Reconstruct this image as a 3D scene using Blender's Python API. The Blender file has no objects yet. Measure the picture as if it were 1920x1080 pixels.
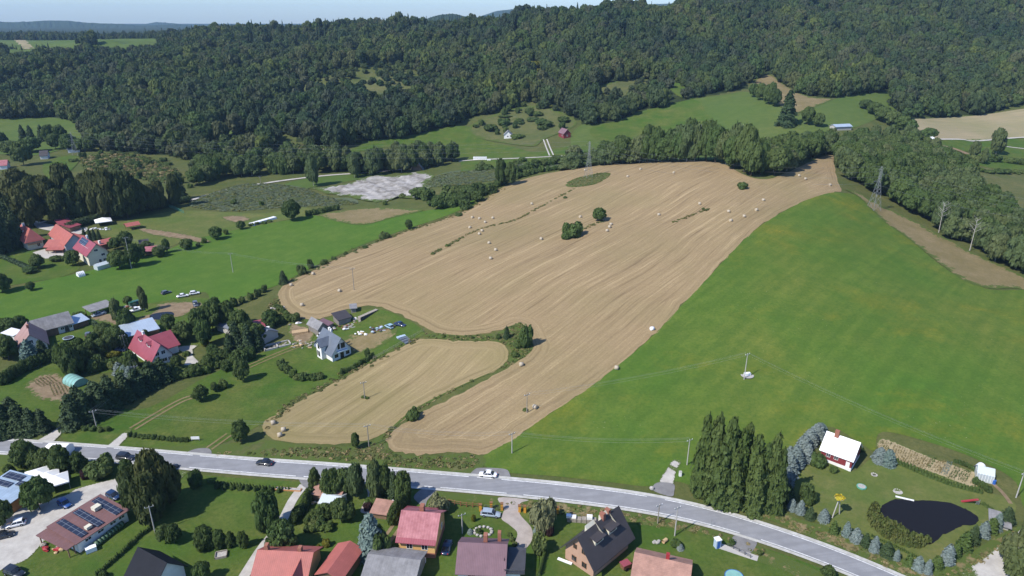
import bpy, bmesh, math, random
import numpy as np
from mathutils import Vector, Matrix, geometry as mgeo
R = math.radians
random.seed(7); RNG = np.random.default_rng(11)
scene = bpy.context.scene
# ------------------------------------------------------------------ camera
CAM_H, FPX, PITCH = 105.0, 1281.0, R(21.5)
cam = bpy.data.cameras.new("camera"); cam_o = bpy.data.objects.new("camera", cam)
scene.collection.objects.link(cam_o); scene.camera = cam_o
cam_o.location = (0, 0, CAM_H); cam_o.rotation_euler = (R(90) - PITCH, 0, 0)
cam.sensor_width = 36.0; cam.lens = 36.0 * FPX / 1920.0
cam.clip_start = 1.0; cam.clip_end = 30000.0
# ------------------------------------------------------------------ sky, sun, exposure
SUN_EL = R(48); SH = Vector((0.80, 0.60))            # direction in which shadows fall on the ground
world = bpy.data.worlds.new("World"); scene.world = world; world.use_nodes = True
wt = world.node_tree; bg = wt.nodes["Background"]
sky = wt.nodes.new("ShaderNodeTexSky"); sky.sky_type = 'NISHITA'; sky.sun_disc = False
sky.sun_elevation = SUN_EL; sky.sun_rotation = math.atan2(-SH.x, -SH.y)
sky.altitude = 400; sky.air_density = 1.0; sky.dust_density = 0.6; sky.ozone_density = 1.2
bg.inputs['Strength'].default_value = 0.125
tint = wt.nodes.new("ShaderNodeMix"); tint.data_type = 'RGBA'; tint.blend_type = 'MULTIPLY'; tint.inputs[0].default_value = 1.0
tint.inputs[7].default_value = (0.72, 0.90, 1.22, 1); wt.links.new(sky.outputs[0], tint.inputs[6]); wt.links.new(tint.outputs[2], bg.inputs['Color'])
sl = bpy.data.lights.new("sun", 'SUN'); sl.energy = 4.6; sl.angle = R(0.5); sl.color = (1.0, 0.955, 0.88)
so = bpy.data.objects.new("sun", sl); scene.collection.objects.link(so)
d = Vector((SH.x * math.cos(SUN_EL), SH.y * math.cos(SUN_EL), -math.sin(SUN_EL)))
so.rotation_euler = d.to_track_quat('-Z', 'Y').to_euler(); so.location = (0, 0, 300)
scene.view_settings.view_transform = 'Standard'; scene.view_settings.look = 'None'
scene.view_settings.exposure = 0.34; scene.view_settings.gamma = 1.0
scene.cycles.max_bounces = 5; scene.cycles.diffuse_bounces = 2; scene.cycles.glossy_bounces = 2
scene.cycles.transmission_bounces = 3; scene.cycles.transparent_max_bounces = 6; scene.cycles.volume_bounces = 0
scene.cycles.use_adaptive_sampling = True; scene.cycles.adaptive_threshold = 0.015
scene.cycles.use_denoising = True; scene.cycles.denoiser = 'OPENIMAGEDENOISE'
# ------------------------------------------------------------------ projection and heights
CP, SP = math.cos(PITCH), math.sin(PITCH)
def kk(py): return SP + (py - 540) / FPX * CP
def ray(px, py, z):
    """point at depth z (along the view axis) behind pixel px,py of the 1920x1080 photograph"""
    v = (py - 540) / FPX
    return ((px - 960) / FPX * z, z * (CP - v * SP), CAM_H - z * kk(py))
def project(X, Y, Z):
    dz = CAM_H - Z
    z = Y * CP + dz * SP
    return 960 + FPX * X / z, 540 + FPX * (dz * CP - Y * SP) / z, z
ctrl = []
def ch(px, py, h):
    z = (CAM_H - h) / kk(py); p = ray(px, py, z); ctrl.append(p)
def cz(px, py, z): ctrl.append(ray(px, py, z))
def cw(x, y, h): ctrl.append((x, y, h))
for a in [(-300,1100,0),(0,1080,0),(400,1080,0),(960,1080,0),(1500,1080,0),(1920,1080,0),(2300,1080,1),
          (0,860,0),(-300,800,0),(500,870,0),(960,905,0),(1400,960,0),(1920,900,1.5),(2300,900,3),
          (0,650,0),(300,650,0),(620,650,1.2),(0,500,0),(300,480,0),(0,420,2),(450,420,0),(700,350,2),(400,370,1),(900,296,5),(-300,480,0),
          (600,800,1),(750,700,3),(900,820,1),(950,650,7),(560,560,3),(700,500,6),(850,550,9),(900,440,11),(1000,400,14),
          (1100,500,15),(1100,330,17.5),(1300,304,25),(1250,400,21),(1350,380,25),(1200,600,11),(1450,360,26),(1550,300,25),
          (1580,362,23),(1640,392,16),(1500,450,20),(1500,600,12),(1700,700,7),(1920,700,5.5),(1800,540,8),(1920,545,5),
          (1500,800,3),(1900,820,2.5),(2300,600,5),(2300,450,4),
          (800,425,6.5),(880,390,9),(960,345,12),(1060,319,16),
          (1250,225,23),(1400,195,35),(1600,190,36),(1600,232,27),(1058,260,13),(950,256,11),(780,268,7),(1100,248,16),
          (1800,226,20),(1900,205,26),(1800,292,10),(1850,350,7),(1920,440,4),(2200,300,8),
          (100,245,6),(450,238,13),(0,300,3),(250,300,4),(600,300,4),(-200,300,3)]: ch(*a)
for a in [(300,180,760),(300,130,917),(100,110,1020),(100,89,1220),(100,76,1480),(-200,85,1350),(250,74,1480),(450,66,1302),(450,100,1050),
          (600,62,1160),(600,120,890),(600,180,714),(760,66,1100),(860,60,1090),(800,110,900),(1000,47,1060),(1150,17,1040),(1100,25,1040),(1195,20,1050),(1222,42,1090),(1258,54,1120),(1285,50,1140),(1310,30,1180),(1350,5,1200),
          (1500,-45,1220),(1750,-70,1220),(2000,-70,1220),(2300,-60,1200),(1500,100,850),(1500,150,720),(1700,100,810),(1700,170,680),
          (1900,150,720),(1900,50,950),(1100,100,830),(1100,160,700),(900,120,840),(900,180,690),(700,200,655),(2200,120,780)]: cz(*a)
for a in [(60,500,15),(140,490,17),(110,560,15),(20,470,12),(200,470,20),(-150,20,0),(0,20,0),(150,20,0),(-400,150,0),(400,150,2),(-600,1700,55),(-900,1700,55),
          (-200,1700,66),(150,1500,80),(400,1500,100),(800,1500,150),(1300,1500,150),(0,2200,55),(900,2200,80),(-900,2200,55),(-1500,2200,55)]: cw(*a)
ctrl = np.array(ctrl)
def warp(X, Y):
    Yp = np.maximum(Y, -60) + 150.0
    return np.stack([X / Yp * 1.6, np.log(Yp) * 1.6], -1)
def tps(r2): return 0.5 * r2 * np.log(r2 + 1e-12)
_P = warp(ctrl[:, 0], ctrl[:, 1]); _n = len(_P)
_K = tps(((_P[:, None] - _P[None]) ** 2).sum(-1)) + np.eye(_n) * 3e-5
_A = np.zeros((_n + 3, _n + 3)); _A[:_n, :_n] = _K; _A[:_n, _n] = 1; _A[:_n, _n+1:] = _P; _A[_n, :_n] = 1; _A[_n+1:, :_n] = _P.T
_W = np.linalg.solve(_A, np.concatenate([ctrl[:, 2], np.zeros(3)]))
def hgt(X, Y):
    X = np.asarray(X, float); Y = np.asarray(Y, float); sh = np.broadcast(X, Y).shape
    X = np.broadcast_to(X, sh).ravel(); Y = np.broadcast_to(Y, sh).ravel()
    Yc = np.minimum(Y, 2300.0); Xc = X * Yc / np.maximum(Y, 1) * (Y > 2300) + X * (Y <= 2300)
    Q = warp(Xc, Yc); out = np.empty(len(Q))
    for i in range(0, len(Q), 20000):
        q = Q[i:i+20000]
        out[i:i+20000] = tps(((q[:, None] - _P[None]) ** 2).sum(-1)) @ _W[:_n] + _W[_n] + q @ _W[_n+1:]
    a = np.clip((Y - 640) / 260, 0, 1) * np.clip((1500 - Y) / 250, 0, 1)
    out = out + a * 6.5*np.sin(X*.021 - Y*.006 + 2) * np.sin(Y*.012 + X*.004) + a * 1.6 * (3.2*np.sin(X*.037 + Y*.011 + 1) * np.sin(Y*.019 - X*.013) + 2.2*np.sin(X*.071 - Y*.033) + 1.4*np.sin(Y*.083 + X*.05))
    f = np.clip((Y - 2300) / 900, 0, 1); f = f * f * (3 - 2 * f)
    out = out * (1 - f) + 48 * f
    return out.reshape(sh)
def H(x, y): return float(hgt(np.array([x]), np.array([y]))[0])
def grounds(pts):
    """ground points seen behind the given photograph pixels (vectorised ray march against the heights)"""
    pts = np.asarray(pts, float); px, py = pts[:, 0], pts[:, 1]
    zs = np.geomspace(60, 6000, 260)
    v = (py - 540) / FPX; k = SP + v * CP
    X = ((px - 960) / FPX)[:, None] * zs; Y = (CP - v * SP)[:, None] * zs; Z = CAM_H - k[:, None] * zs
    D = Z - hgt(X, Y)
    hit = D < 0; idx = np.where(hit.any(1), hit.argmax(1), len(zs) - 1); idx = np.maximum(idx, 1)
    lo, hi = zs[idx - 1].copy(), zs[idx].copy()
    for _ in range(22):
        m = (lo + hi) / 2
        dd = CAM_H - k * m - hgt((px - 960) / FPX * m, (CP - v * SP) * m)
        hi = np.where(dd < 0, m, hi); lo = np.where(dd < 0, lo, m)
    z = (lo + hi) / 2; X = (px - 960) / FPX * z; Y = (CP - v * SP) * z
    return np.stack([X, Y, hgt(X, Y)], -1)
def G(px, py): return Vector(grounds([(px, py)])[0])
# ------------------------------------------------------------------ materials
MATS = {}
def newmat(name, rough=0.9, spec=0.2):
    m = bpy.data.materials.new(name); m.use_nodes = True
    b = m.node_tree.nodes["Principled BSDF"]; b.inputs['Roughness'].default_value = rough
    b.inputs['Specular IOR Level'].default_value = spec
    return m, m.node_tree, b
def nd(t, kind, **kw):
    n = t.nodes.new(kind)
    for k, v in kw.items():
        if k in n.inputs.keys(): n.inputs[k].default_value = v
        else: setattr(n, k, v)
    return n
def ramp(t, src, stops):
    r = t.nodes.new("ShaderNodeValToRGB"); e = r.color_ramp.elements
    while len(e) < len(stops): e.new(0.5)
    for i, (p, c) in enumerate(stops):
        e[i].position = p; e[i].color = (*c, 1) if len(c) == 3 else c
    t.links.new(src, r.inputs[0]); return r.outputs[0]
def noise(t, vec, scale, detail=4, rough=0.55, dist=0.0):
    n = nd(t, "ShaderNodeTexNoise", Scale=scale, Detail=detail, Roughness=rough, Distortion=dist)
    if vec is not None: t.links.new(vec, n.inputs['Vector'])
    return n.outputs['Fac']
def mixc(t, fac, a, b, mode='MIX'):
    m = t.nodes.new("ShaderNodeMix"); m.data_type = 'RGBA'; m.blend_type = mode
    for i, s in ((0, fac), (6, a), (7, b)):
        if isinstance(s, bpy.types.NodeSocket): t.links.new(s, m.inputs[i])
        elif isinstance(s, (int, float)): m.inputs[i].default_value = s
        else: m.inputs[i].default_value = (*s, 1)
    return m.outputs[2]
def mth(t, op, a, b=None):
    m = t.nodes.new("ShaderNodeMath"); m.operation = op
    for i, s in ((0, a), (1, b)):
        if s is None: continue
        if isinstance(s, bpy.types.NodeSocket): t.links.new(s, m.inputs[i])
        else: m.inputs[i].default_value = s
    return m.outputs[0]
def wpos(t):
    return t.nodes.new("ShaderNodeNewGeometry").outputs['Position']
def scaled(t, vec, s, rot=0.0):
    if rot:
        m = nd(t, "ShaderNodeMapping"); m.inputs['Rotation'].default_value = (0, 0, rot)
        t.links.new(vec, m.inputs['Vector']); vec = m.outputs[0]
    m = nd(t, "ShaderNodeMapping"); m.inputs['Scale'].default_value = s
    t.links.new(vec, m.inputs['Vector']); return m.outputs[0]
def bump(t, b, h, strength=0.4, dist=0.1):
    n = nd(t, "ShaderNodeBump", Strength=strength, Distance=dist); t.links.new(h, n.inputs['Height'])
    t.links.new(n.outputs[0], b.inputs['Normal'])
def feather(t, p, col, w, green=(0.075, 0.105, 0.026)):
    """bare or mown ground gives way to grass in tongues near its rim (attribute 'rim' = metres to the rim)"""
    at = nd(t, "ShaderNodeAttribute", attribute_name='rim').outputs['Fac']
    n = mth(t, 'MULTIPLY', mth(t, 'SUBTRACT', noise(t, p, 1.1 / w, 6, 0.7), 0.5), w * 4.5)
    f = mth(t, 'DIVIDE', mth(t, 'ADD', at, n), w)
    return mixc(t, ramp(t, f, [(0.35, (0,0,0)), (0.75, (1,1,1))]), green, col)
FEATHER = dict(soil=1.6, dry_grass=4.0, spoil=6.0, gravel=0.35, scrub=5.0, far_stubble=3.0, garden_dry=0.5)
def grass_mat(name, c1, c2, c3, big=0.02, yellow=None, stripes=None, specks=0.0):
    """c1/c2 large soft patches, c3 fine darker tussocks"""
    m, t, b = newmat(name, 0.95, 0.08); p = wpos(t)
    base = mixc(t, ramp(t, noise(t, p, big, 5, 0.6), [(0.32, (0,0,0)), (0.68, (1,1,1))]), c1, c2)
    if yellow:
        f = ramp(t, noise(t, scaled(t, p, (1, 1.6, 1)), yellow[1], 6, 0.68), [(0.52, (0,0,0)), (0.74, (1,1,1))])
        base = mixc(t, mth(t, 'MULTIPLY', f, yellow[2]), base, yellow[0])
    if stripes:
        w = noise(t, scaled(t, p, (stripes[1], 0.02, 0.02), stripes[0]), 1.0, 2, 0.6, 0.3)
        base = mixc(t, mth(t, 'MULTIPLY', ramp(t, w, [(0.38, (0,0,0)), (0.62, (1,1,1))]), stripes[2]), base, c3)
    fine = noise(t, p, 1.1, 7, 0.78)
    base = mixc(t, mth(t, 'MULTIPLY', ramp(t, fine, [(0.36, (1,1,1)), (0.6, (0,0,0))]), 0.62), base, c3)
    mid = noise(t, p, 0.16, 5, 0.65)
    base = mixc(t, mth(t, 'MULTIPLY', ramp(t, mid, [(0.40, (1,1,1)), (0.62, (0,0,0))]), 0.38), base, c3)
    if specks:
        sp = ramp(t, noise(t, p, 2.3, 2, 0.5), [(0.735, (0,0,0)), (0.76, (1,1,1))])
        zone = ramp(t, noise(t, p, 0.035, 3, 0.6), [(0.50, (0,0,0)), (0.62, (1,1,1))])
        base = mixc(t, mth(t, 'MULTIPLY', mth(t, 'MULTIPLY', sp, zone), specks), base, (0.55, 0.52, 0.38))
    if name in FEATHER: base = feather(t, p, base, FEATHER[name])
    t.links.new(base, b.inputs['Base Color']); bump(t, b, fine, 0.5, 0.25)
    MATS[name] = m; return m
grass_mat('rough_grass', (0.085,0.105,0.030), (0.135,0.125,0.048), (0.045,0.068,0.018), 0.03)
grass_mat('meadow', (0.080,0.152,0.022), (0.155,0.172,0.034), (0.044,0.096,0.015), 0.021, yellow=((0.260,0.190,0.024), 0.030, 0.7), stripes=(0.75, 0.30, 0.38), specks=0.7)
grass_mat('valley_meadow', (0.074,0.146,0.020), (0.112,0.162,0.030), (0.046,0.104,0.015), 0.02, stripes=(0.5, 0.35, 0.25))
grass_mat('lawn', (0.058,0.118,0.018), (0.128,0.140,0.036), (0.036,0.074,0.012), 0.05, yellow=((0.20,0.165,0.06), 0.09, 0.5))
grass_mat('mown_lawn', (0.095,0.135,0.032), (0.160,0.152,0.052), (0.062,0.095,0.022), 0.05, yellow=((0.24,0.19,0.09), 0.07, 0.5))
grass_mat('dry_grass', (0.190,0.150,0.070), (0.270,0.205,0.120), (0.125,0.110,0.045), 0.09)
grass_mat('far_meadow', (0.078,0.128,0.028), (0.125,0.145,0.042), (0.056,0.096,0.022), 0.01, stripes=(0.9, 0.12, 0.3))
grass_mat('scrub', (0.100,0.115,0.040), (0.160,0.145,0.060), (0.050,0.072,0.024), 0.05)
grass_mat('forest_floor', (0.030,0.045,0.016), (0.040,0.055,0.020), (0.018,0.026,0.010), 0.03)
grass_mat('reeds', (0.095,0.120,0.070), (0.125,0.145,0.085), (0.065,0.088,0.045), 0.05)
def simple(name, col, rough=0.8, spec=0.3, var=0.25, scale=0.8, metal=0.0, dark=None):
    m, t, b = newmat(name, rough, spec); b.inputs['Metallic'].default_value = metal
    tc = nd(t, "ShaderNodeTexCoord").outputs['Object']
    n = noise(t, tc, scale, 6, 0.65)
    dk = dark or tuple(c * (1 - var) for c in col); lt = tuple(min(1, c * (1 + var * 0.5)) for c in col)
    c = mixc(t, ramp(t, n, [(0.33, (0,0,0)), (0.67, (1,1,1))]), dk, lt)
    t.links.new(c, b.inputs['Base Color']); MATS[name] = m; return m
def stubble_mat(name, rot, c_light, c_mid, c_dark, green, head=7.0):
    """cut rows: inside they run along one direction, near the rim they follow the rim (attribute 'rim' = metres to the rim)"""
    m, t, b = newmat(name, 0.97, 0.05); p = wpos(t)
    at = nd(t, "ShaderNodeAttribute", attribute_name='rim').outputs['Fac']
    q = scaled(t, p, (1, 1, 0), rot); sx = nd(t, "ShaderNodeSeparateXYZ"); t.links.new(q, sx.inputs[0])
    wob = mth(t, 'MULTIPLY', mth(t, 'SUBTRACT', noise(t, p, 0.012, 2), 0.5), 11.0)
    inner = mth(t, 'ADD', sx.outputs[0], wob)
    sel = mth(t, 'LESS_THAN', mth(t, 'ADD', at, mth(t, 'MULTIPLY', noise(t, p, 0.02, 2), 3.0)), head)
    mx = t.nodes.new("ShaderNodeMix"); mx.data_type = 'FLOAT'
    t.links.new(sel, mx.inputs[0]); t.links.new(inner, mx.inputs[2]); t.links.new(at, mx.inputs[3])
    co = nd(t, "ShaderNodeCombineXYZ"); t.links.new(mx.outputs[0], co.inputs[0])
    ym = mth(t, 'MULTIPLY', sx.outputs[1], 0.012); t.links.new(ym, co.inputs[1])
    r1 = noise(t, scaled(t, co.outputs[0], (0.42, 1, 1)), 1.0, 4, 0.82)
    r2 = noise(t, scaled(t, co.outputs[0], (1.3, 3, 1)), 1.0, 3, 0.6)
    col = ramp(t, r1, [(0.34, c_dark), (0.46, c_mid), (0.54, c_mid), (0.66, c_light)])
    col = mixc(t, mth(t, 'MULTIPLY', ramp(t, r2, [(0.40, (0,0,0)), (0.62, (1,1,1))]), 0.38), col, c_light)
    patch = noise(t, p, 0.016, 5, 0.6)
    col = mixc(t, mth(t, 'MULTIPLY', ramp(t, patch, [(0.45, (0,0,0)), (0.66, (1,1,1))]), 0.55), col, green)
    fine = noise(t, p, 1.6, 6, 0.75)
    col = mixc(t, mth(t, 'MULTIPLY', ramp(t, fine, [(0.35, (1,1,1)), (0.58, (0,0,0))]), 0.35), col, c_dark)
    t.links.new(col, b.inputs['Base Color']); bump(t, b, fine, 0.4, 0.12)
    MATS[name] = m; return m
stubble_mat('stubble', R(41), (0.395,0.300,0.168), (0.262,0.192,0.105), (0.145,0.101,0.057), (0.215,0.180,0.085))
stubble_mat('stubble_small', R(33), (0.350,0.275,0.145), (0.262,0.200,0.105), (0.165,0.130,0.062), (0.185,0.170,0.060), 6.0)
stubble_mat('far_stubble', R(75), (0.34,0.285,0.170), (0.28,0.235,0.145), (0.20,0.175,0.105), (0.17,0.18,0.08))
def dirt_mat(name, c1, c2, sc=0.4):
    m, t, b = newmat(name, 0.95, 0.1); p = wpos(t)
    c = mixc(t, ramp(t, noise(t, p, sc, 7, 0.7), [(0.35, (0,0,0)), (0.65, (1,1,1))]), c1, c2)
    if name in FEATHER: c = feather(t, p, c, FEATHER[name])
    t.links.new(c, b.inputs['Base Color']); bump(t, b, noise(t, p, 3, 5), 0.4, 0.05); MATS[name] = m; return m
dirt_mat('gravel', (0.36,0.335,0.30), (0.48,0.455,0.41))
dirt_mat('paving', (0.30,0.26,0.23), (0.40,0.35,0.31))
dirt_mat('soil', (0.165,0.120,0.072), (0.255,0.190,0.120))
dirt_mat('garden_dry', (0.25,0.205,0.115), (0.37,0.30,0.185), 0.5)
dirt_mat('spoil', (0.16,0.145,0.125), (0.42,0.40,0.375), 0.12)
dirt_mat('shoulder', (0.36,0.35,0.31), (0.50,0.49,0.46), 0.7)
dirt_mat('worn_asphalt', (0.165,0.160,0.160), (0.22,0.215,0.21), 0.5)
m, t, b = newmat('asphalt', 0.85, 0.25); p = wpos(t)
c = mixc(t, ramp(t, noise(t, p, 0.35, 5, 0.6), [(0.3,(0,0,0)),(0.7,(1,1,1))]), (0.205,0.207,0.215), (0.265,0.267,0.275))
c = mixc(t, ramp(t, noise(t, scaled(t, p, (0.05, 1.2, 1), R(-8)), 0.7, 4), [(0.45,(0,0,0)),(0.6,(0.5,0.5,0.5))]), c, (0.19,0.19,0.197))
t.links.new(c, b.inputs['Base Color']); MATS['asphalt'] = m
m, t, b = newmat('white_paint', 0.7, 0.3); p = wpos(t)
c = mixc(t, ramp(t, noise(t, p, 2.0, 5, 0.7), [(0.35,(0,0,0)),(0.6,(1,1,1))]), (0.42,0.42,0.41), (0.72,0.72,0.70))
t.links.new(c, b.inputs['Base Color']); MATS['white_paint'] = m
m, t, b = newmat('pond_water', 0.16, 0.22); p = wpos(t)
b.inputs['Base Color'].default_value = (0.012, 0.011, 0.011, 1); bump(t, b, noise(t, p, 2.5, 4), 0.05, 0.02); MATS['pond_water'] = m
# ------------------------------------------------------------------ object helpers
COL = scene.collection
def mesh_obj(name, verts, faces, mat, parent=None, smooth=False, mats=None, midx=None):
    me = bpy.data.meshes.new(name); me.from_pydata([tuple(v) for v in verts], [], [tuple(f) for f in faces]); me.update()
    for mm in (mats or [mat]): me.materials.append(MATS[mm] if isinstance(mm, str) else mm)
    if midx is not None: me.polygons.foreach_set('material_index', midx)
    if smooth: me.polygons.foreach_set('use_smooth', [True] * len(me.polygons))
    o = bpy.data.objects.new(name, me); COL.objects.link(o)
    if parent is not None: o.parent = parent
    return o
def tag(o, label=None, cat=None, group=None, kind=None):
    if label: o['label'] = label
    if cat: o['category'] = cat
    if group: o['group'] = group
    if kind: o['kind'] = kind
    return o
def catmull(pts, closed=True, n=6):
    pts = [np.array(p, float) for p in pts]; N = len(pts); out = []
    rng = range(N) if closed else range(N - 1)
    for i in rng:
        if closed: a, b_, c_, d_ = pts[i-1], pts[i], pts[(i+1) % N], pts[(i+2) % N]
        else: a, b_, c_, d_ = pts[max(i-1, 0)], pts[i], pts[i+1], pts[min(i+2, N-1)]
        for k in range(n):
            s = k / n
            out.append(0.5 * ((2*b_) + (-a + c_)*s + (2*a - 5*b_ + 4*c_ - d_)*s*s + (-a + 3*b_ - 3*c_ + d_)*s**3))
    if not closed: out.append(pts[-1])
    return np.array(out)
def inpoly(P, poly):
    x, y = P[:, 0], P[:, 1]; inside = np.zeros(len(P), bool); n = len(poly); j = n - 1
    for i in range(n):
        xi, yi, xj, yj = poly[i][0], poly[i][1], poly[j][0], poly[j][1]
        if yi != yj:
            c = ((yi > y) != (yj > y)) & (x < (xj - xi) * (y - yi) / (yj - yi) + xi); inside ^= c
        j = i
    return inside
def seg_dist(P, poly):
    A = np.asarray(poly)[:, :2]; B = np.roll(A, -1, 0); best = np.full(len(P), 1e9)
    for a, b_ in zip(A, B):
        ab = b_ - a; L = max((ab * ab).sum(), 1e-9)
        tt = np.clip(((P - a) @ ab) / L, 0, 1); q = a + tt[:, None] * ab
        best = np.minimum(best, np.hypot(*(P - q).T))
    return best
def lift(Y, lv): return lv * (0.022 + 0.00030 * np.maximum(np.asarray(Y), 0))
def sheet(name, mat, pix, lv=1, spacing=None, smooth=True, jitter=0.0, world=None, rim=False, kind='structure', label=None, cat=None, flat=None, n=5):
    """a surface draped over the ground inside a photograph-pixel outline"""
    if world is None:
        pp = catmull(pix, True, n) if smooth else np.array([np.array(a) * (1 - s) + np.array(b) * s for a, b in zip(pix, pix[1:] + pix[:1]) for s in (0, .25, .5, .75)])
        W = grounds(pp)[:, :2]
    else: W = np.asarray(world)[:, :2]
    if jitter:
        k = RNG.normal(0, jitter, (len(W), 2)); W = W + k
    lo, hi = W.min(0), W.max(0); area = (hi - lo).prod()
    if spacing is None: spacing = max(2.0, math.sqrt(area / 2500))
    gx = np.arange(lo[0], hi[0], spacing); gy = np.arange(lo[1], hi[1], spacing)
    P = np.stack(np.meshgrid(gx, gy), -1).reshape(-1, 2) + spacing * 0.37
    if len(P):
        P = P[inpoly(P, W)]
        if len(P): P = P[seg_dist(P, W) > spacing * 0.35]
    nb = len(W)
    allp = [Vector(p) for p in np.vstack([W, P])]
    res = mgeo.delaunay_2d_cdt(allp, [(i, (i + 1) % nb) for i in range(nb)], [], 1, 1e-4)
    V = np.array([tuple(v) for v in res[0]]); F = [f for f in res[2]]
    C = np.array([V[list(f)].mean(0) for f in F]); F = [f for f, ok in zip(F, inpoly(C, W)) if ok]
    Z = hgt(V[:, 0], V[:, 1]) + lift(V[:, 1], lv) if flat is None else np.full(len(V), flat)
    F = [f if (V[f[1]][0]-V[f[0]][0])*(V[f[2]][1]-V[f[0]][1]) - (V[f[1]][1]-V[f[0]][1])*(V[f[2]][0]-V[f[0]][0]) > 0 else f[::-1] for f in map(list, F)]
    o = mesh_obj(name, np.column_stack([V, Z]), F, mat, smooth=True)
    if rim or mat in FEATHER:
        a = o.data.attributes.new('rim', 'FLOAT', 'POINT'); a.data.foreach_set('value', seg_dist(V, W).astype(np.float32))
    tag(o, label, cat, kind=kind); return o
def ribbon(A, B, lv, fa=0.0, fb=1.0):
    """strip between two world polylines A and B, from fraction fa to fb (or metres when they are tuples)"""
    A = np.asarray(A)[:, :2]; B = np.asarray(B)[:, :2]; L = np.hypot(*(B - A).T)[:, None]; U = (B - A) / L
    def q(f): return A + U * (f[0] if f[1] == 'a' else L - f[0] if f[1] == 'b' else f[0] * L)
    a = q(fa if isinstance(fa, tuple) else (fa, 'f')); b_ = q(fb if isinstance(fb, tuple) else (fb, 'f'))
    m = max(1, int(np.hypot(*(b_ - a).T).max() // 3) + 1); n = len(a); V = []
    for i in range(n):
        for j in range(m + 1):
            p = a[i] + (b_[i] - a[i]) * j / m; V.append((p[0], p[1]))
    V = np.array(V); Z = hgt(V[:, 0], V[:, 1]) + lift(V[:, 1], lv)
    F = [(i*(m+1)+j, (i+1)*(m+1)+j, (i+1)*(m+1)+j+1, i*(m+1)+j+1) for i in range(n-1) for j in range(m)]
    e1, e2 = V[F[0][1]] - V[F[0][0]], V[F[0][3]] - V[F[0][0]]
    if e1[0]*e2[1] - e1[1]*e2[0] < 0: F = [f[::-1] for f in F]
    return V, Z, F
# ------------------------------------------------------------------ terrain
ys = [-60.0]
while ys[-1] < 9000: ys.append(ys[-1] + max(2.4, 0.0085 * (ys[-1] + 150)) * (1 if ys[-1] < 1800 else 4))
ys = np.array(ys); us = np.concatenate([np.linspace(-2.4, -1.05, 22)[:-1], np.linspace(-1.05, 1.05, 250), np.linspace(1.05, 2.4, 22)[1:]])
XX = us[None] * (ys[:, None] + 150.0); YY = np.broadcast_to(ys[:, None], XX.shape); ZZ = hgt(XX, YY)
nr, nc = XX.shape
ii = np.arange((nr - 1) * (nc - 1)); r_, c_ = ii // (nc - 1), ii % (nc - 1); a_ = r_ * nc + c_
F = np.stack([a_, a_ + 1, a_ + nc + 1, a_ + nc], -1)
me = bpy.data.meshes.new('terrain'); me.vertices.add(nr * nc); me.vertices.foreach_set('co', np.stack([XX, YY, ZZ], -1).astype(np.float32).ravel())
me.loops.add(F.size); me.loops.foreach_set('vertex_index', F.astype(np.int32).ravel())
me.polygons.add(len(F)); me.polygons.foreach_set('loop_start', np.arange(0, F.size, 4, dtype=np.int32)); me.polygons.foreach_set('loop_total', np.full(len(F), 4, np.int32))
me.update(); me.polygons.foreach_set('use_smooth', [True] * len(F)); me.materials.append(MATS['rough_grass'])
terrain = bpy.data.objects.new('ground', me); COL.objects.link(terrain); tag(terrain, kind='structure')
# ------------------------------------------------------------------ outlines read off the photograph (pixels of 1920x1080)
STUB = [(522,560),(524,543),(545,528),(585,508),(640,482),(700,457),(770,432),(830,412),(872,396),(905,375),(940,353),(990,334),(1050,321),(1103,311),(1160,307),
        (1220,304),(1290,303),(1350,306),(1400,330),(1440,336),(1480,322),(1520,303),(1545,293),(1562,292),(1566,318),(1572,345),(1577,358),(1556,362),(1515,374),(1478,392),
        (1440,414),(1408,438),(1375,470),(1340,508),(1305,545),(1262,590),(1224,630),(1185,664),(1150,692),(1105,727),(1060,757),(1010,790),(965,822),(925,848),(905,852),
        (850,848),(800,853),(760,850),(728,842),(722,828),(735,810),(770,787),(815,762),(860,740),(905,716),(950,691),(985,668),(1000,650),(990,628),(975,606),
        (940,618),(900,627),(858,630),(818,624),(788,609),(755,592),(720,578),(690,573),(655,579),(620,592),(585,600),(552,592),(530,578)]
STUB2 = [(492,802),(500,786),(530,769),(575,745),(640,712),(700,678),(745,655),(785,637),(815,636),(860,640),(905,640),(935,643),(952,655),(952,673),(930,694),(890,713),
         (840,737),(795,761),(765,781),(735,803),(700,822),(650,832),(590,833),(535,829),(503,818)]
sheet('stubble_field', 'stubble', STUB, 1, 4.0, rim=True, jitter=0.25)
sheet('stubble_field', 'stubble_small', STUB2, 1, 3.0, rim=True, jitter=0.2)
MEADOW = [(1579,362),(1610,368),(1632,392),(1665,420),(1705,448),(1750,487),(1790,515),(1835,535),(1880,545),(2100,548),(2300,700),(2300,900),(2010,990),(1925,957),(1905,905),(1850,870),
          (1760,835),(1655,810),(1640,845),(1612,830),(1550,800),(1500,845),(1480,905),(1462,968),(1400,935),(1330,925),(1270,903),(1215,912),(1150,905),(1040,893),(940,885),(905,870),(912,850),(965,822),
          (1010,790),(1060,757),(1105,727),(1150,692),(1185,664),(1224,630),(1262,590),(1305,545),(1340,508),(1375,470),(1408,438),(1440,414),(1478,392),(1515,374),(1556,362)]
sheet('meadow', 'meadow', MEADOW, 1, 5.0)
VALLEY = [(-150,640),(-150,560),(0,545),(75,528),(150,512),(230,492),(300,474),(355,452),(420,436),(500,420),(545,412),(590,404),(650,420),(690,421),(740,408),(800,395),(850,388),(905,370),(900,378),(868,392),
          (828,408),(768,428),(698,452),(638,477),(583,503),(543,524),(518,536),(480,548),(440,562),(400,570),(385,548),(340,560),(300,566),(240,575),(190,585),(120,600),(60,607),(0,615)]
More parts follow.
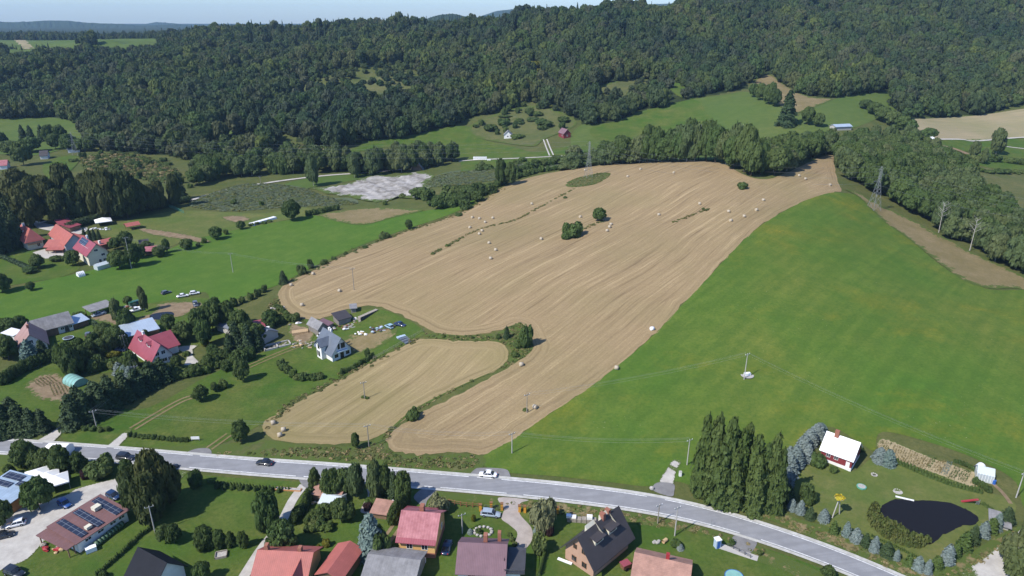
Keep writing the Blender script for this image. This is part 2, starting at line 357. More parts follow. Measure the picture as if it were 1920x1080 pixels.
sheet('valley_meadow', 'valley_meadow', VALLEY, 1, 4.0)
sheet('mown_patch', 'dry_grass', [(598,404),(640,396),(700,390),(770,392),(792,396),(740,408),(690,421),(650,420)], 2)
# mid distance, left to right
sheet('pasture', 'mown_lawn', [(190,440),(200,425),(320,397),(420,398),(500,400),(560,388),(600,400),(560,408),(500,420),(420,436),(350,452),(290,470),(240,452)], 1)
sheet('bare_soil', 'soil', [(255,428),(300,432),(350,440),(395,452),(380,456),(330,448),(280,440)], 2)
sheet('bare_soil', 'soil', [(415,408),(450,405),(470,412),(440,418)], 2)
sheet('pasture', 'lawn', [(-60,485),(0,448),(30,455),(60,470),(110,480),(150,500),(120,518),(40,532),(-60,545)], 1)
sheet('gravel_yard', 'gravel', [(60,474),(90,466),(125,470),(118,482),(85,486)], 2, smooth=False)
sheet('gravel_yard', 'gravel', [(64,415),(90,420),(130,428),(165,428),(150,440),(110,436),(70,428)], 2)
sheet('reed_bed', 'reeds', [(355,385),(400,362),(470,345),(560,350),(610,370),(660,372),(668,382),(600,386),(520,390),(430,396)], 1)
sheet('reed_bed', 'reeds', [(800,350),(830,325),(920,315),(1000,305),(1060,300),(1060,315),(960,330),(880,345)], 1)
sp = sheet('spoil_ground', 'spoil', [(575,354),(600,352),(640,347),(668,340),(688,330),(705,327),(740,331),(770,326),(806,326),(812,336),(803,346),(808,356),(786,362),(790,372),(740,374),(716,380),(690,379),(668,372),(640,368),(610,362)], 2, 2.2, jitter=1.3)
_r = np.random.default_rng(3); _rim = seg_dist(np.array([v.co[:2] for v in sp.data.vertices]), grounds([(575,354),(640,347),(688,330),(740,331),(806,326),(803,346),(808,356),(790,372),(716,380),(668,372),(610,362)])[:, :2])
for v, q in zip(sp.data.vertices, _rim): v.co.z += min(1, q / 5) * max(0, .55*math.sin(v.co.x*.35) * math.sin(v.co.y*.22 + 1) + .35*math.sin(v.co.x*.9 + v.co.y*.5) + _r.uniform(0, .75))
sheet('pasture', 'far_meadow', [(530,348),(560,338),(600,330),(700,322),(690,332),(640,343),(580,352)], 1)
sheet('pasture', 'lawn', [(420,262),(560,275),(640,285),(700,262),(740,262),(800,250),(850,238),(880,240),(895,262),(950,282),(1010,300),(1090,292),(1120,280),(1120,300),(1060,318),(950,318),(870,325),(860,300),(800,285),(740,275),(640,290),(560,300),(420,290)], 1)
sheet('far_meadow', 'lawn', [(690,268),(720,262),(790,250),(850,237),(885,240),(890,250),(905,262),(960,275),(1010,285),(1110,262),(1130,255),(1190,272),(1140,290),(1080,300),(1000,300),(900,300),(850,290),(800,283),(740,275)], 1)
sheet('dry_clearing', 'scrub', [(880,240),(905,225),(960,205),(1010,200),(1060,215),(1080,235),(1020,262),(1000,275),(940,268),(895,258)], 2)
sheet('far_meadow', 'far_meadow', [(1090,235),(1135,232),(1170,222),(1200,210),(1260,195),(1300,186),(1360,178),(1395,172),(1420,180),(1460,200),(1480,212),(1560,250),(1500,300),(1300,300),(1100,290),(1070,262)], 1)
sheet('far_meadow', 'lawn', [(1110,240),(1170,225),(1215,208),(1300,188),(1325,212),(1340,240),(1300,260),(1200,280),(1120,262)], 2)
sheet('far_meadow', 'far_meadow', [(1500,215),(1560,188),(1600,178),(1665,173),(1690,182),(1680,205),(1640,225),(1600,240),(1560,245),(1510,240)], 1)
sheet('dry_clearing', 'dry_grass', [(1405,165),(1440,140),(1480,165),(1520,183),(1560,186),(1530,200),(1490,212),(1455,196)], 2)
sheet('dry_clearing', 'scrub', [(1090,185),(1125,162),(1170,150),(1215,148),(1245,158),(1240,172),(1190,186),(1130,192)], 1)
sheet('dry_clearing', 'scrub', [(600,190),(640,165),(700,145),(760,140),(820,150),(800,180),(720,192)], 1)
sheet('far_meadow', 'lawn', [(1242,150),(1260,150),(1295,172),(1300,186),(1270,180)], 2)
sheet('far_stubble', 'far_stubble', [(1690,226),(1760,222),(1840,216),(1930,203),(2060,190),(2060,255),(1925,257),(1850,262),(1790,262),(1740,258),(1705,245)], 1)
sheet('far_meadow', 'lawn', [(1760,266),(1800,262),(1925,260),(2080,258),(2080,300),(1925,298),(1830,285),(1790,283)], 1)
sheet('far_meadow', 'scrub', [(1800,310),(1830,295),(1925,300),(2080,300),(2200,400),(2200,520),(1960,470),(1880,400),(1820,345)], 1)
sheet('far_meadow', 'lawn', [(1815,288),(1850,292),(1925,300),(1925,320),(1850,315),(1812,300)], 2)
sheet('far_meadow', 'far_meadow', [(-80,240),(0,224),(60,221),(110,222),(150,236),(155,262),(80,290),(0,290),(-80,300)], 1)
sheet('far_meadow', 'lawn', [(80,312),(100,300),(130,292),(150,300),(120,330),(90,335)], 2)
sheet('far_meadow', 'far_meadow', [(378,246),(430,236),(490,222),(500,230),(440,250),(385,256)], 1)
sheet('plateau_field', 'far_meadow', [(-90,95),(-90,76),(0,75),(130,74),(240,72),(300,74),(296,84),(200,98),(60,100)], 1, 12)
sheet('plateau_strip', 'far_stubble', [(26,75),(48,75),(66,93),(42,93)], 2, 8, smooth=False)
# dry strips, verges, islands
sheet('dry_strip', 'dry_grass', [(1585,356),(1610,362),(1650,385),(1700,408),(1760,440),(1830,478),(1925,520),(2040,560),(2100,600),(1925,545),(1860,542),(1810,528),(1760,493),(1705,450),(1660,418),(1632,392),(1610,370)], 2)
sheet('pylon_island', 'scrub', [(1062,346),(1075,337),(1100,330),(1125,325),(1144,326),(1135,336),(1115,346),(1085,351),(1066,351)], 2, 1.5, jitter=0.3)
sheet('field_edge_grass', 'scrub', [(1004,475),(1040,440),(1052,430),(1080,440),(1060,450)], 2) if False else None
sheet('road_verge', 'scrub', [(190,848),(300,838),(400,835),(500,826),(560,835),(650,838),(720,826),(735,848),(790,856),(860,852),(905,856),(908,872),(880,892),(800,885),(700,874),(560,864),(400,852),(260,846)], 1.5)
sheet('road_verge', 'lawn', [(905,856),(960,850),(1100,870),(1210,905),(1208,920),(1100,908),(980,896),(908,888)], 1.5) if False else None
sheet('village_lawn', 'lawn', [(-200,1150),(-200,850),(0,853),(150,868),(340,888),(500,900),(700,912),(960,935),(1150,958),(1300,992),(1440,1030),(1560,1075),(1620,1110),(1500,1200),(700,1250)], 1, 4.0)
sheet('roadside_verge', 'dry_grass', [(945,938),(1000,938),(1150,956),(1250,975),(1345,997),(1430,1028),(1560,1082),(1640,1120),(1560,1120),(1480,1075),(1400,1045),(1370,1017),(1300,998),(1200,984),(1060,968),(960,950)], 2)
sheet('roadside_verge', 'dry_grass', [(815,922),(860,926),(940,935),(942,944),(890,942),(825,932)], 2)
sheet('roadside_verge', 'scrub', [(-20,875),(-20,852),(60,858),(55,868),(20,872)], 2)
sheet('garden_lawn', 'mown_lawn', [(1490,905),(1515,875),(1560,868),(1600,885),(1650,850),(1700,870),(1760,890),(1840,920),(1890,935),(1905,955),(1885,985),(1840,1015),(1780,1045),(1740,1062),(1690,1045),(1640,1028),(1590,1005),(1545,985),(1500,960)], 2, 2.5)
sheet('roadside_verge', 'dry_grass', [(1400,962),(1450,955),(1500,975),(1560,990),(1600,1010),(1660,1035),(1720,1060),(1770,1055),(1830,1030),(1890,995),(1925,985),(1925,990),(1840,1060),(1760,1095),(1720,1090),(1630,1052),(1540,1016),(1460,982)], 2.2)
sheet('hay_edge', 'scrub', [(985,668),(940,690),(880,716),(820,744),(770,772),(730,806),(716,826),(722,836),(700,826),(738,803),(768,779),(830,742),(890,713),(938,690),(958,668),(956,652),(935,642),(880,638),(810,634),(795,628),(820,626),(880,630),(930,625),(975,606),(990,628),(1000,650)], 1.6, 3.0)
# house plots in the left settlement
sheet('cut_grass', 'lawn', [(0,700),(60,690),(130,700),(250,770),(400,700),(520,650),(600,625),(560,600),(600,600),(700,580),(760,598),(795,622),(780,636),(700,676),(640,708),(560,750),(490,796),(400,835),(260,838),(130,830),(100,800),(0,800)], 1, 4.0)
sheet('cut_grass', 'lawn', [(0,640),(0,615),(60,605),(190,588),(300,566),(390,560),(470,600),(400,640),(200,700),(60,690)], 1, 3.5)
sheet('vegetable_plot', 'soil', [(48,722),(75,706),(105,700),(135,718),(150,735),(125,752),(95,753),(60,740)], 2, 1.2, jitter=0.3)
sheet('yard_dirt', 'soil', [(165,592),(215,588),(235,610),(228,618),(200,606),(170,600)], 2)
sheet('yard_dirt', 'dirt' if 'dirt' in MATS else 'soil', [(300,570),(370,566),(378,575),(345,592),(310,600),(265,606),(255,598),(290,585)], 2)
sheet('yard_dirt', 'dry_grass', [(625,640),(650,630),(690,620),(720,615),(745,618),(730,640),(700,655),(660,665)], 2)
sheet('yard_dirt', 'soil', [(548,605),(590,620),(575,648),(550,640),(540,620)], 2)
sheet('driveway', 'gravel', [(333,650),(374,647),(362,656),(363,668),(376,682),(355,686),(330,706),(324,702),(344,686),(349,674),(349,664),(333,657)], 2.4, 1.5, smooth=False)
sheet('garden_pond', 'pond_water', [(282,592),(300,587),(322,586),(325,593),(305,600),(284,599)], 3)
# yards south of the road
sheet('gravel_yard', 'gravel', [(-80,1000),(20,955),(120,930),(140,918),(200,902),(238,898),(240,930),(205,935),(180,950),(150,985),(100,1000),(75,1025),(50,1050),(15,1064),(-80,1100)], 2, 2.5)
sheet('gravel_entry', 'gravel', [(330,884),(352,886),(345,893),(333,905),(322,900)], 2.4)
sheet('driveway', 'paving', [(935,934),(990,938),(975,945),(975,965),(996,990),(998,1010),(990,1025),(975,1035),(966,1020),(970,1000),(955,985),(940,973),(945,955)], 2.4, 1.5)
sheet('driveway', 'worn_asphalt', [(1372,1012),(1385,1003),(1418,1015),(1410,1035),(1395,1040),(1378,1035)], 2.5, 1.5)
sheet('side_road', 'gravel', [(1802,1080),(1840,1050),(1880,1018),(1925,985),(2000,945),(2010,965),(1925,1050),(1890,1085)], 2.4)
sheet('driveway', 'gravel', [(1236,905),(1250,880),(1262,864),(1277,866),(1268,885),(1260,912)], 2.4, 1.5)
sheet('driveway', 'worn_asphalt', [(1224,920),(1232,906),(1262,908),(1264,922),(1258,932)], 2.5, 1.2)
sheet('layby', 'worn_asphalt', [(886,894),(890,881),(905,878),(945,880),(955,888),(950,898)], 2.5, 1.2)
sheet('driveway', 'gravel', [(190,846),(215,825),(238,807),(248,805),(240,820),(215,846)], 2.4, 1.2, smooth=False)
sheet('driveway', 'worn_asphalt', [(345,854),(365,843),(392,842),(395,854),(370,860)], 2.4, 1.2)
sheet('driveway', 'gravel', [(60,832),(90,815),(112,800),(124,797),(115,815),(95,835)], 2.4, 1.2, smooth=False)
sheet('driveway', 'worn_asphalt', [(795,916),(818,918),(802,938),(796,952),(786,945),(776,932)], 2.4, 1.2)
sheet('driveway', 'paving', [(684,905),(694,892),(694,907),(700,935),(693,955),(690,963),(676,960),(684,940),(690,928)], 2.4, 1.2)
sheet('driveway', 'worn_asphalt', [(560,892),(582,894),(578,915),(566,910)], 2.4, 1.2)
# sunken footpaths and tracks (a pale pair of wheel marks or a gravel strip along a line)
def track(pts, w, mat, name='track', lv=2.3, pair=0.0, n=6):
    W = grounds(catmull(pts, False, n))[:, :2]
    T = np.gradient(W, axis=0); T /= np.hypot(*T.T)[:, None]; N = np.stack([-T[:, 1], T[:, 0]], -1)
    V, Z, Fs = [], [], []
    for s in ((-pair, pair) if pair else (0,)):
        v, z, f = ribbon(W + N * (s - w / 2), W + N * (s + w / 2), lv); k = len(V) and sum(len(x) for x in V)
        Fs += [tuple(i + k for i in q) for q in f]; V.append(v); Z.append(z)
    V = np.vstack(V); Z = np.concatenate(Z)
    o = tag(mesh_obj(name, np.column_stack([V, Z]), Fs, mat, smooth=True), kind='structure')
    a = o.data.attributes.new('rim', 'FLOAT', 'POINT'); a.data.foreach_set('value', np.full(len(V), 9.0, np.float32)); return o
track([(248,805),(290,780),(340,752),(372,742)], 0.7, 'dry_grass', pair=0.9)
track([(440,700),(520,665),(585,640)], 0.6, 'dry_grass', pair=0.9)
track([(392,842),(430,815)], 0.6, 'dry_grass', pair=0.9)
track([(124,797),(160,770),(115,738),(60,730),(20,742)], 0.5, 'dry_grass', pair=0.9) if False else None
track([(455,1085),(490,1030),(525,985),(548,940),(570,910)], 2.2, 'gravel', 'footpath')
track([(690,1055),(720,1020),(745,985),(752,965)], 0.8, 'soil', pair=0.9)
track([(355,377),(420,358),(480,347),(540,338),(610,330),(680,325),(760,318)], 3.0, 'gravel', 'lane')
track([(860,303),(900,300),(960,298),(1040,294),(1110,290),(1150,284)], 3.0, 'gravel', 'lane')
track([(1022,262),(1028,278),(1034,292)], 1.0, 'gravel', pair=1.4)
track([(1740,262),(1800,262),(1830,265),(1925,258),(2060,256)], 2.5, 'gravel', 'lane')
track([(1870,273),(1925,280),(2060,290)], 2.0, 'gravel', 'lane')
track([(1745,270),(1790,280),(1815,290)], 5.0, 'soil', 'lane')
track([(1862,908),(1880,925),(1895,945)], 0.9, 'soil')
# ------------------------------------------------------------------ the road
TOP = [(-260,812),(-120,817),(0,826),(85,832),(220,841),(355,852),(480,863),(655,875),(760,884),(885,895),(960,901),(1060,910),(1140,919),(1216,929),(1300,943),(1370,962),(1440,983),(1540,1021),(1620,1053),(1692,1080),(1800,1125),(1900,1170)]
BOT = [(-260,836),(-120,840),(0,849),(85,855),(200,864),(330,878),(480,890),(620,901),(770,912),(870,919),(955,926),(1040,936),(1130,948),(1250,966),(1345,989),(1440,1019),(1540,1054),(1605,1080),(1680,1112),(1760,1150),(1850,1200)]
A = grounds(catmull(TOP, False, 8)); B = grounds(catmull(BOT, False, 8))
def resamp(W, X):                       # by world x, the road runs left to right
    o = np.argsort(W[:, 0]); return np.interp(X, W[o, 0], W[o, 1])
def smooth(v, k=9):
    p = np.pad(v, k, mode='edge'); p[:k] = v[0] - (v[1]-v[0]) * np.arange(k, 0, -1); p[-k:] = v[-1] + (v[-1]-v[-2]) * np.arange(1, k+1)
    return np.convolve(p, np.ones(2*k+1)/(2*k+1), 'valid')
Xs = np.arange(max(A[:, 0].min(), B[:, 0].min()) + 1, min(A[:, 0].max(), B[:, 0].max()) - 1, 2.0)
MID = np.stack([Xs, smooth((resamp(A, Xs) + resamp(B, Xs)) / 2, 7)], -1)
T = np.gradient(MID, axis=0); T /= np.hypot(*T.T)[:, None]; N = np.stack([-T[:, 1], T[:, 0]], -1)
HALF = float(np.median(np.abs(resamp(A, Xs) - resamp(B, Xs)) * T[:, 0])) / 2
print('road width', HALF * 2)
RA, RB = MID + N * HALF, MID - N * HALF      # RA far edge, RB near edge
def strip(name, mat, lv, s0, s1, sel=None):
    v, z, f = ribbon(MID + N * s0, MID + N * s1, lv)
    if sel is not None: f = [q for q in f if sel(v[list(q)].mean(0))]
    return tag(mesh_obj(name, np.column_stack([v, z]), f, mat), kind='structure')
strip('road_shoulder', 'shoulder', 2.8, -HALF - 0.75, HALF + 0.95)
strip('road', 'asphalt', 3.3, -HALF, HALF)
def openings(gaps):
    xs = [(G(a, y).x, G(b, y).x) for a, b, y in gaps]
    def f(c):
        for a, b in xs:
            if a < c[0] < b: return (c[0] / 2.0) % 1.0 < 0.55 if False else int(c[0] // 1.5) % 2 == 0
        return True
    return f
strip('road_marking', 'white_paint', 3.8, HALF - 0.45, HALF - 0.20, openings([(60,110,834),(195,245,842),(345,400,854),(885,955,896),(1215,1265,930)]))
strip('road_marking', 'white_paint', 3.8, -HALF + 0.20, -HALF + 0.45, openings([(310,355,878),(555,590,898),(765,820,914),(930,995,925),(1375,1425,1005)]))
# ------------------------------------------------------------------ foliage
def leaf_mat(name, cols, scale=0.9, trans=0.35):
    m = bpy.data.materials.new(name); m.use_nodes = True; t = m.node_tree; b = t.nodes["Principled BSDF"]
    b.inputs['Roughness'].default_value = 0.75; b.inputs['Specular IOR Level'].default_value = 0.25
    oi = t.nodes.new("ShaderNodeObjectInfo").outputs['Random']
    c = ramp(t, oi, [(i / max(1, len(cols) - 1), q) for i, q in enumerate(cols)])
    n = noise(t, wpos(t), scale, 3, 0.7)
    c = mixc(t, ramp(t, n, [(0.30, (0,0,0)), (0.70, (1,1,1))]), mixc(t, 1.0, c, (0.62, 0.66, 0.60), 'MULTIPLY'), mixc(t, 1.0, c, (1.32, 1.25, 1.15), 'MULTIPLY'))
    if 'forest' in name:
        sp = noise(t, wpos(t), 0.007, 4, 0.6)
        c = mixc(t, ramp(t, sp, [(.36, (0,0,0)), (.64, (1,1,1))]), mixc(t, 1.0, c, (0.76, 0.84, 0.86), 'MULTIPLY'), mixc(t, 1.0, c, (1.55, 1.36, 0.92), 'MULTIPLY'))
    t.links.new(c, b.inputs['Base Color'])
    tr = t.nodes.new("ShaderNodeBsdfTranslucent"); t.links.new(c, tr.inputs['Color'])
    mx = t.nodes.new("ShaderNodeMixShader"); mx.inputs[0].default_value = trans
    t.links.new(b.outputs[0], mx.inputs[1]); t.links.new(tr.outputs[0], mx.inputs[2]); t.links.new(mx.outputs[0], t.nodes['Material Output'].inputs[0])
    MATS[name] = m
leaf_mat('leaf_forest', [(0.048,0.078,0.038), (0.078,0.112,0.052), (0.056,0.094,0.052), (0.068,0.118,0.046), (0.040,0.070,0.042), (0.088,0.106,0.072), (0.060,0.088,0.044), (0.092,0.132,0.050), (0.050,0.084,0.046), (0.074,0.090,0.060)])
leaf_mat('leaf_tree', [(0.062,0.100,0.031), (0.093,0.138,0.041), (0.076,0.128,0.038), (0.107,0.148,0.048)], 1.6)
leaf_mat('leaf_bush', [(0.083,0.138,0.034), (0.121,0.169,0.048), (0.069,0.114,0.034), (0.147,0.182,0.061)], 1.8)
leaf_mat('leaf_park', [(0.066,0.088,0.030), (0.092,0.104,0.036), (0.058,0.086,0.030)], 1.2)
leaf_mat('leaf_birch', [(0.121,0.155,0.059), (0.100,0.145,0.059), (0.141,0.169,0.072)], 1.2)
leaf_mat('needle_dark', [(0.034,0.062,0.024), (0.048,0.076,0.031), (0.038,0.069,0.034)], 1.6, 0.1)
leaf_mat('needle_blue', [(0.150,0.195,0.198), (0.185,0.225,0.228), (0.105,0.165,0.150)], 1.6, 0.1)
leaf_mat('needle_thuja', [(0.060,0.099,0.024), (0.078,0.117,0.030)], 2.0, 0.1)
leaf_mat('leaf_willow', [(0.200,0.220,0.110), (0.230,0.240,0.130)], 2.0)
leaf_mat('leaf_yellow', [(0.150,0.160,0.020), (0.180,0.170,0.025)], 2.0)
leaf_mat('leaf_goldenrod', [(0.62,0.52,0.05), (0.55,0.46,0.05)], 2.0)
leaf_mat('leaf_purple', [(0.060,0.026,0.030), (0.045,0.022,0.026)], 2.0)
leaf_mat('dry_stalk', [(0.26,0.21,0.10), (0.20,0.18,0.08), (0.31,0.25,0.13)], 2.0)
leaf_mat('reed_stalk', [(0.105,0.145,0.040), (0.150,0.165,0.055), (0.085,0.120,0.035)], 2.0)
simple('bark', (0.085,0.066,0.048), 0.95, 0.1, 0.4, 3)
simple('bark_birch', (0.48,0.46,0.42), 0.9, 0.1, 0.35, 3, dark=(0.16,0.14,0.12))
def ico(c, r, rnd, sub=1):
    bm = bmesh.new(); bmesh.ops.create_icosphere(bm, subdivisions=sub, radius=1.0)
    V = [(c[0] + v.co.x*r[0]*rnd.uniform(.86,1.1), c[1] + v.co.y*r[1]*rnd.uniform(.86,1.1), c[2] + v.co.z*r[2]*rnd.uniform(.86,1.1)) for v in bm.verts]
    F = [tuple(v.index for v in f.verts) for f in bm.faces]; bm.free(); return V, F
def leaves(lobes, n, size, seed, droop=0.0):
    """n small leaf clumps over the outside of the lobes"""
    g = np.random.default_rng(seed); C = np.array([l[0] for l in lobes]); Rr = np.array([l[1] for l in lobes])
    w = (Rr[:, 0] * Rr[:, 2]); w = w / w.sum(); i = g.choice(len(lobes), n * 2, p=w)
    D = g.normal(size=(n * 2, 3)); D /= np.linalg.norm(D, axis=1)[:, None]
    P = C[i] + D * Rr[i] * g.uniform(0.80, 1.16, (n * 2, 1))
    q = (((P[:, None] - C[None]) / Rr[None]) ** 2).sum(-1); q[np.arange(len(P)), i] = 9
    keep = q.min(1) > 0.62; P, D = P[keep][:n], D[keep][:n]
    Nn = D + g.normal(size=D.shape) * 0.42; Nn[:, 2] += 0.30; Nn /= np.linalg.norm(Nn, axis=1)[:, None]
    A = np.cross(Nn, g.normal(size=D.shape)); A /= np.linalg.norm(A, axis=1)[:, None]; B_ = np.cross(Nn, A)
    s = size * g.uniform(0.55, 1.35, (len(P), 1)); e = g.uniform(0.6, 1.2, (len(P), 1))
    V = np.stack([P - A*s - B_*s*.4*e, P + A*s*.3 - B_*s*e, P + A*s*1.1 + B_*s*.3, P - A*s*.2 + B_*s*e], 1).reshape(-1, 3)
    F = [(4*k, 4*k+1, 4*k+2, 4*k+3) for k in range(len(P))]
    return V.tolist(), F
def join(parts):
    V, F = [], []
    for v, f in parts: k = len(V); V += list(v); F += [tuple(i + k for i in q) for q in f]
    return V, F
def tube(p0, p1, r0, r1, n=7):
    p0, p1 = Vector(p0), Vector(p1); d = (p1 - p0).normalized(); a = d.orthogonal().normalized(); b_ = d.cross(a)
    V = [p + (a*math.cos(2*math.pi*k/n) + b_*math.sin(2*math.pi*k/n))*r for p, r in ((p0, r0), (p1, r1)) for k in range(n)]
    F = [(k, (k+1) % n, n+(k+1) % n, n+k) for k in range(n)] + [tuple(range(n, 2*n))]
    return [tuple(v) for v in V], F
def limbs(seed, h0, top, spread, n, r):
    rnd = random.Random(seed); P = [tube((0,0,-0.03), (0.01,0,h0), r*1.25, r), tube((0.01,0,h0), (0.0,0.02,top), r, r*0.35)]
    for k in range(n):
        a = k * 2.4 + rnd.random(); z = h0 + (top - h0) * (k + .3) / n * 0.8
        P.append(tube((0, 0, z), (math.cos(a)*spread, math.sin(a)*spread, z + spread*0.7), r*0.55, r*0.15, 5))
    return join(P)
def broad_lobes(seed, n=20, z0=0.24, narrow=1.0, irregular=0.25):
    """unit tree: height 1, half-width 1 (scaled when placed)"""
    rnd = random.Random(seed); L = [((0, 0, 0.58), (0.62, 0.62, 0.30))]
    for k in range(n):
        z = z0 + 0.08 + (0.86 - z0) * ((k + .5) / n); u = (z - z0) / (1 - z0)
        rad = math.sin(math.pi * min(1, max(0, u * 0.80 + 0.14))) ** 0.7 * rnd.uniform(1 - irregular, 1.0)
        a = k * 2.399 + rnd.uniform(-.5, .5); s = rnd.uniform(0.24, 0.42)
        L.append(((math.cos(a)*max(0, rad - s*.75), math.sin(a)*max(0, rad - s*.75), min(z, 1 - s*0.30)), (s, s, s * rnd.uniform(.30, .42) * narrow)))
    return L
def broad(seed, n_leaf, size, cores=1, **kw):
    L = broad_lobes(seed, **kw); rnd = random.Random(seed)
    parts = [leaves(L, n_leaf, size, seed)] + [ico(c, tuple(x*0.80 for x in r), rnd, cores) for c, r in L]
    return join(parts)
def conifer(seed, n_leaf, size, tiers=13, z0=0.06, fat=1.0, ragged=0.18):
    g = np.random.default_rng(seed); V, F = [], []
    P, Dn = [], []
    prof = g.uniform(1 - ragged, 1 + ragged * .4, (tiers, 9))
    for k in range(n_leaf):
        z = z0 + (1 - z0) * (1 - math.sqrt(g.random())) ** 1.0; u = (z - z0) / (1 - z0); ti = min(tiers - 1, int(u * tiers)); fr = u * tiers - ti
        a = g.random() * 2 * math.pi; R0 = (1 - u) ** (0.85 / fat) * (1.0 - 0.32 * fr) * prof[ti, int(a / 6.2832 * 9) % 9]
        rr = R0 * (g.random() ** 0.25) + 0.015; zz = z - rr * 0.055
        P.append((math.cos(a)*rr, math.sin(a)*rr, zz)); Dn.append((math.cos(a)*.7, math.sin(a)*.7, 0.55))
    P = np.array(P); D = np.array(Dn) + g.normal(size=(n_leaf, 3)) * .4; D /= np.linalg.norm(D, axis=1)[:, None]
    A = np.cross(D, g.normal(size=D.shape)); A /= np.linalg.norm(A, axis=1)[:, None]; B_ = np.cross(D, A)
    s = size * g.uniform(.6, 1.3, (n_leaf, 1)); zs = np.array([1, 1, 0.35])
    V = np.stack([P - A*s*zs, P - B_*s*.7*zs, P + A*s*zs, P + B_*s*.7*zs], 1).reshape(-1, 3).tolist()
    F = [(4*k, 4*k+1, 4*k+2, 4*k+3) for k in range(n_leaf)]
    n = 9; cv = [(math.cos(6.2832*k/n)*.72, math.sin(6.2832*k/n)*.72, z0 + .02) for k in range(n)] + [(math.cos(6.2832*k/n)*.36, math.sin(6.2832*k/n)*.36, .5) for k in range(n)] + [(0, 0, .95)]
    cf = [(k, (k+1) % n, n+(k+1) % n, n+k) for k in range(n)] + [(n+k, n+(k+1) % n, 2*n) for k in range(n)] + [tuple(range(n))[::-1]]
    return join([(V, F), (cv, cf)])
def bush(seed, n_leaf, size):
    rnd = random.Random(seed); L = [((0, 0, .42), (.6, .6, .42))]
    for k in range(11):
        a = k * 2.4; rad = rnd.uniform(.35, .72); s = rnd.uniform(.28, .42)
        L.append(((math.cos(a)*rad, math.sin(a)*rad, rnd.uniform(.22, .66)), (s, s, s*.8)))
    return join([leaves(L, n_leaf, size, seed)] + [ico(c, tuple(x*.82 for x in r), rnd, 1) for c, r in L])
def raw(name, VF, mat):
    me = bpy.data.meshes.new(name); me.from_pydata(VF[0], [], VF[1]); me.update(); me.materials.append(MATS[mat]); return me
PROTO = {}     # kind -> list of (crown mesh, trunk mesh)
def norm(VF):
    V = np.array(VF[0]); r = np.percentile(np.hypot(V[:, 0], V[:, 1]), 96); top = np.percentile(V[:, 2], 99.7); V[:, :2] /= r; V[:, 2] *= 1 / top; return V.tolist(), VF[1]
def proto(kind, crowns, mat, trunk=None, tmat='bark'):
    crowns = [norm(c) for c in crowns]
    PROTO[kind] = [(raw('crown', c, mat), raw('trunk', trunk(i), tmat) if trunk else None) for i, c in enumerate(crowns)]
proto('broadleaf', [broad(20+i, 2600, 0.085, irregular=.3) for i in range(4)], 'leaf_tree', lambda i: limbs(i, .22, .7, .55, 5, .035))
proto('park', [broad(30+i, 3200, 0.075, n=26, z0=.14, irregular=.35) for i in range(3)], 'leaf_park', lambda i: limbs(i, .2, .75, .5, 5, .04))
proto('birch', [broad(40+i, 2000, 0.09, n=24, z0=.16, irregular=.45) for i in range(3)], 'leaf_birch', lambda i: limbs(i, .3, .85, .45, 5, .028), 'bark_birch')
proto('spruce', [conifer(50+i, 3000, 0.11, tiers=14, fat=1.6, ragged=.4) for i in range(4)], 'needle_dark', lambda i: tube((0,0,-.03), (0,0,.5), .05, .02))
proto('blue_spruce', [conifer(60+i, 2600, 0.13, tiers=9, fat=1.9, ragged=.22) for i in range(2)], 'needle_blue', lambda i: tube((0,0,-.03), (0,0,.5), .06, .02))
leaf_mat('needle_olive', [(0.070,0.112,0.028), (0.094,0.132,0.038), (0.060,0.098,0.028)], 1.6, .25)
proto('larch', [conifer(70+i, 3600, 0.15, tiers=12, fat=2.3, ragged=.5) for i in range(3)], 'needle_olive', lambda i: tube((0,0,-.03), (0,0,.7), .05, .02))
proto('thuja', [conifer(80+i, 500, 0.22, tiers=5, fat=1.9, ragged=.05) for i in range(2)], 'needle_thuja', lambda i: tube((0,0,-.03), (0,0,.4), .08, .03))
proto('bush', [bush(90+i, 1100, .13) for i in range(4)], 'leaf_bush', lambda i: limbs(i, .1, .4, .3, 4, .04))
proto('green_bush', [bush(94+i, 1100, .13) for i in range(2)], 'leaf_tree', lambda i: limbs(i, .1, .4, .3, 4, .04))
proto('willow', [bush(100, 1800, .11)], 'leaf_willow', lambda i: limbs(i, .1, .4, .3, 4, .04))
proto('yellow_bush', [bush(101, 900, .13)], 'leaf_yellow', lambda i: limbs(i, .1, .4, .3, 4, .04))
proto('purple_bush', [bush(102, 900, .13)], 'leaf_purple', lambda i: limbs(i, .1, .4, .3, 4, .04))
proto('dark_round', [broad(110+i, 2600, 0.08, n=22, z0=.06, irregular=.22) for i in range(3)], 'leaf_tree', lambda i: limbs(i, .15, .6, .4, 4, .04))
NAMEOF = dict(broadleaf='broadleaf_tree', park='park_tree', birch='birch_tree', spruce='spruce_tree', blue_spruce='blue_spruce', larch='conifer_tree', thuja='thuja_shrub',
              bush='bush', green_bush='bush', willow='willow_bush', yellow_bush='golden_bush', purple_bush='purple_bush', dark_round='dark_tree')
CATOF = dict(bush='bush', green_bush='bush', willow='bush', yellow_bush='bush', purple_bush='bush', thuja='shrub')
TC = [0]
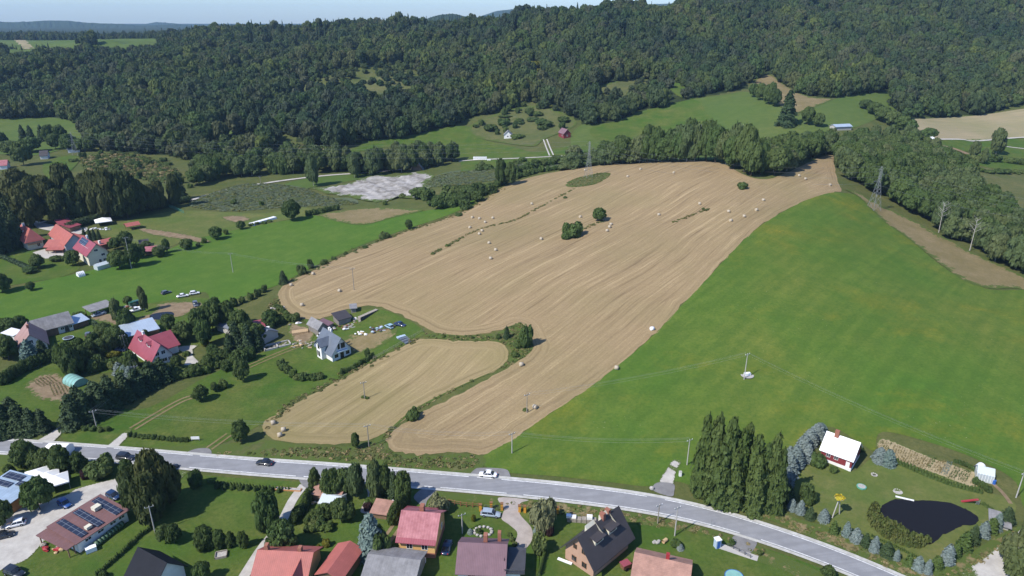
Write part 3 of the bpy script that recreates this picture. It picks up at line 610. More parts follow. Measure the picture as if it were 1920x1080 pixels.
def plant_at(kind, x, y, h, w, label, group=None, z=None):
    """h height and w full crown width in metres"""
    TC[0] += 1; rnd = random.Random(TC[0] * 13 + 5); c, tr = PROTO[kind][rnd.randrange(len(PROTO[kind]))]
    root = bpy.data.objects.new(NAMEOF[kind], None); COL.objects.link(root); root.empty_display_size = 0.3
    root.location = (x, y, H(x, y) if z is None else z); root.rotation_euler = (0, 0, rnd.uniform(0, 6.28)); root.scale = (w/2, w/2, h)
    tag(root, label, CATOF.get(kind, 'tree'), group)
    o = bpy.data.objects.new('crown', c); COL.objects.link(o); o.parent = root
    if tr: o2 = bpy.data.objects.new('trunk', tr); COL.objects.link(o2); o2.parent = root
    return root
def size_at(px, py, hp, wp):
    p = G(px, py); dz = CAM_H - p.z; z = p.y*CP + dz*SP; v = (py - hp - 540) / FPX
    dz2 = p.y * (SP + v*CP) / (CP - v*SP); return p, dz - dz2, wp * z / FPX
def T(kind, px, py, hp, wp, label, group=None):
    """a plant whose foot is at photograph pixel px,py and which shows hp by wp pixels"""
    p, h, w = size_at(px, py, hp, wp); return plant_at(kind, p.x, p.y, h, w, label, group)
# ------------------------------------------------------------------ the far woods (one mass, past counting)
def scatter(name, pts, protos, label, cat, seed=1):
    """pts rows: x, y, z, index, width scale, height scale, rotation"""
    col = bpy.data.collections.new(name + ' kinds')
    for i, o in enumerate(protos): o.name = '%s_%02d' % (name, i); col.objects.link(o)
    me = bpy.data.meshes.new(name); me.vertices.add(len(pts)); me.vertices.foreach_set('co', pts[:, :3].astype(np.float32).ravel())
    ai = me.attributes.new('pick', 'INT', 'POINT'); ai.data.foreach_set('value', pts[:, 3].astype(np.int32))
    asc = me.attributes.new('size', 'FLOAT_VECTOR', 'POINT'); asc.data.foreach_set('vector', np.stack([pts[:, 4], pts[:, 4], pts[:, 5]], -1).astype(np.float32).ravel())
    ar = me.attributes.new('turn', 'FLOAT_VECTOR', 'POINT'); ar.data.foreach_set('vector', np.stack([pts[:, 6]*0, pts[:, 6]*0, pts[:, 6]], -1).astype(np.float32).ravel())
    o = bpy.data.objects.new(name, me); COL.objects.link(o)
    ng = bpy.data.node_groups.new(name, 'GeometryNodeTree')
    ng.interface.new_socket('Geometry', in_out='INPUT', socket_type='NodeSocketGeometry'); ng.interface.new_socket('Geometry', in_out='OUTPUT', socket_type='NodeSocketGeometry')
    gi, go = ng.nodes.new('NodeGroupInput'), ng.nodes.new('NodeGroupOutput')
    ci = ng.nodes.new('GeometryNodeCollectionInfo'); ci.inputs['Collection'].default_value = col; ci.inputs['Separate Children'].default_value = True; ci.inputs['Reset Children'].default_value = True
    ip = ng.nodes.new('GeometryNodeInstanceOnPoints'); ip.inputs['Pick Instance'].default_value = True
    def att(n, ty):
        a = ng.nodes.new('GeometryNodeInputNamedAttribute'); a.data_type = ty; a.inputs['Name'].default_value = n; return a.outputs[0]
    ng.links.new(gi.outputs[0], ip.inputs['Points']); ng.links.new(ci.outputs[0], ip.inputs['Instance'])
    ng.links.new(att('pick', 'INT'), ip.inputs['Instance Index']); ng.links.new(att('size', 'FLOAT_VECTOR'), ip.inputs['Scale'])
    ng.links.new(att('turn', 'FLOAT_VECTOR'), ip.inputs['Rotation']); ng.links.new(ip.outputs[0], go.inputs[0])
    mod = o.modifiers.new('scatter', 'NODES'); mod.node_group = ng
    return tag(o, label, cat, kind='stuff')
def solid(name, parts):
    """one mesh of several (VF, material)"""
    V, F, MI, ms = [], [], [], []
    for vf, m in parts:
        if m not in ms: ms.append(m)
        k = len(V); V += list(vf[0]); F += [tuple(i+k for i in q) for q in vf[1]]; MI += [ms.index(m)] * len(vf[1])
    me = bpy.data.meshes.new(name); me.from_pydata(V, [], F); me.update()
    for m in ms: me.materials.append(MATS[m])
    me.polygons.foreach_set('material_index', MI); return bpy.data.objects.new(name, me)
def jgrid(x0, x1, y0, y1, s):
    gx, gy = np.arange(x0, x1, s), np.arange(y0, y1, s); P = np.stack(np.meshgrid(gx, gy), -1).reshape(-1, 2)
    return P + RNG.uniform(-.42, .42, P.shape) * s
FOREST = [(-900,300),(-300,290),(0,285),(60,275),(110,262),(160,262),(200,285),(300,290),(360,300),(430,298),(500,290),(560,283),(640,275),(700,264),(760,258),(800,250),(850,236),(880,222),(920,212),(960,203),
          (1000,200),(1030,205),(1070,215),(1085,228),(1108,240),(1160,226),(1200,210),(1250,200),(1308,184),(1350,176),(1395,168),(1408,152),(1440,138),(1478,164),(1500,178),(1560,186),(1610,176),(1668,171),
          (1678,200),(1690,222),(1760,220),(1840,214),(1925,195),(2100,170),(2900,150),(2900,-900),(-900,-900)]
CLEAR = [[(-90,96),(-90,74),(0,74),(130,73),(240,71),(302,74),(298,86),(250,92),(228,96),(214,84),(200,90),(190,97),(182,86),(165,76),(150,84),(130,88),(90,90),(60,92),(30,90)],
         [(-150,262),(0,224),(60,221),(110,222),(150,236),(155,262),(130,262),(112,248),(90,262),(60,268),(30,262),(0,264),(-80,280)],
         [(378,247),(430,238),(490,222),(497,230),(440,247),(385,255)], [(1242,150),(1258,149),(1292,170),(1298,184),(1270,180),(1255,165)],
         [(530,173),(560,163),(590,158),(580,170),(545,180)], [(990,120),(1005,114),(1018,130),(1010,142)], [(640,150),(700,140),(720,150),(660,162)], [(372,264),(430,250),(490,236),(502,222),(440,230),(378,244)], [(515,302),(520,255),(545,252),(575,275),(562,302)], [(1120,165),(1160,152),(1200,150),(1190,168),(1140,178)]]
THIN = [[(560,165),(620,135),(700,120),(780,125),(840,150),(820,180),(740,190),(640,185)], [(1090,180),(1130,160),(1200,145),(1240,150),(1240,170),(1170,185),(1110,190)], [(960,195),(1010,190),(1060,205),(1000,215)]]
P = np.vstack([jgrid(-900, 1150, 430, 1250, 9.8), jgrid(-1700, 1700, 1250, 2050, 11)])
Z = hgt(P[:, 0], P[:, 1]); fx, fy, fz = project(P[:, 0], P[:, 1], Z); tx, ty, _ = project(P[:, 0], P[:, 1], Z + 11)
# skip only what lies far outside any nearby view and what the crests bury
ok = inpoly(np.stack([fx, fy], -1), FOREST) & (fx > -500) & (fx < 2450) & (fy > -260)
for i_, c in enumerate(CLEAR):
    bad = inpoly(np.stack([fx, fy], -1), c) | inpoly(np.stack([tx, ty], -1), c)
    if i_ == 0: bad &= P[:, 1] < 1745 - 0.75 * fx
    ok &= ~bad
for c in THIN: ok &= ~(inpoly(np.stack([fx, fy], -1), c) & (RNG.random(len(P)) < 0.2))
vis = np.ones(len(P), bool)          # buried behind crests: depth test along the column with a 30 m allowance
for s in np.linspace(0.3, 0.97, 28):
    hh = hgt(P[:, 0]*s, P[:, 1]*s); line = CAM_H + (Z + 45 - CAM_H) * s
    vis &= hh < line
P, Z, fy = P[ok & vis], Z[ok & vis], fy[ok & vis]
print('forest trees', len(P))
g = RNG; n = len(P)
young = np.zeros(n)
px_, py_, _ = project(P[:, 0], P[:, 1], Z)
for c in THIN: young = np.maximum(young, inpoly(np.stack([px_, py_], -1), c))
clump = np.sin(P[:, 0]*.021 + 1) * np.sin(P[:, 1]*.017 + 2) + 0.6*np.sin(P[:, 0]*.05 - P[:, 1]*.04)
pick = g.integers(0, 6, n); con = (g.random(n) < np.where(P[:, 1] > 1150, 0.5, 0.02 + 0.10 * (clump > .8))); pick = np.where(con, g.integers(6, 8, n), pick)
big = g.random(n) ** 2; hgt_t = (10.5 + 7.5 * big + g.normal(0, 1.4, n)).clip(7, 22) * (1 + 0.14 * np.clip(clump, -1, 1)) * np.where(young > 0, 0.42, 1); wid = np.where(con, g.uniform(2.6, 3.6, n), (4.9 + 4.6 * big + g.normal(0, .6, n)).clip(3.6, 10.5) * np.where(young > 0, .6, 1))
hgt_t = np.where(con, hgt_t * 1.2, hgt_t)
fp = [solid('f', [(broad(200+i, 1000, 0.115, cores=1, n=15, z0=.08, irregular=.22 if i < 4 else .45), 'leaf_forest'), (tube((0,0,-.05), (0,0,.5), .04, .02, 5), 'bark')]) for i in range(6)]
fp += [solid('f', [(conifer(220+i, 500, .17, tiers=8, ragged=.2), 'needle_dark'), (tube((0,0,-.05), (0,0,.3), .05, .03, 5), 'bark')]) for i in range(2)]
scatter('forest', np.column_stack([P, Z, pick, wid, hgt_t, g.uniform(0, 6.28, n)]), fp, 'dense mixed forest covering the hills behind the fields', 'forest')

# dark ground under the woods and over the far country
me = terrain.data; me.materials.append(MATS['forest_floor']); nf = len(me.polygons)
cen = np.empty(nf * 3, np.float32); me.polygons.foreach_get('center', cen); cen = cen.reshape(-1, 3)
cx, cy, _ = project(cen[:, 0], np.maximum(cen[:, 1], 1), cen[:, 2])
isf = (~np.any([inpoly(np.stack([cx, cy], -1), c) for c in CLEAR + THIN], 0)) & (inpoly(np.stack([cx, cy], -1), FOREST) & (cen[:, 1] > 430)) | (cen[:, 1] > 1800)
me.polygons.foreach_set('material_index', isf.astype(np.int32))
# far blue ranges
def far_range(name, prof, z, depth, mat='leaf_far'):
    """a wooded ridge whose crest shows at the given pixels, built as a mound at depth z"""
    xs = np.linspace(prof[0][0], prof[-1][0], 260); tops = np.interp(xs, [p[0] for p in prof], [p[1] for p in prof])
    rr = np.random.default_rng(int(z)); tops = tops - np.abs(rr.normal(0, 900.0 / z, len(xs))) - 1.2*np.sin(xs*.05 + z)
    C = np.array([ray(x, y, z) for x, y in zip(xs, tops)]); V, Fs = [], []; prow = (-1, -.75, -.5, -.25, -.1, 0, .3, .7, 1)
    for i, c in enumerate(C):
        b0 = 40.0
        for u in prow:
            hh = b0 + (c[2] - b0) * (math.cos(math.pi * u) * .5 + .5) + (rr.normal(0, 2.5) if 0 < abs(u) < 1 else 0)
            V.append((c[0] * (1 + u * depth / z), c[1] + u * depth, hh))
    m = len(prow)
    for i in range(len(C) - 1):
        for j in range(m - 1): a = i*m + j; Fs.append((a, a + m, a + m + 1, a + 1))
    return tag(mesh_obj(name, V, Fs, mat, smooth=False), kind='structure')
grass_mat('leaf_far', (0.030,0.050,0.022), (0.045,0.068,0.030), (0.018,0.030,0.014), 0.006)
far_range('distant_hills', [(-900,46),(-300,42),(0,40),(60,41),(130,38),(190,45),(260,47),(330,47),(420,54),(520,58)], 5200, 700)
far_range('distant_hills', [(240,52),(290,43),(330,44),(380,46),(440,50),(480,49),(540,52),(580,47),(620,55),(700,60)], 7200, 700)
far_range('distant_hills', [(640,60),(740,42),(800,36),(825,29),(850,26),(880,31),(900,33),(960,40),(1060,60)], 2700, 350)
far_range('distant_hills', [(820,60),(880,36),(930,22),(980,16),(1020,17),(1080,24),(1150,34),(1220,8),(1260,5),(1300,9),(1500,20),(2200,10)], 6200, 900)
# ------------------------------------------------------------------ air
hm = bpy.data.materials.new('haze'); hm.use_nodes = True; ht = hm.node_tree; ht.nodes.clear()
ho = ht.nodes.new('ShaderNodeOutputMaterial'); pv = ht.nodes.new('ShaderNodeVolumePrincipled'); ht.links.new(pv.outputs[0], ho.inputs['Volume'])
pv.inputs['Density'].default_value = 0.6e-4; pv.inputs['Color'].default_value = (0.44, 0.69, 1.0, 1); pv.inputs['Anisotropy'].default_value = 0.0
x0, x1, y0, y1, z0, z1 = -12000, 12000, -400, 9300, -25, 260
hz = mesh_obj('haze', [(x, y, z) for x in (x0, x1) for y in (y0, y1) for z in (z0, z1)], [(0,1,3,2),(4,6,7,5),(0,4,5,1),(2,3,7,6),(0,2,6,4),(1,5,7,3)], hm); tag(hz, 'thin blue haze over the valley', 'haze', kind='stuff')
# ------------------------------------------------------------------ single trees, belts and shrubs
def belt(poly, spacing, kinds, hr, wr, label, group, jit=.38, skip=0.0, front=None):
    W = grounds(catmull(poly, True, 4))[:, :2] if front is None else front; lo, hi = W.min(0), W.max(0); k = 0
    rnd = random.Random(len(poly) * 31 + int(poly[0][0]))
    gx, gy = np.arange(lo[0], hi[0], spacing), np.arange(lo[1], hi[1], spacing)
    Q = np.stack(np.meshgrid(gx, gy), -1).reshape(-1, 2); Q = Q + np.array([[rnd.uniform(-jit, jit) * spacing for _ in range(2)] for _ in Q]); Q = Q[inpoly(Q, W)]
    for x, y in Q:
        if rnd.random() < skip: continue
        plant_at(rnd.choice(kinds), x, y, rnd.uniform(*hr), rnd.uniform(*wr), label(x, y) if callable(label) else label, group); k += 1
    return k
def row(pts, n, kinds, hp, wp, label, group=None, jit=1.5):
    C = catmull([p for p in pts], False, 12); L = np.concatenate([[0], np.cumsum(np.hypot(*np.diff(C, axis=0).T))]); rnd = random.Random(int(pts[0][0] + pts[0][1] * 3))
    for i in range(n):
        s = L[-1] * ((i + .5) / n); x = np.interp(s, L, C[:, 0]) + rnd.uniform(-jit, jit); y = np.interp(s, L, C[:, 1]) + rnd.uniform(-jit, jit) * .5
        T(rnd.choice(kinds), x, y, rnd.uniform(*hp), rnd.uniform(*wp), label, group)
def zones(text, marks, rows):
    """label by the nearest landmark (photograph x of its foot) and by how far into the belt the plant stands"""
    def f(x, y):
        px, py, _ = project(x, y, H(x, y)); m_ = min(marks, key=lambda q: abs(q[0] - px))[1]
        W = rows(px) if callable(rows) else rows; r = W[0][1]
        for lim, nm in W:
            if py < lim: r = nm
        return text % (r, m_)
    return f
def wood_rows(px):
    f = np.interp(px, [1583,1618,1672,1712,1765,1832,1925,2050], [334,350,382,404,436,474,520,560]); b_ = np.interp(px, [1570,1592,1640,1700,1765,1815,1858,1925,2010,2050], [300,284,268,270,305,340,392,432,470,520])
    return [(9999, 'front-row'), (f - (f-b_)*.25, 'inner'), (f - (f-b_)*.6, 'hindmost')]
# dense wood to the right of the green meadow
n = belt([(1570,304),(1592,284),(1640,268),(1700,270),(1765,305),(1815,340),(1858,392),(1925,432),(2010,470),(2050,560),(1925,520),(1832,474),(1765,436),(1712,404),(1672,382),(1618,350),(1586,334)],
     8.2, ['birch', 'broadleaf', 'birch', 'broadleaf'], (10, 15), (8.5, 12.5), zones('%s leafy tree of the right-hand wood, %s', [(1578,'beside the field neck'),(1640,'behind the pale pylon'),(1700,'just right of the pale pylon'),(1760,'around the white dead trees'),(1825,'by the leaning birch trunk'),(1890,'above the end of the dry strip'),(1960,'at the right picture edge')], wood_rows), 'trees of the wood right of the meadow')
print('right wood', n)
# belt behind the crest of the stubble field (it stands on the far slope)
rnd = random.Random(5); k = 0
crest = [(1062,318,296),(1078,316,275),(1092,313,290),(1110,311,284),(1130,310,268),(1148,309,262),(1163,308,255),(1180,307,262),(1198,306,252),(1210,306,236),(1226,305,245),(1242,304,255),(1258,304,248),(1272,304,240),(1288,304,228),(1305,303,222),(1322,304,230),(1340,306,232),(1358,309,238),
         (1376,318,235),(1392,328,228),(1406,333,250)]
for (x, yb, yt) in crest:
    for back in (5, 14):
        p = G(x + rnd.uniform(-4, 4), yb + 2); s = 1 + back / p.y; X, Y = p.x * s, p.y * s; z = H(X, Y)
        dzt = Y * (SP + (yt + rnd.uniform(-8, 14) + (9 if back < 9 else 0) - 540) / FPX * CP) / (CP - (yt - 540) / FPX * SP); h = CAM_H - dzt - z
        plant_at(rnd.choice(['birch', 'broadleaf']), X, Y, max(4, h), rnd.uniform(10, 13.5), 'leafy tree behind the stubble crest, ' + ('right of its pylon' if x < 1155 else 'low left part' if x < 1205 else 'left of the highest crowns' if x < 1262 else 'among the highest crowns' if x < 1345 else 'above the corner bush'), 'trees behind the crest of the stubble field'); k += 1
belt([(1408,334),(1440,334),(1480,320),(1512,304),(1540,292),(1560,288),(1560,276),(1520,284),(1470,296),(1420,305),(1400,315)], 7.5, ['birch', 'broadleaf'], (11, 16), (9, 12.5), 'tall leafy tree in the belt left of the narrow field neck', 'trees beside the field neck')
belt([(885,245),(905,228),(960,207),(1010,203),(1055,215),(1070,235),(1020,255),(960,268),(900,256)], 10, ['bush', 'broadleaf', 'green_bush'], (1.5, 8), (4, 12), 'bush or small tree in the rough clearing around the far white house', 'bushes of the rough clearing', skip=.55)
T('bush', 1392, 354, 12, 20, 'low dark bush at the field corner under the crest belt')
# tree line behind: field corner, meadow trees
T('spruce', 1474, 236, 66, 36, 'tallest dark poplar-like tree above the belt behind the crest')
T('broadleaf', 1513, 234, 34, 24, 'round tree between the tall dark tree and the long white roof')
T('broadleaf', 1534, 238, 26, 20, 'smaller round tree just left of the long white roof')
for i, (x, y, h_, w_) in enumerate([(1412,182,26,18),(1425,188,32,20),(1440,196,38,22),(1452,200,34,20),(1446,188,34,18)]):
    T('broadleaf', x, y, h_, w_, 'grey-green tree in the clump between two sunlit hill meadows', 'clump between the hill meadows')
for i, (x, y, h_, w_) in enumerate([(1623,205,18,26),(1640,216,24,28),(1655,228,28,30),(1672,236,28,28),(1690,245,28,30),(1705,250,26,26),(1740,262,22,28)]):
    T('broadleaf', x, y, h_, w_, 'bushy tree on the slope between the hill meadow and the brown field', 'trees above the right wood')
T('birch', 1867, 290, 50, 26, 'tallest birch in the green strip at the far right')
T('birch', 1825, 298, 34, 18, 'slender birch left of the tallest one at the far right')
T('birch', 1843, 308, 30, 14, 'thin birch with white trunk in front of the far right clump')
T('bush', 1832, 303, 12, 26, 'low bush under the slender birches at the far right')
T('bush', 1858, 302, 14, 34, 'wide low bush at the foot of the tallest far right birch')
row([(1885,304),(1905,308),(1930,310)], 4, ['bush'], (9, 12), (18, 24), 'low bush in the row along the far right edge', 'bushes along the far right strip')
row([(1830,320),(1860,325),(1890,326),(1925,324)], 6, ['bush'], (6, 9), (16, 22), 'low bush in the hedge across the rough meadow', 'hedge across the rough meadow')
T('broadleaf', 1806, 352, 40, 30, 'dark round tree standing off the right wood by the rough meadow')
# mid valley
belt([(560,322),(640,326),(720,330),(790,318),(850,303),(840,296),(760,302),(680,310),(590,308)], 8.5, ['birch', 'broadleaf', 'birch'], (11, 17), (8, 11.5), zones('%s tree in the row along the valley lane, %s', [(590,'at its left end'),(650,'above the left spoil tip'),(710,'above the middle spoil'),(770,'around the dark barn'),(835,'at its right end')], [(9999,'front'),(316,'rear')]), 'trees along the valley lane', skip=.1)
belt([(365,348),(440,344),(520,330),(590,318),(590,300),(520,302),(440,306),(370,318)], 9.5, ['birch', 'broadleaf', 'green_bush'], (9, 15), (8, 12), zones('%s tree in the thicket left of the valley lane, %s', [(385,'at its left end'),(440,'left of its middle'),(500,'right of its middle'),(570,'next to the lane row')], [(9999,'front'),(328,'middle'),(312,'rear')]), 'thicket left of the valley lane', skip=.2)
T('birch', 588, 349, 60, 26, 'tall ragged tree alone on the bright strip by the grey spoil')
T('birch', 665, 333, 44, 24, 'tall tree standing in front of the lane row above the grey spoil')
T('birch', 707, 327, 52, 24, 'tall dark tree in the lane row nearest the spoil')
belt([(880,325),(925,318),(960,312),(985,306),(975,300),(930,305),(885,312)], 9, ['bush', 'green_bush'], (3, 5), (5, 8), 'low bush in the damp strip left of the lane', 'bushes of the damp strip', skip=.45)
T('broadleaf', 940, 350, 52, 22, 'tall tree at the field edge below the white wrapped bales')
T('broadleaf', 957, 348, 44, 22, 'right one of two tall trees at the upper left field edge')
for i, (x, y, h_, w_) in enumerate([(868,386,22,30),(842,388,28,34),(822,392,26,30),(850,376,30,40),(878,374,26,34),(900,366,24,34),(786,372,20,34),(800,374,22,30),(806,386,10,14),(872,392,18,26),(894,378,20,24),(918,362,20,30)]):
    T('green_bush' if i % 2 else 'broadleaf', x, y, h_, w_, 'dark bushy tree in the thicket right of the grey spoil', 'thicket right of the spoil')
row([(900,370),(935,350),(985,330),(1040,318),(1075,312)], 22, ['bush', 'green_bush'], (6, 13), (11, 19), 'shrub in the hedge along the upper left rim of the stubble field', 'hedge along the upper left field rim', 2)
row([(960,330),(1000,316),(1050,306),(1090,300)], 10, ['green_bush', 'broadleaf'], (12, 18), (18, 26), 'bushy tree in the strip between field rim and lane', 'bushy strip by the lane', 2)
T('bush', 755, 371, 8, 14, 'grey bush on the front edge of the grey spoil'); T('bush', 722, 384, 8, 10, 'tiny bush below the grey spoil')
# settlement edge bushes, valley floor
belt([(420,405),(470,395),(540,386),(600,388),(560,380),(480,380),(400,388)], 12, ['bush'], (1.5, 3.5), (3, 6), 'low scrub bush in the marshy patch', 'marsh scrub', skip=.3)
belt([(260,330),(330,330),(360,345),(350,360),(280,350)], 13, ['bush', 'green_bush'], (2, 5), (4, 7), 'scattered bush on the rough slope behind the park trees', 'bushes on the rough slope', skip=.2)
belt([(130,300),(170,290),(240,290),(300,300),(340,318),(280,325),(200,318)], 13, ['bush', 'green_bush'], (2, 5), (4, 7), 'bush among tall weeds behind the park trees', 'bushes among tall weeds', skip=.35)
for x, y, h_, w_, s in [(548,414,38,34,'dark round tree at the end of the long white shelter'),(405,449,24,24,'dark round tree at the corner of the sports lawn'),(350,468,20,22,'round dark bush on the near edge of the sports lawn'),
        (425,440,10,10,'small bush right of the round tree by the sports lawn'),(452,430,16,16,'bush left of the long white shelter'),(767,430,18,14,'round bush on the rim between meadow and stubble field'),(722,447,12,20,'wide dark bush on the rim left of the round one'),
        (383,456,10,10,'small round bush below the bare path'),(372,462,8,9,'smallest bush on the sports lawn edge'),(313,474,26,14,'slim pale tree by the brown hut'),(303,476,16,16,'dark bush between slim tree and brown hut')]: T('broadleaf' if h_ > 15 else 'bush', x, y, h_, w_, s)
row([(575,405),(600,400),(636,393)], 8, ['green_bush'], (9, 11), (10, 13), 'dark shrub in the short hedge right of the big round tree', 'short hedge above the valley meadow')
row([(465,425),(490,420),(510,416)], 4, ['bush'], (4, 6), (9, 12), 'low bush in front of the long white shelter', 'bushes before the long shelter')
for x, y, h_, w_, s in [(532,532,24,17,'dark tree on the rim left of the field lobe'),(567,514,18,18,'dark bush on the rim next to the nearest bale'),(583,503,18,12,'upright bush third along the left rim'),(607,496,10,14,'low bush fourth along the left rim'),(626,487,6,10,'very low bush fifth along the left rim'),
        (648,477,5,8,'tiny bush sixth along the left rim'),(495,548,14,12,'leftmost dark bush of the rim hedge'),(484,556,14,12,'second dark bush of the rim hedge'),(470,562,13,12,'third dark bush of the rim hedge'),(455,568,12,12,'fourth dark bush of the rim hedge'),
        (440,574,16,14,'bush at the lower end of the rim hedge'),(685,465,5,12,'flat bush low on the left rim below the meadow'),(860,405,6,14,'flat bush where the rim meets the thicket')]: T('spruce' if 'dark' in s and h_ > 20 else 'green_bush', x, y, h_, w_, s)
# park trees upper left
for i, (x, y, h_, w_) in enumerate([(60,425,85,56),(25,428,60,46),(-10,430,90,50),(95,410,80,46),(115,420,66,44),(150,414,78,40),(185,412,92,44),(208,412,96,50),(240,408,88,56),(262,402,66,40),(130,395,88,50),(168,400,74,34),(75,400,70,48),(40,395,78,56),(5,395,66,48),(215,392,60,44),(285,396,50,36),(330,388,62,22),(300,392,52,26)]):
    T('park', x, y, h_, w_, 'tall dark park tree behind the red-roofed houses', 'tall park trees behind the red roofs')
for x, y, h_, w_ in [(10,470,80,40),(36,462,66,30),(-20,480,90,50),(20,450,70,30)]: T('spruce', x, y, h_, w_, 'dark conifer left of the leftmost red roof', 'conifers left of the red roofs')
T('spruce', 338, 374, 50, 26, 'dark conical spruce at the end of the long hedge'); T('thuja', 18, 452, 20, 10, 'yellowish slim conifer beside the leftmost red house')
T('birch', 296, 378, 44, 24, 'pale tree just left of the bare dead tree')
for x in (45, 60, 80, 100): T('spruce', x, 262 + (x % 7), 30, 16, 'dark conifer beside the far left meadow', 'conifers by the far left meadow')
for x, y, h_, w_ in [(60,285,28,36),(130,285,34,30),(95,270,36,22),(115,268,34,22),(105,280,30,26),(20,290,26,34),(45,310,44,34),(150,284,24,30),(170,284,28,26),(5,275,26,20)]: T('broadleaf', x, y, h_, w_, 'round grey-green tree around the far left roofs', 'trees around the far left roofs')
# around the red roofs
for x, y, h_, w_, s in [(72,503,26,26,'dark round tree on the lawn left of the maroon-roofed house'),(137,498,28,26,'big dark tree touching the maroon-roofed house'),(105,490,10,22,'wide bush between the yard and the dark tree'),(56,512,12,24,'bush at the foot of the clipped hedge'),
        (216,468,22,20,'dark tree behind the maroon-roofed house, left'),(238,464,30,26,'round tree behind the red shed'),(225,504,34,36,'largest tree right of the maroon-roofed house'),(252,500,42,30,'dark tree behind the leaning pole'),(262,484,26,24,'tree above the brown hut'),
        (275,468,16,18,'bush left of the small dark shack'),(298,482,20,20,'dark bush right of the brown hut'),(59,545,16,16,'round dark shrub on the near edge of the left plot'),(5,548,34,34,'dark tree cut by the left picture edge above the meadow')]: T('broadleaf', x, y, h_, w_, s)
for x in (160,170,178,187): T('spruce', x, 448 + (x-160)*.1, 20, 9, 'slim dark conifer in the four behind the red annex', 'four slim conifers')
# left settlement
row([(5,722),(40,700),(80,682),(118,668)], 17, ['dark_round'], (17, 22), (16, 20), 'dark clipped shrub of the long hedge below the pink-roofed house', 'long hedge below the pink roof', 1)
L = 'dark conifer in the thick row below the vegetable plot'
for x, y, h_, w_ in [(140,800,60,34),(165,790,56,30),(190,778,58,34),(210,765,52,34),(235,750,50,30),(258,738,46,30),(285,724,46,30),(306,716,44,28),(180,760,44,30),(205,745,40,28),(150,775,50,30)]: T('spruce', x, y, h_, w_ * 1.35, L, 'conifer row below the vegetable plot')
for x, y, h_, w_ in [(10,815,60,40),(40,812,52,36),(62,812,46,30),(82,808,40,26),(-15,800,50,40),(25,790,44,34)]: T('spruce', x, y, h_, w_ * 1.25, 'dark conifer in the clump at the left picture edge above the road', 'conifer clump at the left edge')
for x, y, h_, w_ in [(122,690,46,30),(140,704,56,38),(158,690,40,30),(170,676,36,30),(190,668,32,28),(208,660,34,28),(225,652,36,28),(178,655,30,26),(130,670,30,24),(150,660,26,22)]: T('dark_round', x, y, h_, w_, 'dark tree in the thick hedge left of the maroon villa', 'dark hedge trees left of the maroon villa')
T('green_bush', 178, 695, 24, 30, 'leafy shrub at the left end of the villa garden'); T('blue_spruce', 60, 684, 46, 34, 'dark bluish spruce before the pink-roofed house'); T('spruce', 82, 672, 34, 26, 'spruce hiding the corner of the pink-roofed house')
for x, y, h_, w_, s, kd in [(222,606,46,22,'tall slim poplar by the small garden pond','birch'),(272,585,48,16,'tallest narrow tree beside the little pond','birch'),(238,620,40,30,'dark tree left of the pale metal roof','broadleaf'),(215,580,18,14,'dark bush behind the carport','broadleaf'),(241,572,16,16,'bush above the parked pickup','broadleaf'),
        (150,600,14,24,'bush behind the grey barn','bush'),(250,700,40,24,'round dark tree at the left wall of the maroon villa','broadleaf'),(275,640,22,12,'little tree before the pale metal roof','broadleaf'),(318,618,28,26,'dark bush right of the pale metal roof','broadleaf'),(345,640,36,36,'olive round tree above the villa drive','broadleaf'),
        (375,630,52,34,'big dark tree at the workshop roof, left','broadleaf'),(400,622,56,40,'big dark tree at the workshop roof, middle','broadleaf'),(385,650,50,30,'dark tree between villa drive and workshop','broadleaf'),
        (445,658,56,30,'tallest conifer in front of the workshop','spruce'),(468,660,50,28,'conifer right of the tallest before the workshop','spruce'),(432,664,38,24,'conifer left of the tallest before the workshop','spruce'),(485,655,44,24,'rightmost conifer before the workshop','spruce'),
        (368,702,20,26,'round clipped shrub beside the villa drive','dark_round'),(392,690,24,26,'second round shrub right of the villa drive','dark_round'),(405,684,20,24,'third round shrub right of the villa drive','dark_round'),(425,696,18,20,'shrub between the round ones and the vine rows','broadleaf'),
        (455,715,42,28,'pale green tree above the farm track','broadleaf'),(378,752,28,28,'round bush beside the farm track','broadleaf'),(403,735,18,14,'small tree by the dry mound','broadleaf'),(418,728,16,18,'bush next to the small tree by the dry mound','bush'),
        (452,830,40,30,'round green tree standing over the road verge','broadleaf'),(667,842,30,16,'young green tree on the verge below the small field','broadleaf'),(774,785,18,26,'dark bush on the strip between the two stubble fields','green_bush'),(508,612,30,30,'dark tree behind the lumber stack','broadleaf'),
        (300,698,12,16,'low yellow shrub before the villa gable','yellow_bush'),(211,668,10,26,'golden shrub in the villa garden','yellow_bush'),(385,648,10,16,'golden shrub by the curved drive','yellow_bush'),(332,690,22,20,'dark shrub at the villa corner','dark_round'),(350,668,10,14,'small shrub on the drive edge','bush')]: T(kd, x, y, h_, w_, s)
row([(215,700),(240,705),(262,712)], 5, ['blue_spruce', 'bush', 'green_bush'], (16, 24), (18, 26), 'mixed shrub in the villa front garden', 'villa front garden shrubs', 4)
row([(390,660),(410,664),(430,672),(415,680)], 7, ['bush', 'yellow_bush', 'green_bush'], (8, 14), (10, 18), 'flower garden shrub right of the curved drive', 'flower garden shrubs', 4)
row([(522,682),(540,698),(562,712),(605,710)], 9, ['green_bush', 'bush'], (9, 17), (14, 20), 'shrub in the hooked hedge below the white house', 'hooked hedge below the white house', 1.5)
row([(638,702),(665,690),(690,676),(702,670)], 10, ['green_bush'], (7, 12), (9, 12), 'shrub in the short dark hedge right of the white house', 'short dark hedge by the white house', 1)
T('green_bush', 690, 668, 14, 12, 'bushier shrub at the upper end of the short dark hedge')
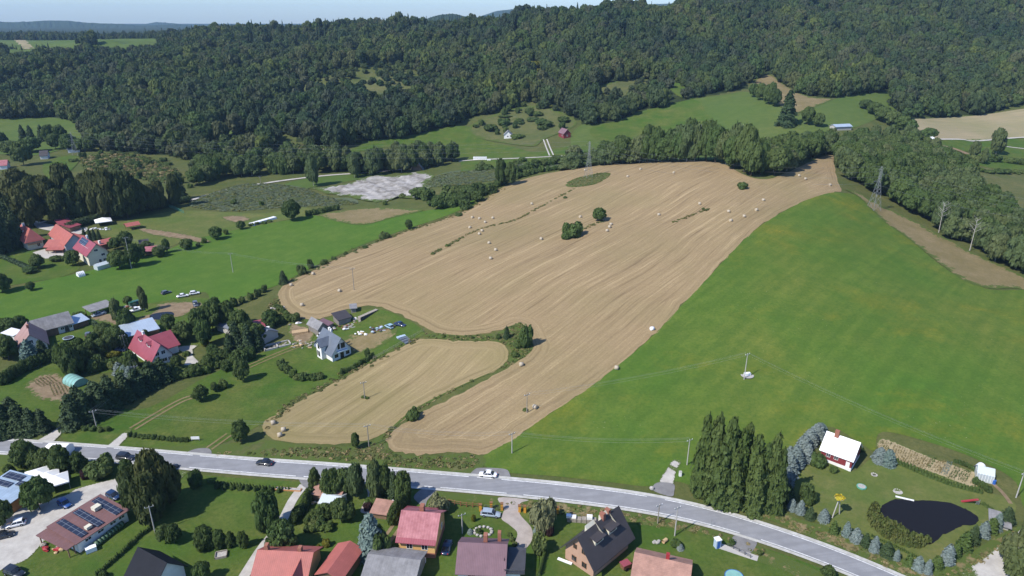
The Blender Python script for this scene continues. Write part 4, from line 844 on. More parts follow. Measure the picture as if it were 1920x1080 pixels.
T('spruce', 950, 634, 22, 13, 'small dark conifer at the corner between the stubble fields'); T('green_bush', 934, 635, 9, 10, 'small round bush left of the corner conifer'); T('green_bush', 985, 650, 42, 26, 'dark bushy tree between the upper and lower stubble fields')
T('bush', 972, 650, 12, 20, 'low bush left of the dark bushy tree between the fields'); T('bush', 965, 668, 9, 16, 'low weed bush on the strip below the dark bushy tree')
for x, y in [(832,633),(858,634),(886,635),(914,634)]: T('bush', x, y, 5, 6, 'tiny shrub on the grass strip between the fields', 'tiny shrubs on the grass strip')
# stubble field
T('broadleaf', 1123, 415, 25, 26, 'round green tree alone in the middle of the big stubble field'); T('green_bush', 1074, 443, 26, 38, 'large dark bush below the lone tree in the stubble field'); T('green_bush', 1062, 448, 14, 20, 'smaller bush leaning on the large field bush')
for x, y, w_ in [(985,770,10),(682,746,10),(688,748,8),(812,477,8),(840,462,10),(1060,372,8),(1318,393,6)]: T('bush', x, y, 4, w_, 'weed tuft left standing in the stubble', 'weed tufts in the stubble')
# right: conifer group, pond garden
for i, (x, y, h_, w_) in enumerate([(1312,925,142,34),(1333,932,148,38),(1356,938,150,40),(1330,910,120,30),(1378,940,130,34),(1388,930,132,26),(1405,948,128,32),(1425,952,118,30),(1438,955,138,32),(1452,958,112,30),(1345,948,110,36),(1370,950,104,34),(1412,962,100,30)]):
    T('larch', x, y, h_, w_ * 1.12, 'tall dense conifer in the dark group beside the road', 'tall conifer group by the road')
for x, y, h_, w_ in [(1538,808,14,26),(1532,818,24,28),(1518,832,28,30),(1506,846,30,32),(1512,862,26,30),(1490,872,34,34),(1478,888,36,34),(1470,905,32,34),(1492,862,26,26),(1478,868,30,28)]: T('blue_spruce', x, y, h_, w_, 'blue spruce in the slanting row left of the white-roofed cottage', 'blue spruces left of the cottage')
for x, y, h_, w_ in [(1462,925,34,36),(1475,940,30,32),(1450,935,36,36)]: T('spruce', x, y, h_, w_, 'dark spruce at the lower end of the blue row', 'dark spruces below the blue row')
for x, y, h_, w_, s in [(1534,872,20,30,'dark bush at the left corner of the cottage'),(1562,886,12,14,'low bush before the cottage wall'),(1512,940,34,32,'round green tree on the lawn by the road hedge'),(1614,846,10,12,'little bush right of the cottage roof')]: T('green_bush', x, y, h_, w_, s)
T('blue_spruce', 1648, 864, 24, 28, 'left one of two blue spruces right of the cottage'); T('blue_spruce', 1664, 870, 26, 28, 'right one of two blue spruces right of the cottage')
hedge = [(1484,955,'blue_spruce',20,20),(1500,962,'blue_spruce',24,20),(1518,972,'spruce',22,26),(1544,976,'blue_spruce',22,22),(1562,1000,'thuja',24,20),(1586,1004,'blue_spruce',26,24),(1604,1014,'blue_spruce',24,22),(1622,1024,'spruce',24,24),(1638,1033,'blue_spruce',28,24),(1662,1042,'spruce',26,26),(1680,1050,'blue_spruce',20,18),
         (1703,1060,'thuja',22,20),(1720,1068,'blue_spruce',26,22),(1738,1075,'blue_spruce',26,24),(1756,1064,'thuja',22,24),(1775,1054,'blue_spruce',34,30),(1790,1044,'thuja',30,26),(1806,1030,'thuja',34,28),(1822,1018,'spruce',34,28),(1843,1005,'blue_spruce',28,26),(1858,996,'thuja',26,24),(1868,992,'blue_spruce',30,26),(1885,980,'spruce',30,30)]
for i, (x, y, kd, h_, w_) in enumerate(hedge):
    T(kd, x, y, h_ * .95, w_ * (0.86 + .16*math.sin(i*2.3)), {'blue_spruce': 'blue-grey spruce in the row round the dark pond garden', 'spruce': 'dark green spruce in the row round the dark pond garden', 'thuja': 'yellow-green conifer in the row round the dark pond garden'}[kd], {'blue_spruce': 'blue spruces round the pond garden', 'spruce': 'dark spruces round the pond garden', 'thuja': 'yellow-green conifers round the pond garden'}[kd])
row([(1678,868),(1720,886),(1780,910),(1842,926)], 26, ['thuja'], (9, 12), (7, 8.5), 'small clipped thuja in the straight row below the vegetable beds', 'thuja row below the vegetable beds', .3)
row([(1632,1006),(1680,1028),(1722,1048)], 24, ['thuja'], (5, 7), (3.5, 4.5), 'tiny young thuja along the pond side of the road hedge', 'young thujas by the pond', .2)
row([(1840,946),(1862,960)], 9, ['thuja'], (6, 8), (3.5, 4.5), 'tiny young thuja beside the red slide', 'young thujas by the slide', .2)
row([(1826,906),(1845,916),(1855,925)], 5, ['green_bush'], (9, 13), (10, 14), 'dark leafy crop bush below the glasshouse', 'crop bushes below the glasshouse', 1)
row([(1788,866),(1810,874),(1828,882)], 6, ['green_bush'], (6, 8), (8, 11), 'low bean bush above the vegetable beds', 'bean row above the beds', .5)
for x, y, h_, w_ in [(1890,1058,56,40),(1912,1062,60,46),(1930,1040,80,50),(1905,1082,50,50),(1940,1085,80,60)]: T('birch', x, y, h_, w_, 'leafy tree in the clump at the lower right corner beside the side road', 'trees at the lower right corner')
T('broadleaf', 1551, 1082, 20, 24, 'round bush at the bottom edge beside the road')
# south of the road
big = dict()
for x, y, h_, w_, s, kd in [(262,960,86,52,'left crown of the huge dark tree beside the solar barn','park'),(300,955,110,66,'highest crown of the huge dark tree beside the solar barn','park'),(320,945,70,50,'right crown of the huge dark tree beside the solar barn','park'),(290,978,90,56,'front crown of the huge dark tree beside the solar barn','park'),
        (50,870,42,46,'leftmost dark tree between canopies and road','dark_round'),(88,880,38,32,'dark tree under the white roadside tarp','dark_round'),(118,886,50,36,'tall dark tree behind the white canopies','dark_round'),(150,882,34,30,'dark tree right of the white canopies','dark_round'),(68,878,30,26,'dark tree between the leftmost tree and the tarp','dark_round'),
        (192,890,30,54,'wide round olive bush beside the road','bush'),(160,898,18,16,'purple bush below the canopies','purple_bush'),(239,892,30,26,'round dark tree left of the huge tree','dark_round'),(20,892,20,20,'small dark tree above the blue metal roof','dark_round'),
        (75,955,54,52,'spreading tree between the metal roof and gravel yard','broadleaf'),(5,985,44,40,'olive tree cut by the left edge below the metal roof','broadleaf'),(369,912,30,26,'round dark tree at the end of the young thuja hedge','dark_round'),
        (310,1016,30,30,'bushy tree above the black-roofed house, left','broadleaf'),(328,1018,34,28,'bushy tree above the black-roofed house, right','broadleaf'),(386,1028,40,36,'dark round tree largest of the lawn row','dark_round'),(412,1026,32,26,'dark tree second in the lawn row','dark_round'),(434,1026,28,18,'slim dark tree third in the lawn row','dark_round'),(457,1026,30,20,'slim dark tree fourth in the lawn row','dark_round'),
        (504,992,70,46,'big oval dark tree beside the gravel footpath','dark_round'),(532,1034,54,56,'wide dark round tree below the footpath','dark_round'),(592,920,42,20,'slim tree left in the roadside grove','broadleaf'),(622,932,52,40,'dark tree second in the roadside grove','dark_round'),(645,930,50,34,'olive tree third in the roadside grove','broadleaf'),(668,932,62,34,'birch with pale trunk in the roadside grove','birch'),
        (706,938,74,36,'tallest birch right of the white path','birch'),(722,936,64,30,'dark tree right of the tallest birch','broadleaf'),(740,940,56,30,'dark fir in the roadside grove','spruce'),(757,942,58,34,'rightmost dark tree of the roadside grove','dark_round'),(640,978,42,36,'round tree behind the garden greenhouse','broadleaf'),(655,976,34,30,'bush right of the tree behind the greenhouse','broadleaf'),
        (698,1040,74,54,'bluish big spruce left of the orange house','blue_spruce'),(715,1044,50,40,'dark foliage at the right foot of the bluish spruce','green_bush'),(822,962,30,40,'pale willow bush by the brown fence','willow'),(1018,992,56,48,'large pale willow bush beside the curved drive','willow'),(1012,1036,36,34,'yellow-green round bush below the pale willow','bush'),
        (1030,1002,22,18,'dark purple bush under the pale willow','purple_bush'),(1008,1000,16,18,'blue bush under the pale willow','blue_spruce'),(888,978,14,8,'thin golden thuja on the lawn by the silver car','yellow_bush'),(898,1000,9,12,'low dark shrub in the stone circle','green_bush'),(882,1000,8,12,'grey shrub in the stone circle','blue_spruce'),
        (1266,1024,14,20,'green shrub on the lawn right of the brick house','green_bush'),(1275,1030,10,14,'silver shrub beside the green lawn shrub','blue_spruce'),(1372,1020,10,12,'young tree beside the footbridge','green_bush'),(1424,1040,8,12,'tuft right of the footbridge','bush'),(380,1090,34,30,'dark bush right of the black roof at the bottom edge','broadleaf'),(195,1082,12,16,'bush at the bottom of the thuja line','green_bush'),
        (612,965,20,34,'bright green shrub bed beside the greenhouse','green_bush'),(590,985,14,26,'leafy vegetable patch left of the big lawn','bush'),(612,992,12,30,'tomato patch on the big lawn','bush'),(597,1030,8,10,'low yellow flowers on the lawn','yellow_bush'),(612,1024,12,16,'yellow shrub near the low flowers','yellow_bush'),(690,955,12,18,'reddish bush beside the greenhouse','purple_bush'),(718,938,10,18,'low bush by the white tunnel','bush')]: T(kd, x, y, h_, w_, s)
row([(552,985),(572,955),(585,930),(590,915)], 10, ['dark_round'], (16, 24), (14, 20), 'dark hedge shrub along the gravel footpath', 'hedge along the gravel footpath', 1)
row([(735,985),(748,965),(762,945)], 7, ['dark_round'], (26, 32), (18, 22), 'bright green clipped hedge tree behind the orange house', 'hedge behind the orange house', 1)
row([(388,905),(430,910),(480,915),(545,920)], 26, ['thuja'], (6, 8), (5, 6.5), 'small thuja in the roadside hedge row right of the gravel entry', 'roadside thuja hedge', .4)
row([(400,915),(440,918),(480,920),(530,924)], 9, ['green_bush'], (8, 10), (9, 11), 'round low shrub in the second row of the roadside hedge', 'second row of the roadside hedge', .4)
row([(180,1082),(215,1052),(245,1025),(262,1008),(288,990)], 30, ['thuja'], (7, 11), (4.5, 6.5), 'young thuja in the slanting line beside the solar barn', 'thuja line beside the solar barn', .4)
row([(1010,1082),(1018,1052),(1024,1034)], 9, ['thuja'], (11, 14), (6.5, 8), 'slim thuja in the tight row left of the brick house', 'thuja row by the brick house', .3)
row([(240,818),(270,821),(310,825),(355,829)], 13, ['green_bush'], (6, 9), (9, 12), 'clipped shrub in the low hedge above the road', 'low hedge above the road', .6)
row([(155,805),(180,808),(210,808)], 4, ['green_bush'], (6, 9), (10, 16), 'low shrub right of the conifer clump above the road', 'low shrubs above the road', 1)
# clipped hedges and weed strips
def hedge_line(pts, hm_, wm, mat, label, name='hedge', cat='hedge', size=.3, dens=9, seed=3):
    W = grounds(catmull(pts, False, 6)); L = []
    acc = 0; lobes = []
    for a, b_ in zip(W[:-1], W[1:]):
        n = max(1, int(np.hypot(*(b_ - a)[:2]) / (wm * .55)))
        for i in range(n): p = a + (b_ - a) * i / n; lobes.append((tuple(p + [0, 0, hm_ * .5]), (wm * .55, wm * .55, hm_ * .55)))
    n = int(sum(l[1][0] * l[1][2] for l in lobes) * dens * 4); rnd = random.Random(seed)
    VF = join([leaves(lobes, n, size, seed)] + [ico(c, tuple(x*.85 for x in r), rnd, 1) for c, r in lobes])
    return tag(mesh_obj(name, VF[0], VF[1], mat), label, cat)
hedge_line([(130,432),(165,420),(200,412),(250,400),(300,390),(313,388)], 4.2, 4.0, 'needle_dark', 'long dark clipped hedge between park trees and sports lawn')
hedge_line([(312,388),(330,383),(356,378)], 3.6, 4.0, 'needle_dark', 'shorter hedge continuing the long one towards the lane')
hedge_line([(0,482),(25,492),(48,502),(58,508)], 1.6, 2.6, 'needle_dark', 'low clipped hedge slanting across the lawn at the left edge')
hedge_line([(145,600),(148,616)], 2.4, 1.2, 'needle_dark', 'short dark screen hedge right of the barn end'); hedge_line([(176,610),(190,622)], 2.2, 1.2, 'needle_dark', 'short dark hedge between the parked cars')
leaf_mat('leaf_weed', [(0.11,0.15,0.045), (0.16,0.165,0.06), (0.09,0.13,0.038)], 2.0)
# weeds along rims, as one mass each
def weeds(name, polys, spacing, hr, label, mats=('leaf_weed', 'dry_stalk', 'leaf_weed'), cat='weeds', wr=(.35, .85), line=None):
    Ps = []
    for poly in polys:
        W = grounds(catmull(poly, True, 4))[:, :2]; lo, hi = W.min(0), W.max(0); Q = jgrid(lo[0], hi[0], lo[1], hi[1], spacing); Ps.append(Q[inpoly(Q, W)])
    for ln, wd in (line or []):
        W = grounds(catmull(ln, False, 8))[:, :2]; n = int(np.hypot(*np.diff(W, axis=0).T).sum() / spacing * 2.2); s = RNG.uniform(0, len(W) - 1, n); i = np.minimum(s.astype(int), len(W) - 2)
        Q = W[i] + (W[i+1] - W[i]) * (s - i)[:, None] + RNG.normal(0, wd, (n, 2)); Ps.append(Q)
    P = np.vstack(Ps); n = len(P)
    prs = [solid('w', [(leaves([((0,0,.35), (1,1,.6))], 34, .42, 300+i), m)]) for i, m in enumerate(mats)]
    scatter(name, np.column_stack([P, hgt(P[:, 0], P[:, 1]) + lift(P[:, 1], 1), RNG.integers(0, len(mats), n), RNG.uniform(*wr, n), RNG.uniform(*hr, n), RNG.uniform(0, 6.28, n)]), prs, label, cat); return n
k = weeds('weeds', [[(985,668),(940,690),(880,716),(820,744),(770,772),(730,806),(716,826),(722,836),(738,803),(768,779),(830,742),(890,713),(938,690),(958,668),(956,652),(935,642),(880,638),(810,634),(795,628),(820,626),(880,630),(930,625),(975,606),(990,628),(1000,650)],
   [(522,560),(505,570),(500,585),(530,600),(560,605),(600,600),(580,602),(550,594),(530,580)],[(1062,346),(1075,337),(1100,330),(1125,325),(1144,326),(1135,336),(1115,346),(1085,351)],[(410,855),(560,840),(650,842),(720,830),(735,850),(790,858),(860,855),(900,858),(880,878),(800,880),(700,868),(560,858),(430,850)]],
   1.35, (.15, .45), 'tall weeds and rough grass on the strips between and below the stubble fields', line=[([(870,398),(830,412),(770,432),(700,456),(640,481),(585,508),(545,528)], 1.2), ([(940,352),(905,375),(870,397)], 1.4),
   ([(810,478),(850,455),(900,430),(960,415),(1010,390),(1075,355)], .5), ([(1100,428),(1130,414)], .8), ([(1260,418),(1330,392)], .4), ([(500,795),(560,750),(640,708),(700,676),(780,638)], 1.0)])
k2 = weeds('dry_grass', [[(945,940),(1000,940),(1150,958),(1250,977),(1345,999),(1430,1030),(1420,1040),(1370,1017),(1300,998),(1200,984),(1060,964),(960,948)],[(1410,962),(1500,978),(1560,1000),(1660,1042),(1740,1085),(1700,1078),(1620,1045),(1540,1014),(1460,982)],[(1745,1085),(1840,1040),(1900,995),(1915,990),(1850,1050),(1790,1085)]],
   1.5, (.15, .32), 'tall dry grass on the road verges', mats=('dry_stalk', 'leaf_weed', 'dry_stalk'), cat='dry grass')
k3 = weeds('reeds', [[(1632,955),(1640,950),(1648,962),(1658,978),(1680,988),(1700,1000),(1730,1012),(1745,1010),(1735,1022),(1715,1028),(1680,1018),(1650,1002),(1632,980)]], .5, (.9, 1.8), 'tall green reeds along the left and near shore of the dark pond', mats=('reed_stalk',), cat='reeds', wr=(.35, .6))
k4 = weeds('marsh_plants', [[(150,300),(220,288),(290,300),(340,330),(300,345),(240,330),(180,325)],[(480,262),(560,270),(640,280),(560,292),(480,290)]], 3.4, (.5, 1.5), 'rank green and brown wild plants on the valley slopes', cat='wild plants', wr=(.9, 2.2), mats=('leaf_weed', 'leaf_bush', 'dry_stalk'))
leaf_mat('leaf_reedgrey', [(0.13,0.17,0.10), (0.16,0.19,0.12), (0.11,0.15,0.085)], 1.0)
k5 = weeds('marsh_reeds', [[(355,385),(400,362),(470,345),(560,352),(610,370),(668,382),(600,386),(520,390),(430,396)],[(800,350),(830,328),(920,318),(1000,306),(960,330),(880,345)]], 1.6, (.3, .65), 'grey-green reed beds on both sides of the grey spoil', mats=('leaf_reedgrey', 'leaf_reedgrey', 'leaf_weed'), cat='reed bed', wr=(.9, 1.8))
sheet('pond', 'pond_water', [(1647,957),(1660,945),(1684,937),(1706,939),(1745,940),(1778,944),(1805,953),(1828,966),(1834,976),(1826,984),(1800,988),(1785,996),(1765,1006),(1755,1016),(1738,1022),(1712,1015),(1690,1003),(1665,985),(1650,972)], 3.4, 2.0, jitter=0.1)
print('weeds', k, k2, k3, k4, 'plants', TC[0])

for pts, n, kd, hp, wp, lb, gr in [([(395,668),(420,676),(445,680),(470,672)], 12, ['green_bush', 'bush', 'broadleaf'], (14, 26), (16, 26), 'leafy shrub in the wild garden below the workshop', 'wild garden below the workshop'),
    ([(180,690),(210,690),(240,690),(262,698)], 9, ['bush', 'green_bush', 'dark_round'], (14, 24), (18, 28), 'shrub behind the villa front garden', 'shrubs behind the villa front garden'),
    ([(255,716),(285,712),(310,704),(335,706)], 9, ['dark_round', 'green_bush'], (18, 30), (20, 28), 'dark shrub between villa and conifer row', 'shrubs between villa and conifers'),
    ([(400,600),(430,612),(455,630),(490,645)], 7, ['broadleaf', 'dark_round'], (34, 54), (30, 42), 'big dark tree screening the long workshop', 'trees screening the workshop'),
    ([(330,712),(360,704),(395,694),(430,684),(470,668)], 14, ['green_bush', 'bush'], (9, 16), (12, 20), 'low shrub in the ragged row above the farm track', 'ragged row above the farm track'),
    ([(195,640),(215,645),(235,650)], 5, ['broadleaf', 'dark_round'], (26, 36), (26, 34), 'dark tree left of the pale metal roof', 'trees left of the pale metal roof'),
    ([(0,660),(12,668),(20,678)], 4, ['broadleaf'], (30, 44), (30, 40), 'dark tree at the left edge beside the pink-roofed house', 'trees left of the pink-roofed house'),
    ([(0,625),(20,620),(40,612)], 4, ['broadleaf'], (18, 26), (22, 30), 'dark bushy tree behind the white lean-to', 'trees behind the white lean-to'),
    ([(560,600),(520,610),(505,620)], 5, ['green_bush', 'bush'], (10, 20), (14, 22), 'weedy bush left of the lumber stack', 'bushes left of the lumber stack'),
    ([(520,575),(535,590),(550,600)], 6, ['bush'], (6, 11), (10, 16), 'weedy bush below the field lobe', 'bushes below the field lobe'),
    ([(590,1000),(600,985),(585,970),(570,1000)], 7, ['bush', 'green_bush'], (10, 18), (14, 24), 'garden shrub right of the gravel footpath', 'garden shrubs right of the footpath'),
    ([(690,948),(712,945),(735,950)], 5, ['bush', 'green_bush'], (10, 18), (14, 20), 'shrub around the short white tunnel', 'shrubs around the short white tunnel'),
    ([(955,1000),(962,1015),(968,1030)], 3, ['bush'], (5, 8), (8, 12), 'low flower bush left of the curved drive', 'flower bushes by the drive')]: row(pts, n, kd, hp, wp, lb, gr, 4)
# ------------------------------------------------------------------ building materials
def striped(name, col, pitch, depth=.5, axis=0, rough=.5, var=.15, metal=0.0, spec=.4, stain=None):
    """sheet or tile roof: ribs across the object's own x (0) or y (1) direction, with soft weathering"""
    m, t, b = newmat(name, rough, spec); b.inputs['Metallic'].default_value = metal
    tc = nd(t, "ShaderNodeTexCoord").outputs['Object']; sx = nd(t, "ShaderNodeSeparateXYZ"); t.links.new(tc, sx.inputs[0])
    w = mth(t, 'PINGPONG', sx.outputs[axis], pitch / 2); w = mth(t, 'MULTIPLY', w, 2 / pitch)
    n = noise(t, tc, .5, 6, .7)
    c = mixc(t, ramp(t, n, [(.3, (0,0,0)), (.72, (1,1,1))]), tuple(x*(1-var) for x in col), tuple(min(1, x*(1+var)) for x in (stain or col)))
    c = mixc(t, mth(t, 'MULTIPLY', ramp(t, w, [(0, (1,1,1)), (.16, (0,0,0))]), depth), c, tuple(x*.45 for x in col))
    t.links.new(c, b.inputs['Base Color']); bump(t, b, w, .4, .04); MATS[name] = m
striped('roof_slate', (.115,.135,.165), .45, .35, 0); striped('roof_slate_y', (.115,.135,.165), .45, .35, 1)
striped('roof_maroon', (.27,.065,.082), .5, .3, 0, .45); striped('roof_maroon_y', (.27,.065,.082), .5, .3, 1, .45)
striped('roof_faded', (.29,.080,.092), .6, .3, 0, .6, .2, stain=(.37,.15,.16)); striped('roof_faded_y', (.42,.125,.125), .6, .4, 1, .5, .22, stain=(.45,.2,.2))
striped('roof_red', (.35,.105,.085), .4, .3, 0, .6); striped('roof_red_y', (.35,.105,.085), .4, .3, 1, .6)
striped('roof_plum', (.165,.095,.110), .35, .35, 0, .7); striped('roof_plum_y', (.185,.105,.120), .35, .35, 1, .7)
striped('roof_brown_y', (.165,.085,.080), .9, .2, 1, .75)
striped('roof_grey', (.21,.205,.205), 1.0, .3, 0, .85, .3); striped('roof_grey_y', (.24,.24,.245), 1.0, .35, 1, .85, .35)
striped('roof_black', (.014,.015,.020), .35, .5, 1, .7, spec=.15); striped('roof_dark', (.050,.044,.046), .35, .35, 0, .6)
striped('roof_rosy', (.30,.185,.165), .9, .2, 1, .8); striped('roof_brick', (.34,.19,.145), .3, .4, 1, .85, .3)
striped('roof_workshop', (.15,.17,.21), .8, .4, 0, .5); striped('roof_metal', (.46,.54,.62), .8, .25, 0, .35, .1, .3); striped('roof_metal_y', (.42,.52,.60), .8, .35, 1, .35, .15, .3)
striped('roof_white', (.80,.80,.80), .7, .08, 0, .5, .04)
striped('brick_wall', (.46,.285,.200), .25, .2, 0, .9, .12); striped('planks', (.20,.125,.075), .22, .5, 0, .9, .25); striped('planks_red', (.20,.030,.034), .25, .4, 2, .7, .1)
striped('planks_grey', (.27,.245,.215), .22, .5, 0, .95, .3)
for nm, c in dict(plaster_white=(.74,.73,.70), plaster_cream=(.62,.58,.46), plaster_orange=(.66,.40,.16), plaster_grey=(.42,.43,.46), concrete=(.42,.40,.37), orange_wall=(.45,.22,.09), brick_base=(.30,.13,.09)).items(): simple(nm, c, .9, .1, .1, .6)
simple('frame_white', (.78,.78,.76), .5, .4, .03); simple('frame_brown', (.22,.11,.05), .6, .3, .1); simple('white_plastic', (.82,.82,.82), .4, .4, .05); simple('tarp_white', (.82,.81,.78), .6, .3, .06)
simple('turquoise_film', (.22,.42,.37), .35, .5, .12, 1.2); simple('green_wrap', (.09,.155,.085), .45, .4, .25, 2.5); simple('rust', (.20,.09,.055), .9, .1, .3, 4); simple('wood_new', (.52,.37,.21), .85, .1, .25, 3); simple('wood_old', (.30,.27,.23), .95, .1, .35, 3)
simple('red_paint', (.32,.03,.035), .4, .5, .1); simple('blue_paint', (.03,.12,.42), .4, .5, .1); simple('teal_paint', (.10,.33,.25), .5, .4, .1); simple('orange_paint', (.62,.30,.04), .6, .3, .15); simple('dark_metal', (.06,.06,.065), .5, .5, .2); simple('steel', (.25,.27,.28), .6, .4, .15, 2, .3)
simple('stone', (.40,.38,.35), .9, .1, .3, 3); simple('yellow_paint', (.72,.66,.04), .6, .3, .1); simple('pale_blue', (.40,.50,.60), .5, .4, .15); simple('hay', (.42,.345,.235), .95, .05, .25, 5); simple('hay_end', (.48,.40,.285), .95, .05, .3, 6); simple('net_wrap', (.43,.37,.28), .7, .2, .1, 3)
m, t, b = newmat('glass_dark', .08, .6); b.inputs['Base Color'].default_value = (.02,.024,.03,1); MATS['glass_dark'] = m
m, t, b = newmat('solar', .15, .6); tc = nd(t, "ShaderNodeTexCoord").outputs['Object']; sx = nd(t, "ShaderNodeSeparateXYZ"); t.links.new(tc, sx.inputs[0])
w1 = mth(t, 'PINGPONG', sx.outputs[0], .5); w2 = mth(t, 'PINGPONG', sx.outputs[1], .82); ww = mth(t, 'MINIMUM', w1, w2)
c = mixc(t, ramp(t, ww, [(.02, (1,1,1)), (.05, (0,0,0))]), (.024,.030,.050), (.22,.24,.27)); t.links.new(c, b.inputs['Base Color']); MATS['solar'] = m
m, t, b = newmat('film', .25, .5); b.inputs['Base Color'].default_value = (.62,.68,.70,1); b.inputs['Alpha'].default_value = .72; MATS['film'] = m
def paint(name, c):
    m, t, b = newmat(name, .3, .5); b.inputs['Base Color'].default_value = (*c, 1); b.inputs['Coat Weight'].default_value = .6; b.inputs['Coat Roughness'].default_value = .08; MATS[name] = m
for nm, c in dict(car_white=(.78,.78,.78), car_black=(.018,.020,.024), car_navy=(.015,.035,.09), car_blue=(.02,.07,.24), car_silver=(.30,.36,.42), car_grey=(.10,.11,.12), car_green=(.03,.10,.06), car_teal=(.30,.45,.50), car_red=(.30,.02,.02)).items(): paint(nm, c)
simple('tyre', (.02,.02,.02), .9, .1, .1); paint('lamp_glass', (.7,.7,.68)); paint('tail_glass', (.45,.02,.02))
# ------------------------------------------------------------------ building blocks
def box(x0, x1, y0, y1, z0, z1):
    V = [(x, y, z) for z in (z0, z1) for x, y in ((x0, y0), (x1, y0), (x1, y1), (x0, y1))]
    return V, [(3,2,1,0),(4,5,6,7),(0,1,5,4),(1,2,6,5),(2,3,7,6),(3,0,4,7)]
def prism(poly, axis, a, b_):
    """extrude a polygon of (u, z) along x (axis 0) or y (axis 1) from a to b"""
    n = len(poly); f = (lambda u, z, s: (s, u, z)) if axis == 0 else (lambda u, z, s: (u, s, z))
    V = [f(u, z, a) for u, z in poly] + [f(u, z, b_) for u, z in poly]
    F = [(i, (i+1) % n, n+(i+1) % n, n+i) for i in range(n)] + [tuple(range(n))[::-1], tuple(range(n, 2*n))]
    return V, F
def add(parent, name, VF, mat, smooth=False, label=None):
    o = mesh_obj(name, VF[0], VF[1], mat, parent, smooth)
    bm = bmesh.new(); bm.from_mesh(o.data); bmesh.ops.recalc_face_normals(bm, faces=bm.faces); bm.to_mesh(o.data); bm.free()
    if label: o['label'] = label
    return o
def root_at(name, p, ang, label, cat, group=None):
    o = bpy.data.objects.new(name, None); COL.objects.link(o); o.location = p; o.rotation_euler = (0, 0, ang); o.empty_display_size = .5
    return tag(o, label, cat, group)
def gable_roof(X, Y, zw, rise, ridge, ov=.5, t=.16, shed=False, hip=0.0):
    """shell over footprint X by Y; ridge 'x' or 'y'; hip cuts the ridge ends back (metres)"""
    L, W = (X, Y) if ridge == 'x' else (Y, X); s = rise / (W / 2); e = ov * s
    if shed: s = rise / W; P = [(-ov, zw - ov*s), (W + ov, zw + rise + ov*s)]
    else: P = [(-ov, zw - e), (W/2, zw + rise), (W + ov, zw - e)]
    ax = 0 if ridge == 'x' else 1
    if hip and not shed:
        zl, zr = zw - e, zw + rise; g = lambda a, u, z: (a, u, z) if ax == 0 else (u, a, z)
        V = [g(-ov, -ov, zl), g(L+ov, -ov, zl), g(L+ov, W+ov, zl), g(-ov, W+ov, zl), g(hip, W/2, zr), g(L-hip, W/2, zr)]
        V += [(x, y, z - t) for x, y, z in V[:4]]
        return V, [(0,1,5,4),(1,2,5),(2,3,4,5),(3,0,4),(0,1,7,6),(1,2,8,7),(2,3,9,8),(3,0,6,9),(6,7,8,9)]
    return prism(P + [(u, z - t) for u, z in P[::-1]], ax, -ov, L + ov)
def walls(X, Y, zw, rise, ridge, shed=False, hip=False):
    if hip: return box(0, X, 0, Y, -.8, zw)
    W = Y if ridge == 'x' else X; L = X if ridge == 'x' else Y
    P = [(0, -.8), (W, -.8), (W, zw + rise - .18), (0, zw - .18)] if shed else [(0, -.8), (W, -.8), (W, zw - .18), (W/2, zw + rise - .18), (0, zw - .18)]
    return prism(P, 0 if ridge == 'x' else 1, 0, L)
def opening(root, X, Y, face, u, z, w, h, kind='window', fm='frame_white', pm='glass_dark'):
    """window or door on face R (y=0, towards R), L (x=0), B (y=Y) or E (x=X); u metres along the face from corner F"""
    f = .07
    bars = [(u-w/2, u+w/2, z, z+f), (u-w/2, u+w/2, z+h-f, z+h), (u-w/2, u-w/2+f, z+f, z+h-f), (u+w/2-f, u+w/2, z+f, z+h-f)] + ([(u-f/2, u+f/2, z+f, z+h-f)] if kind == 'window' and w > .8 else [])
    def place(a, b_, z0, z1, o):
        if face == 'R': return box(a, b_, -o, .05, z0, z1)
        if face == 'E': return box(X-.05, X+o, a, b_, z0, z1)
        if face == 'B': return box(a, b_, Y-.05, Y+o, z0, z1)
        return box(-o, .05, a, b_, z0, z1)
    fr = add(root, kind, join([place(*bb, .06) for bb in bars]), fm)
    if kind == 'window': add(fr, 'pane', place(u-w/2+f, u+w/2-f, z+f, z+h-f, .025), pm)
    else: add(fr, 'door_leaf', place(u-w/2+f, u+w/2-f, z+f, z+h-f, .025), pm)
def frame_of(F, Rr, L, depth):
    F, Rr = G(*F), G(*Rr); v = (Rr - F); v.z = 0; ang = math.atan2(v.y, v.x); X = v.length
    if L is not None:
        u = G(*L) - F; u.z = 0; nrm = Vector((-math.sin(ang), math.cos(ang), 0)); Y = abs(u.dot(nrm))
        ul = u.length; a2 = math.atan2(u.y, u.x) - math.pi/2                    # square the corner between both readings
        d_ = (a2 - ang + math.pi) % (2*math.pi) - math.pi; ang = ang + d_ * (ul / (ul + X)); Y = ul * math.cos(d_ * .3)
    else: Y = depth
    return F, ang, X, Y
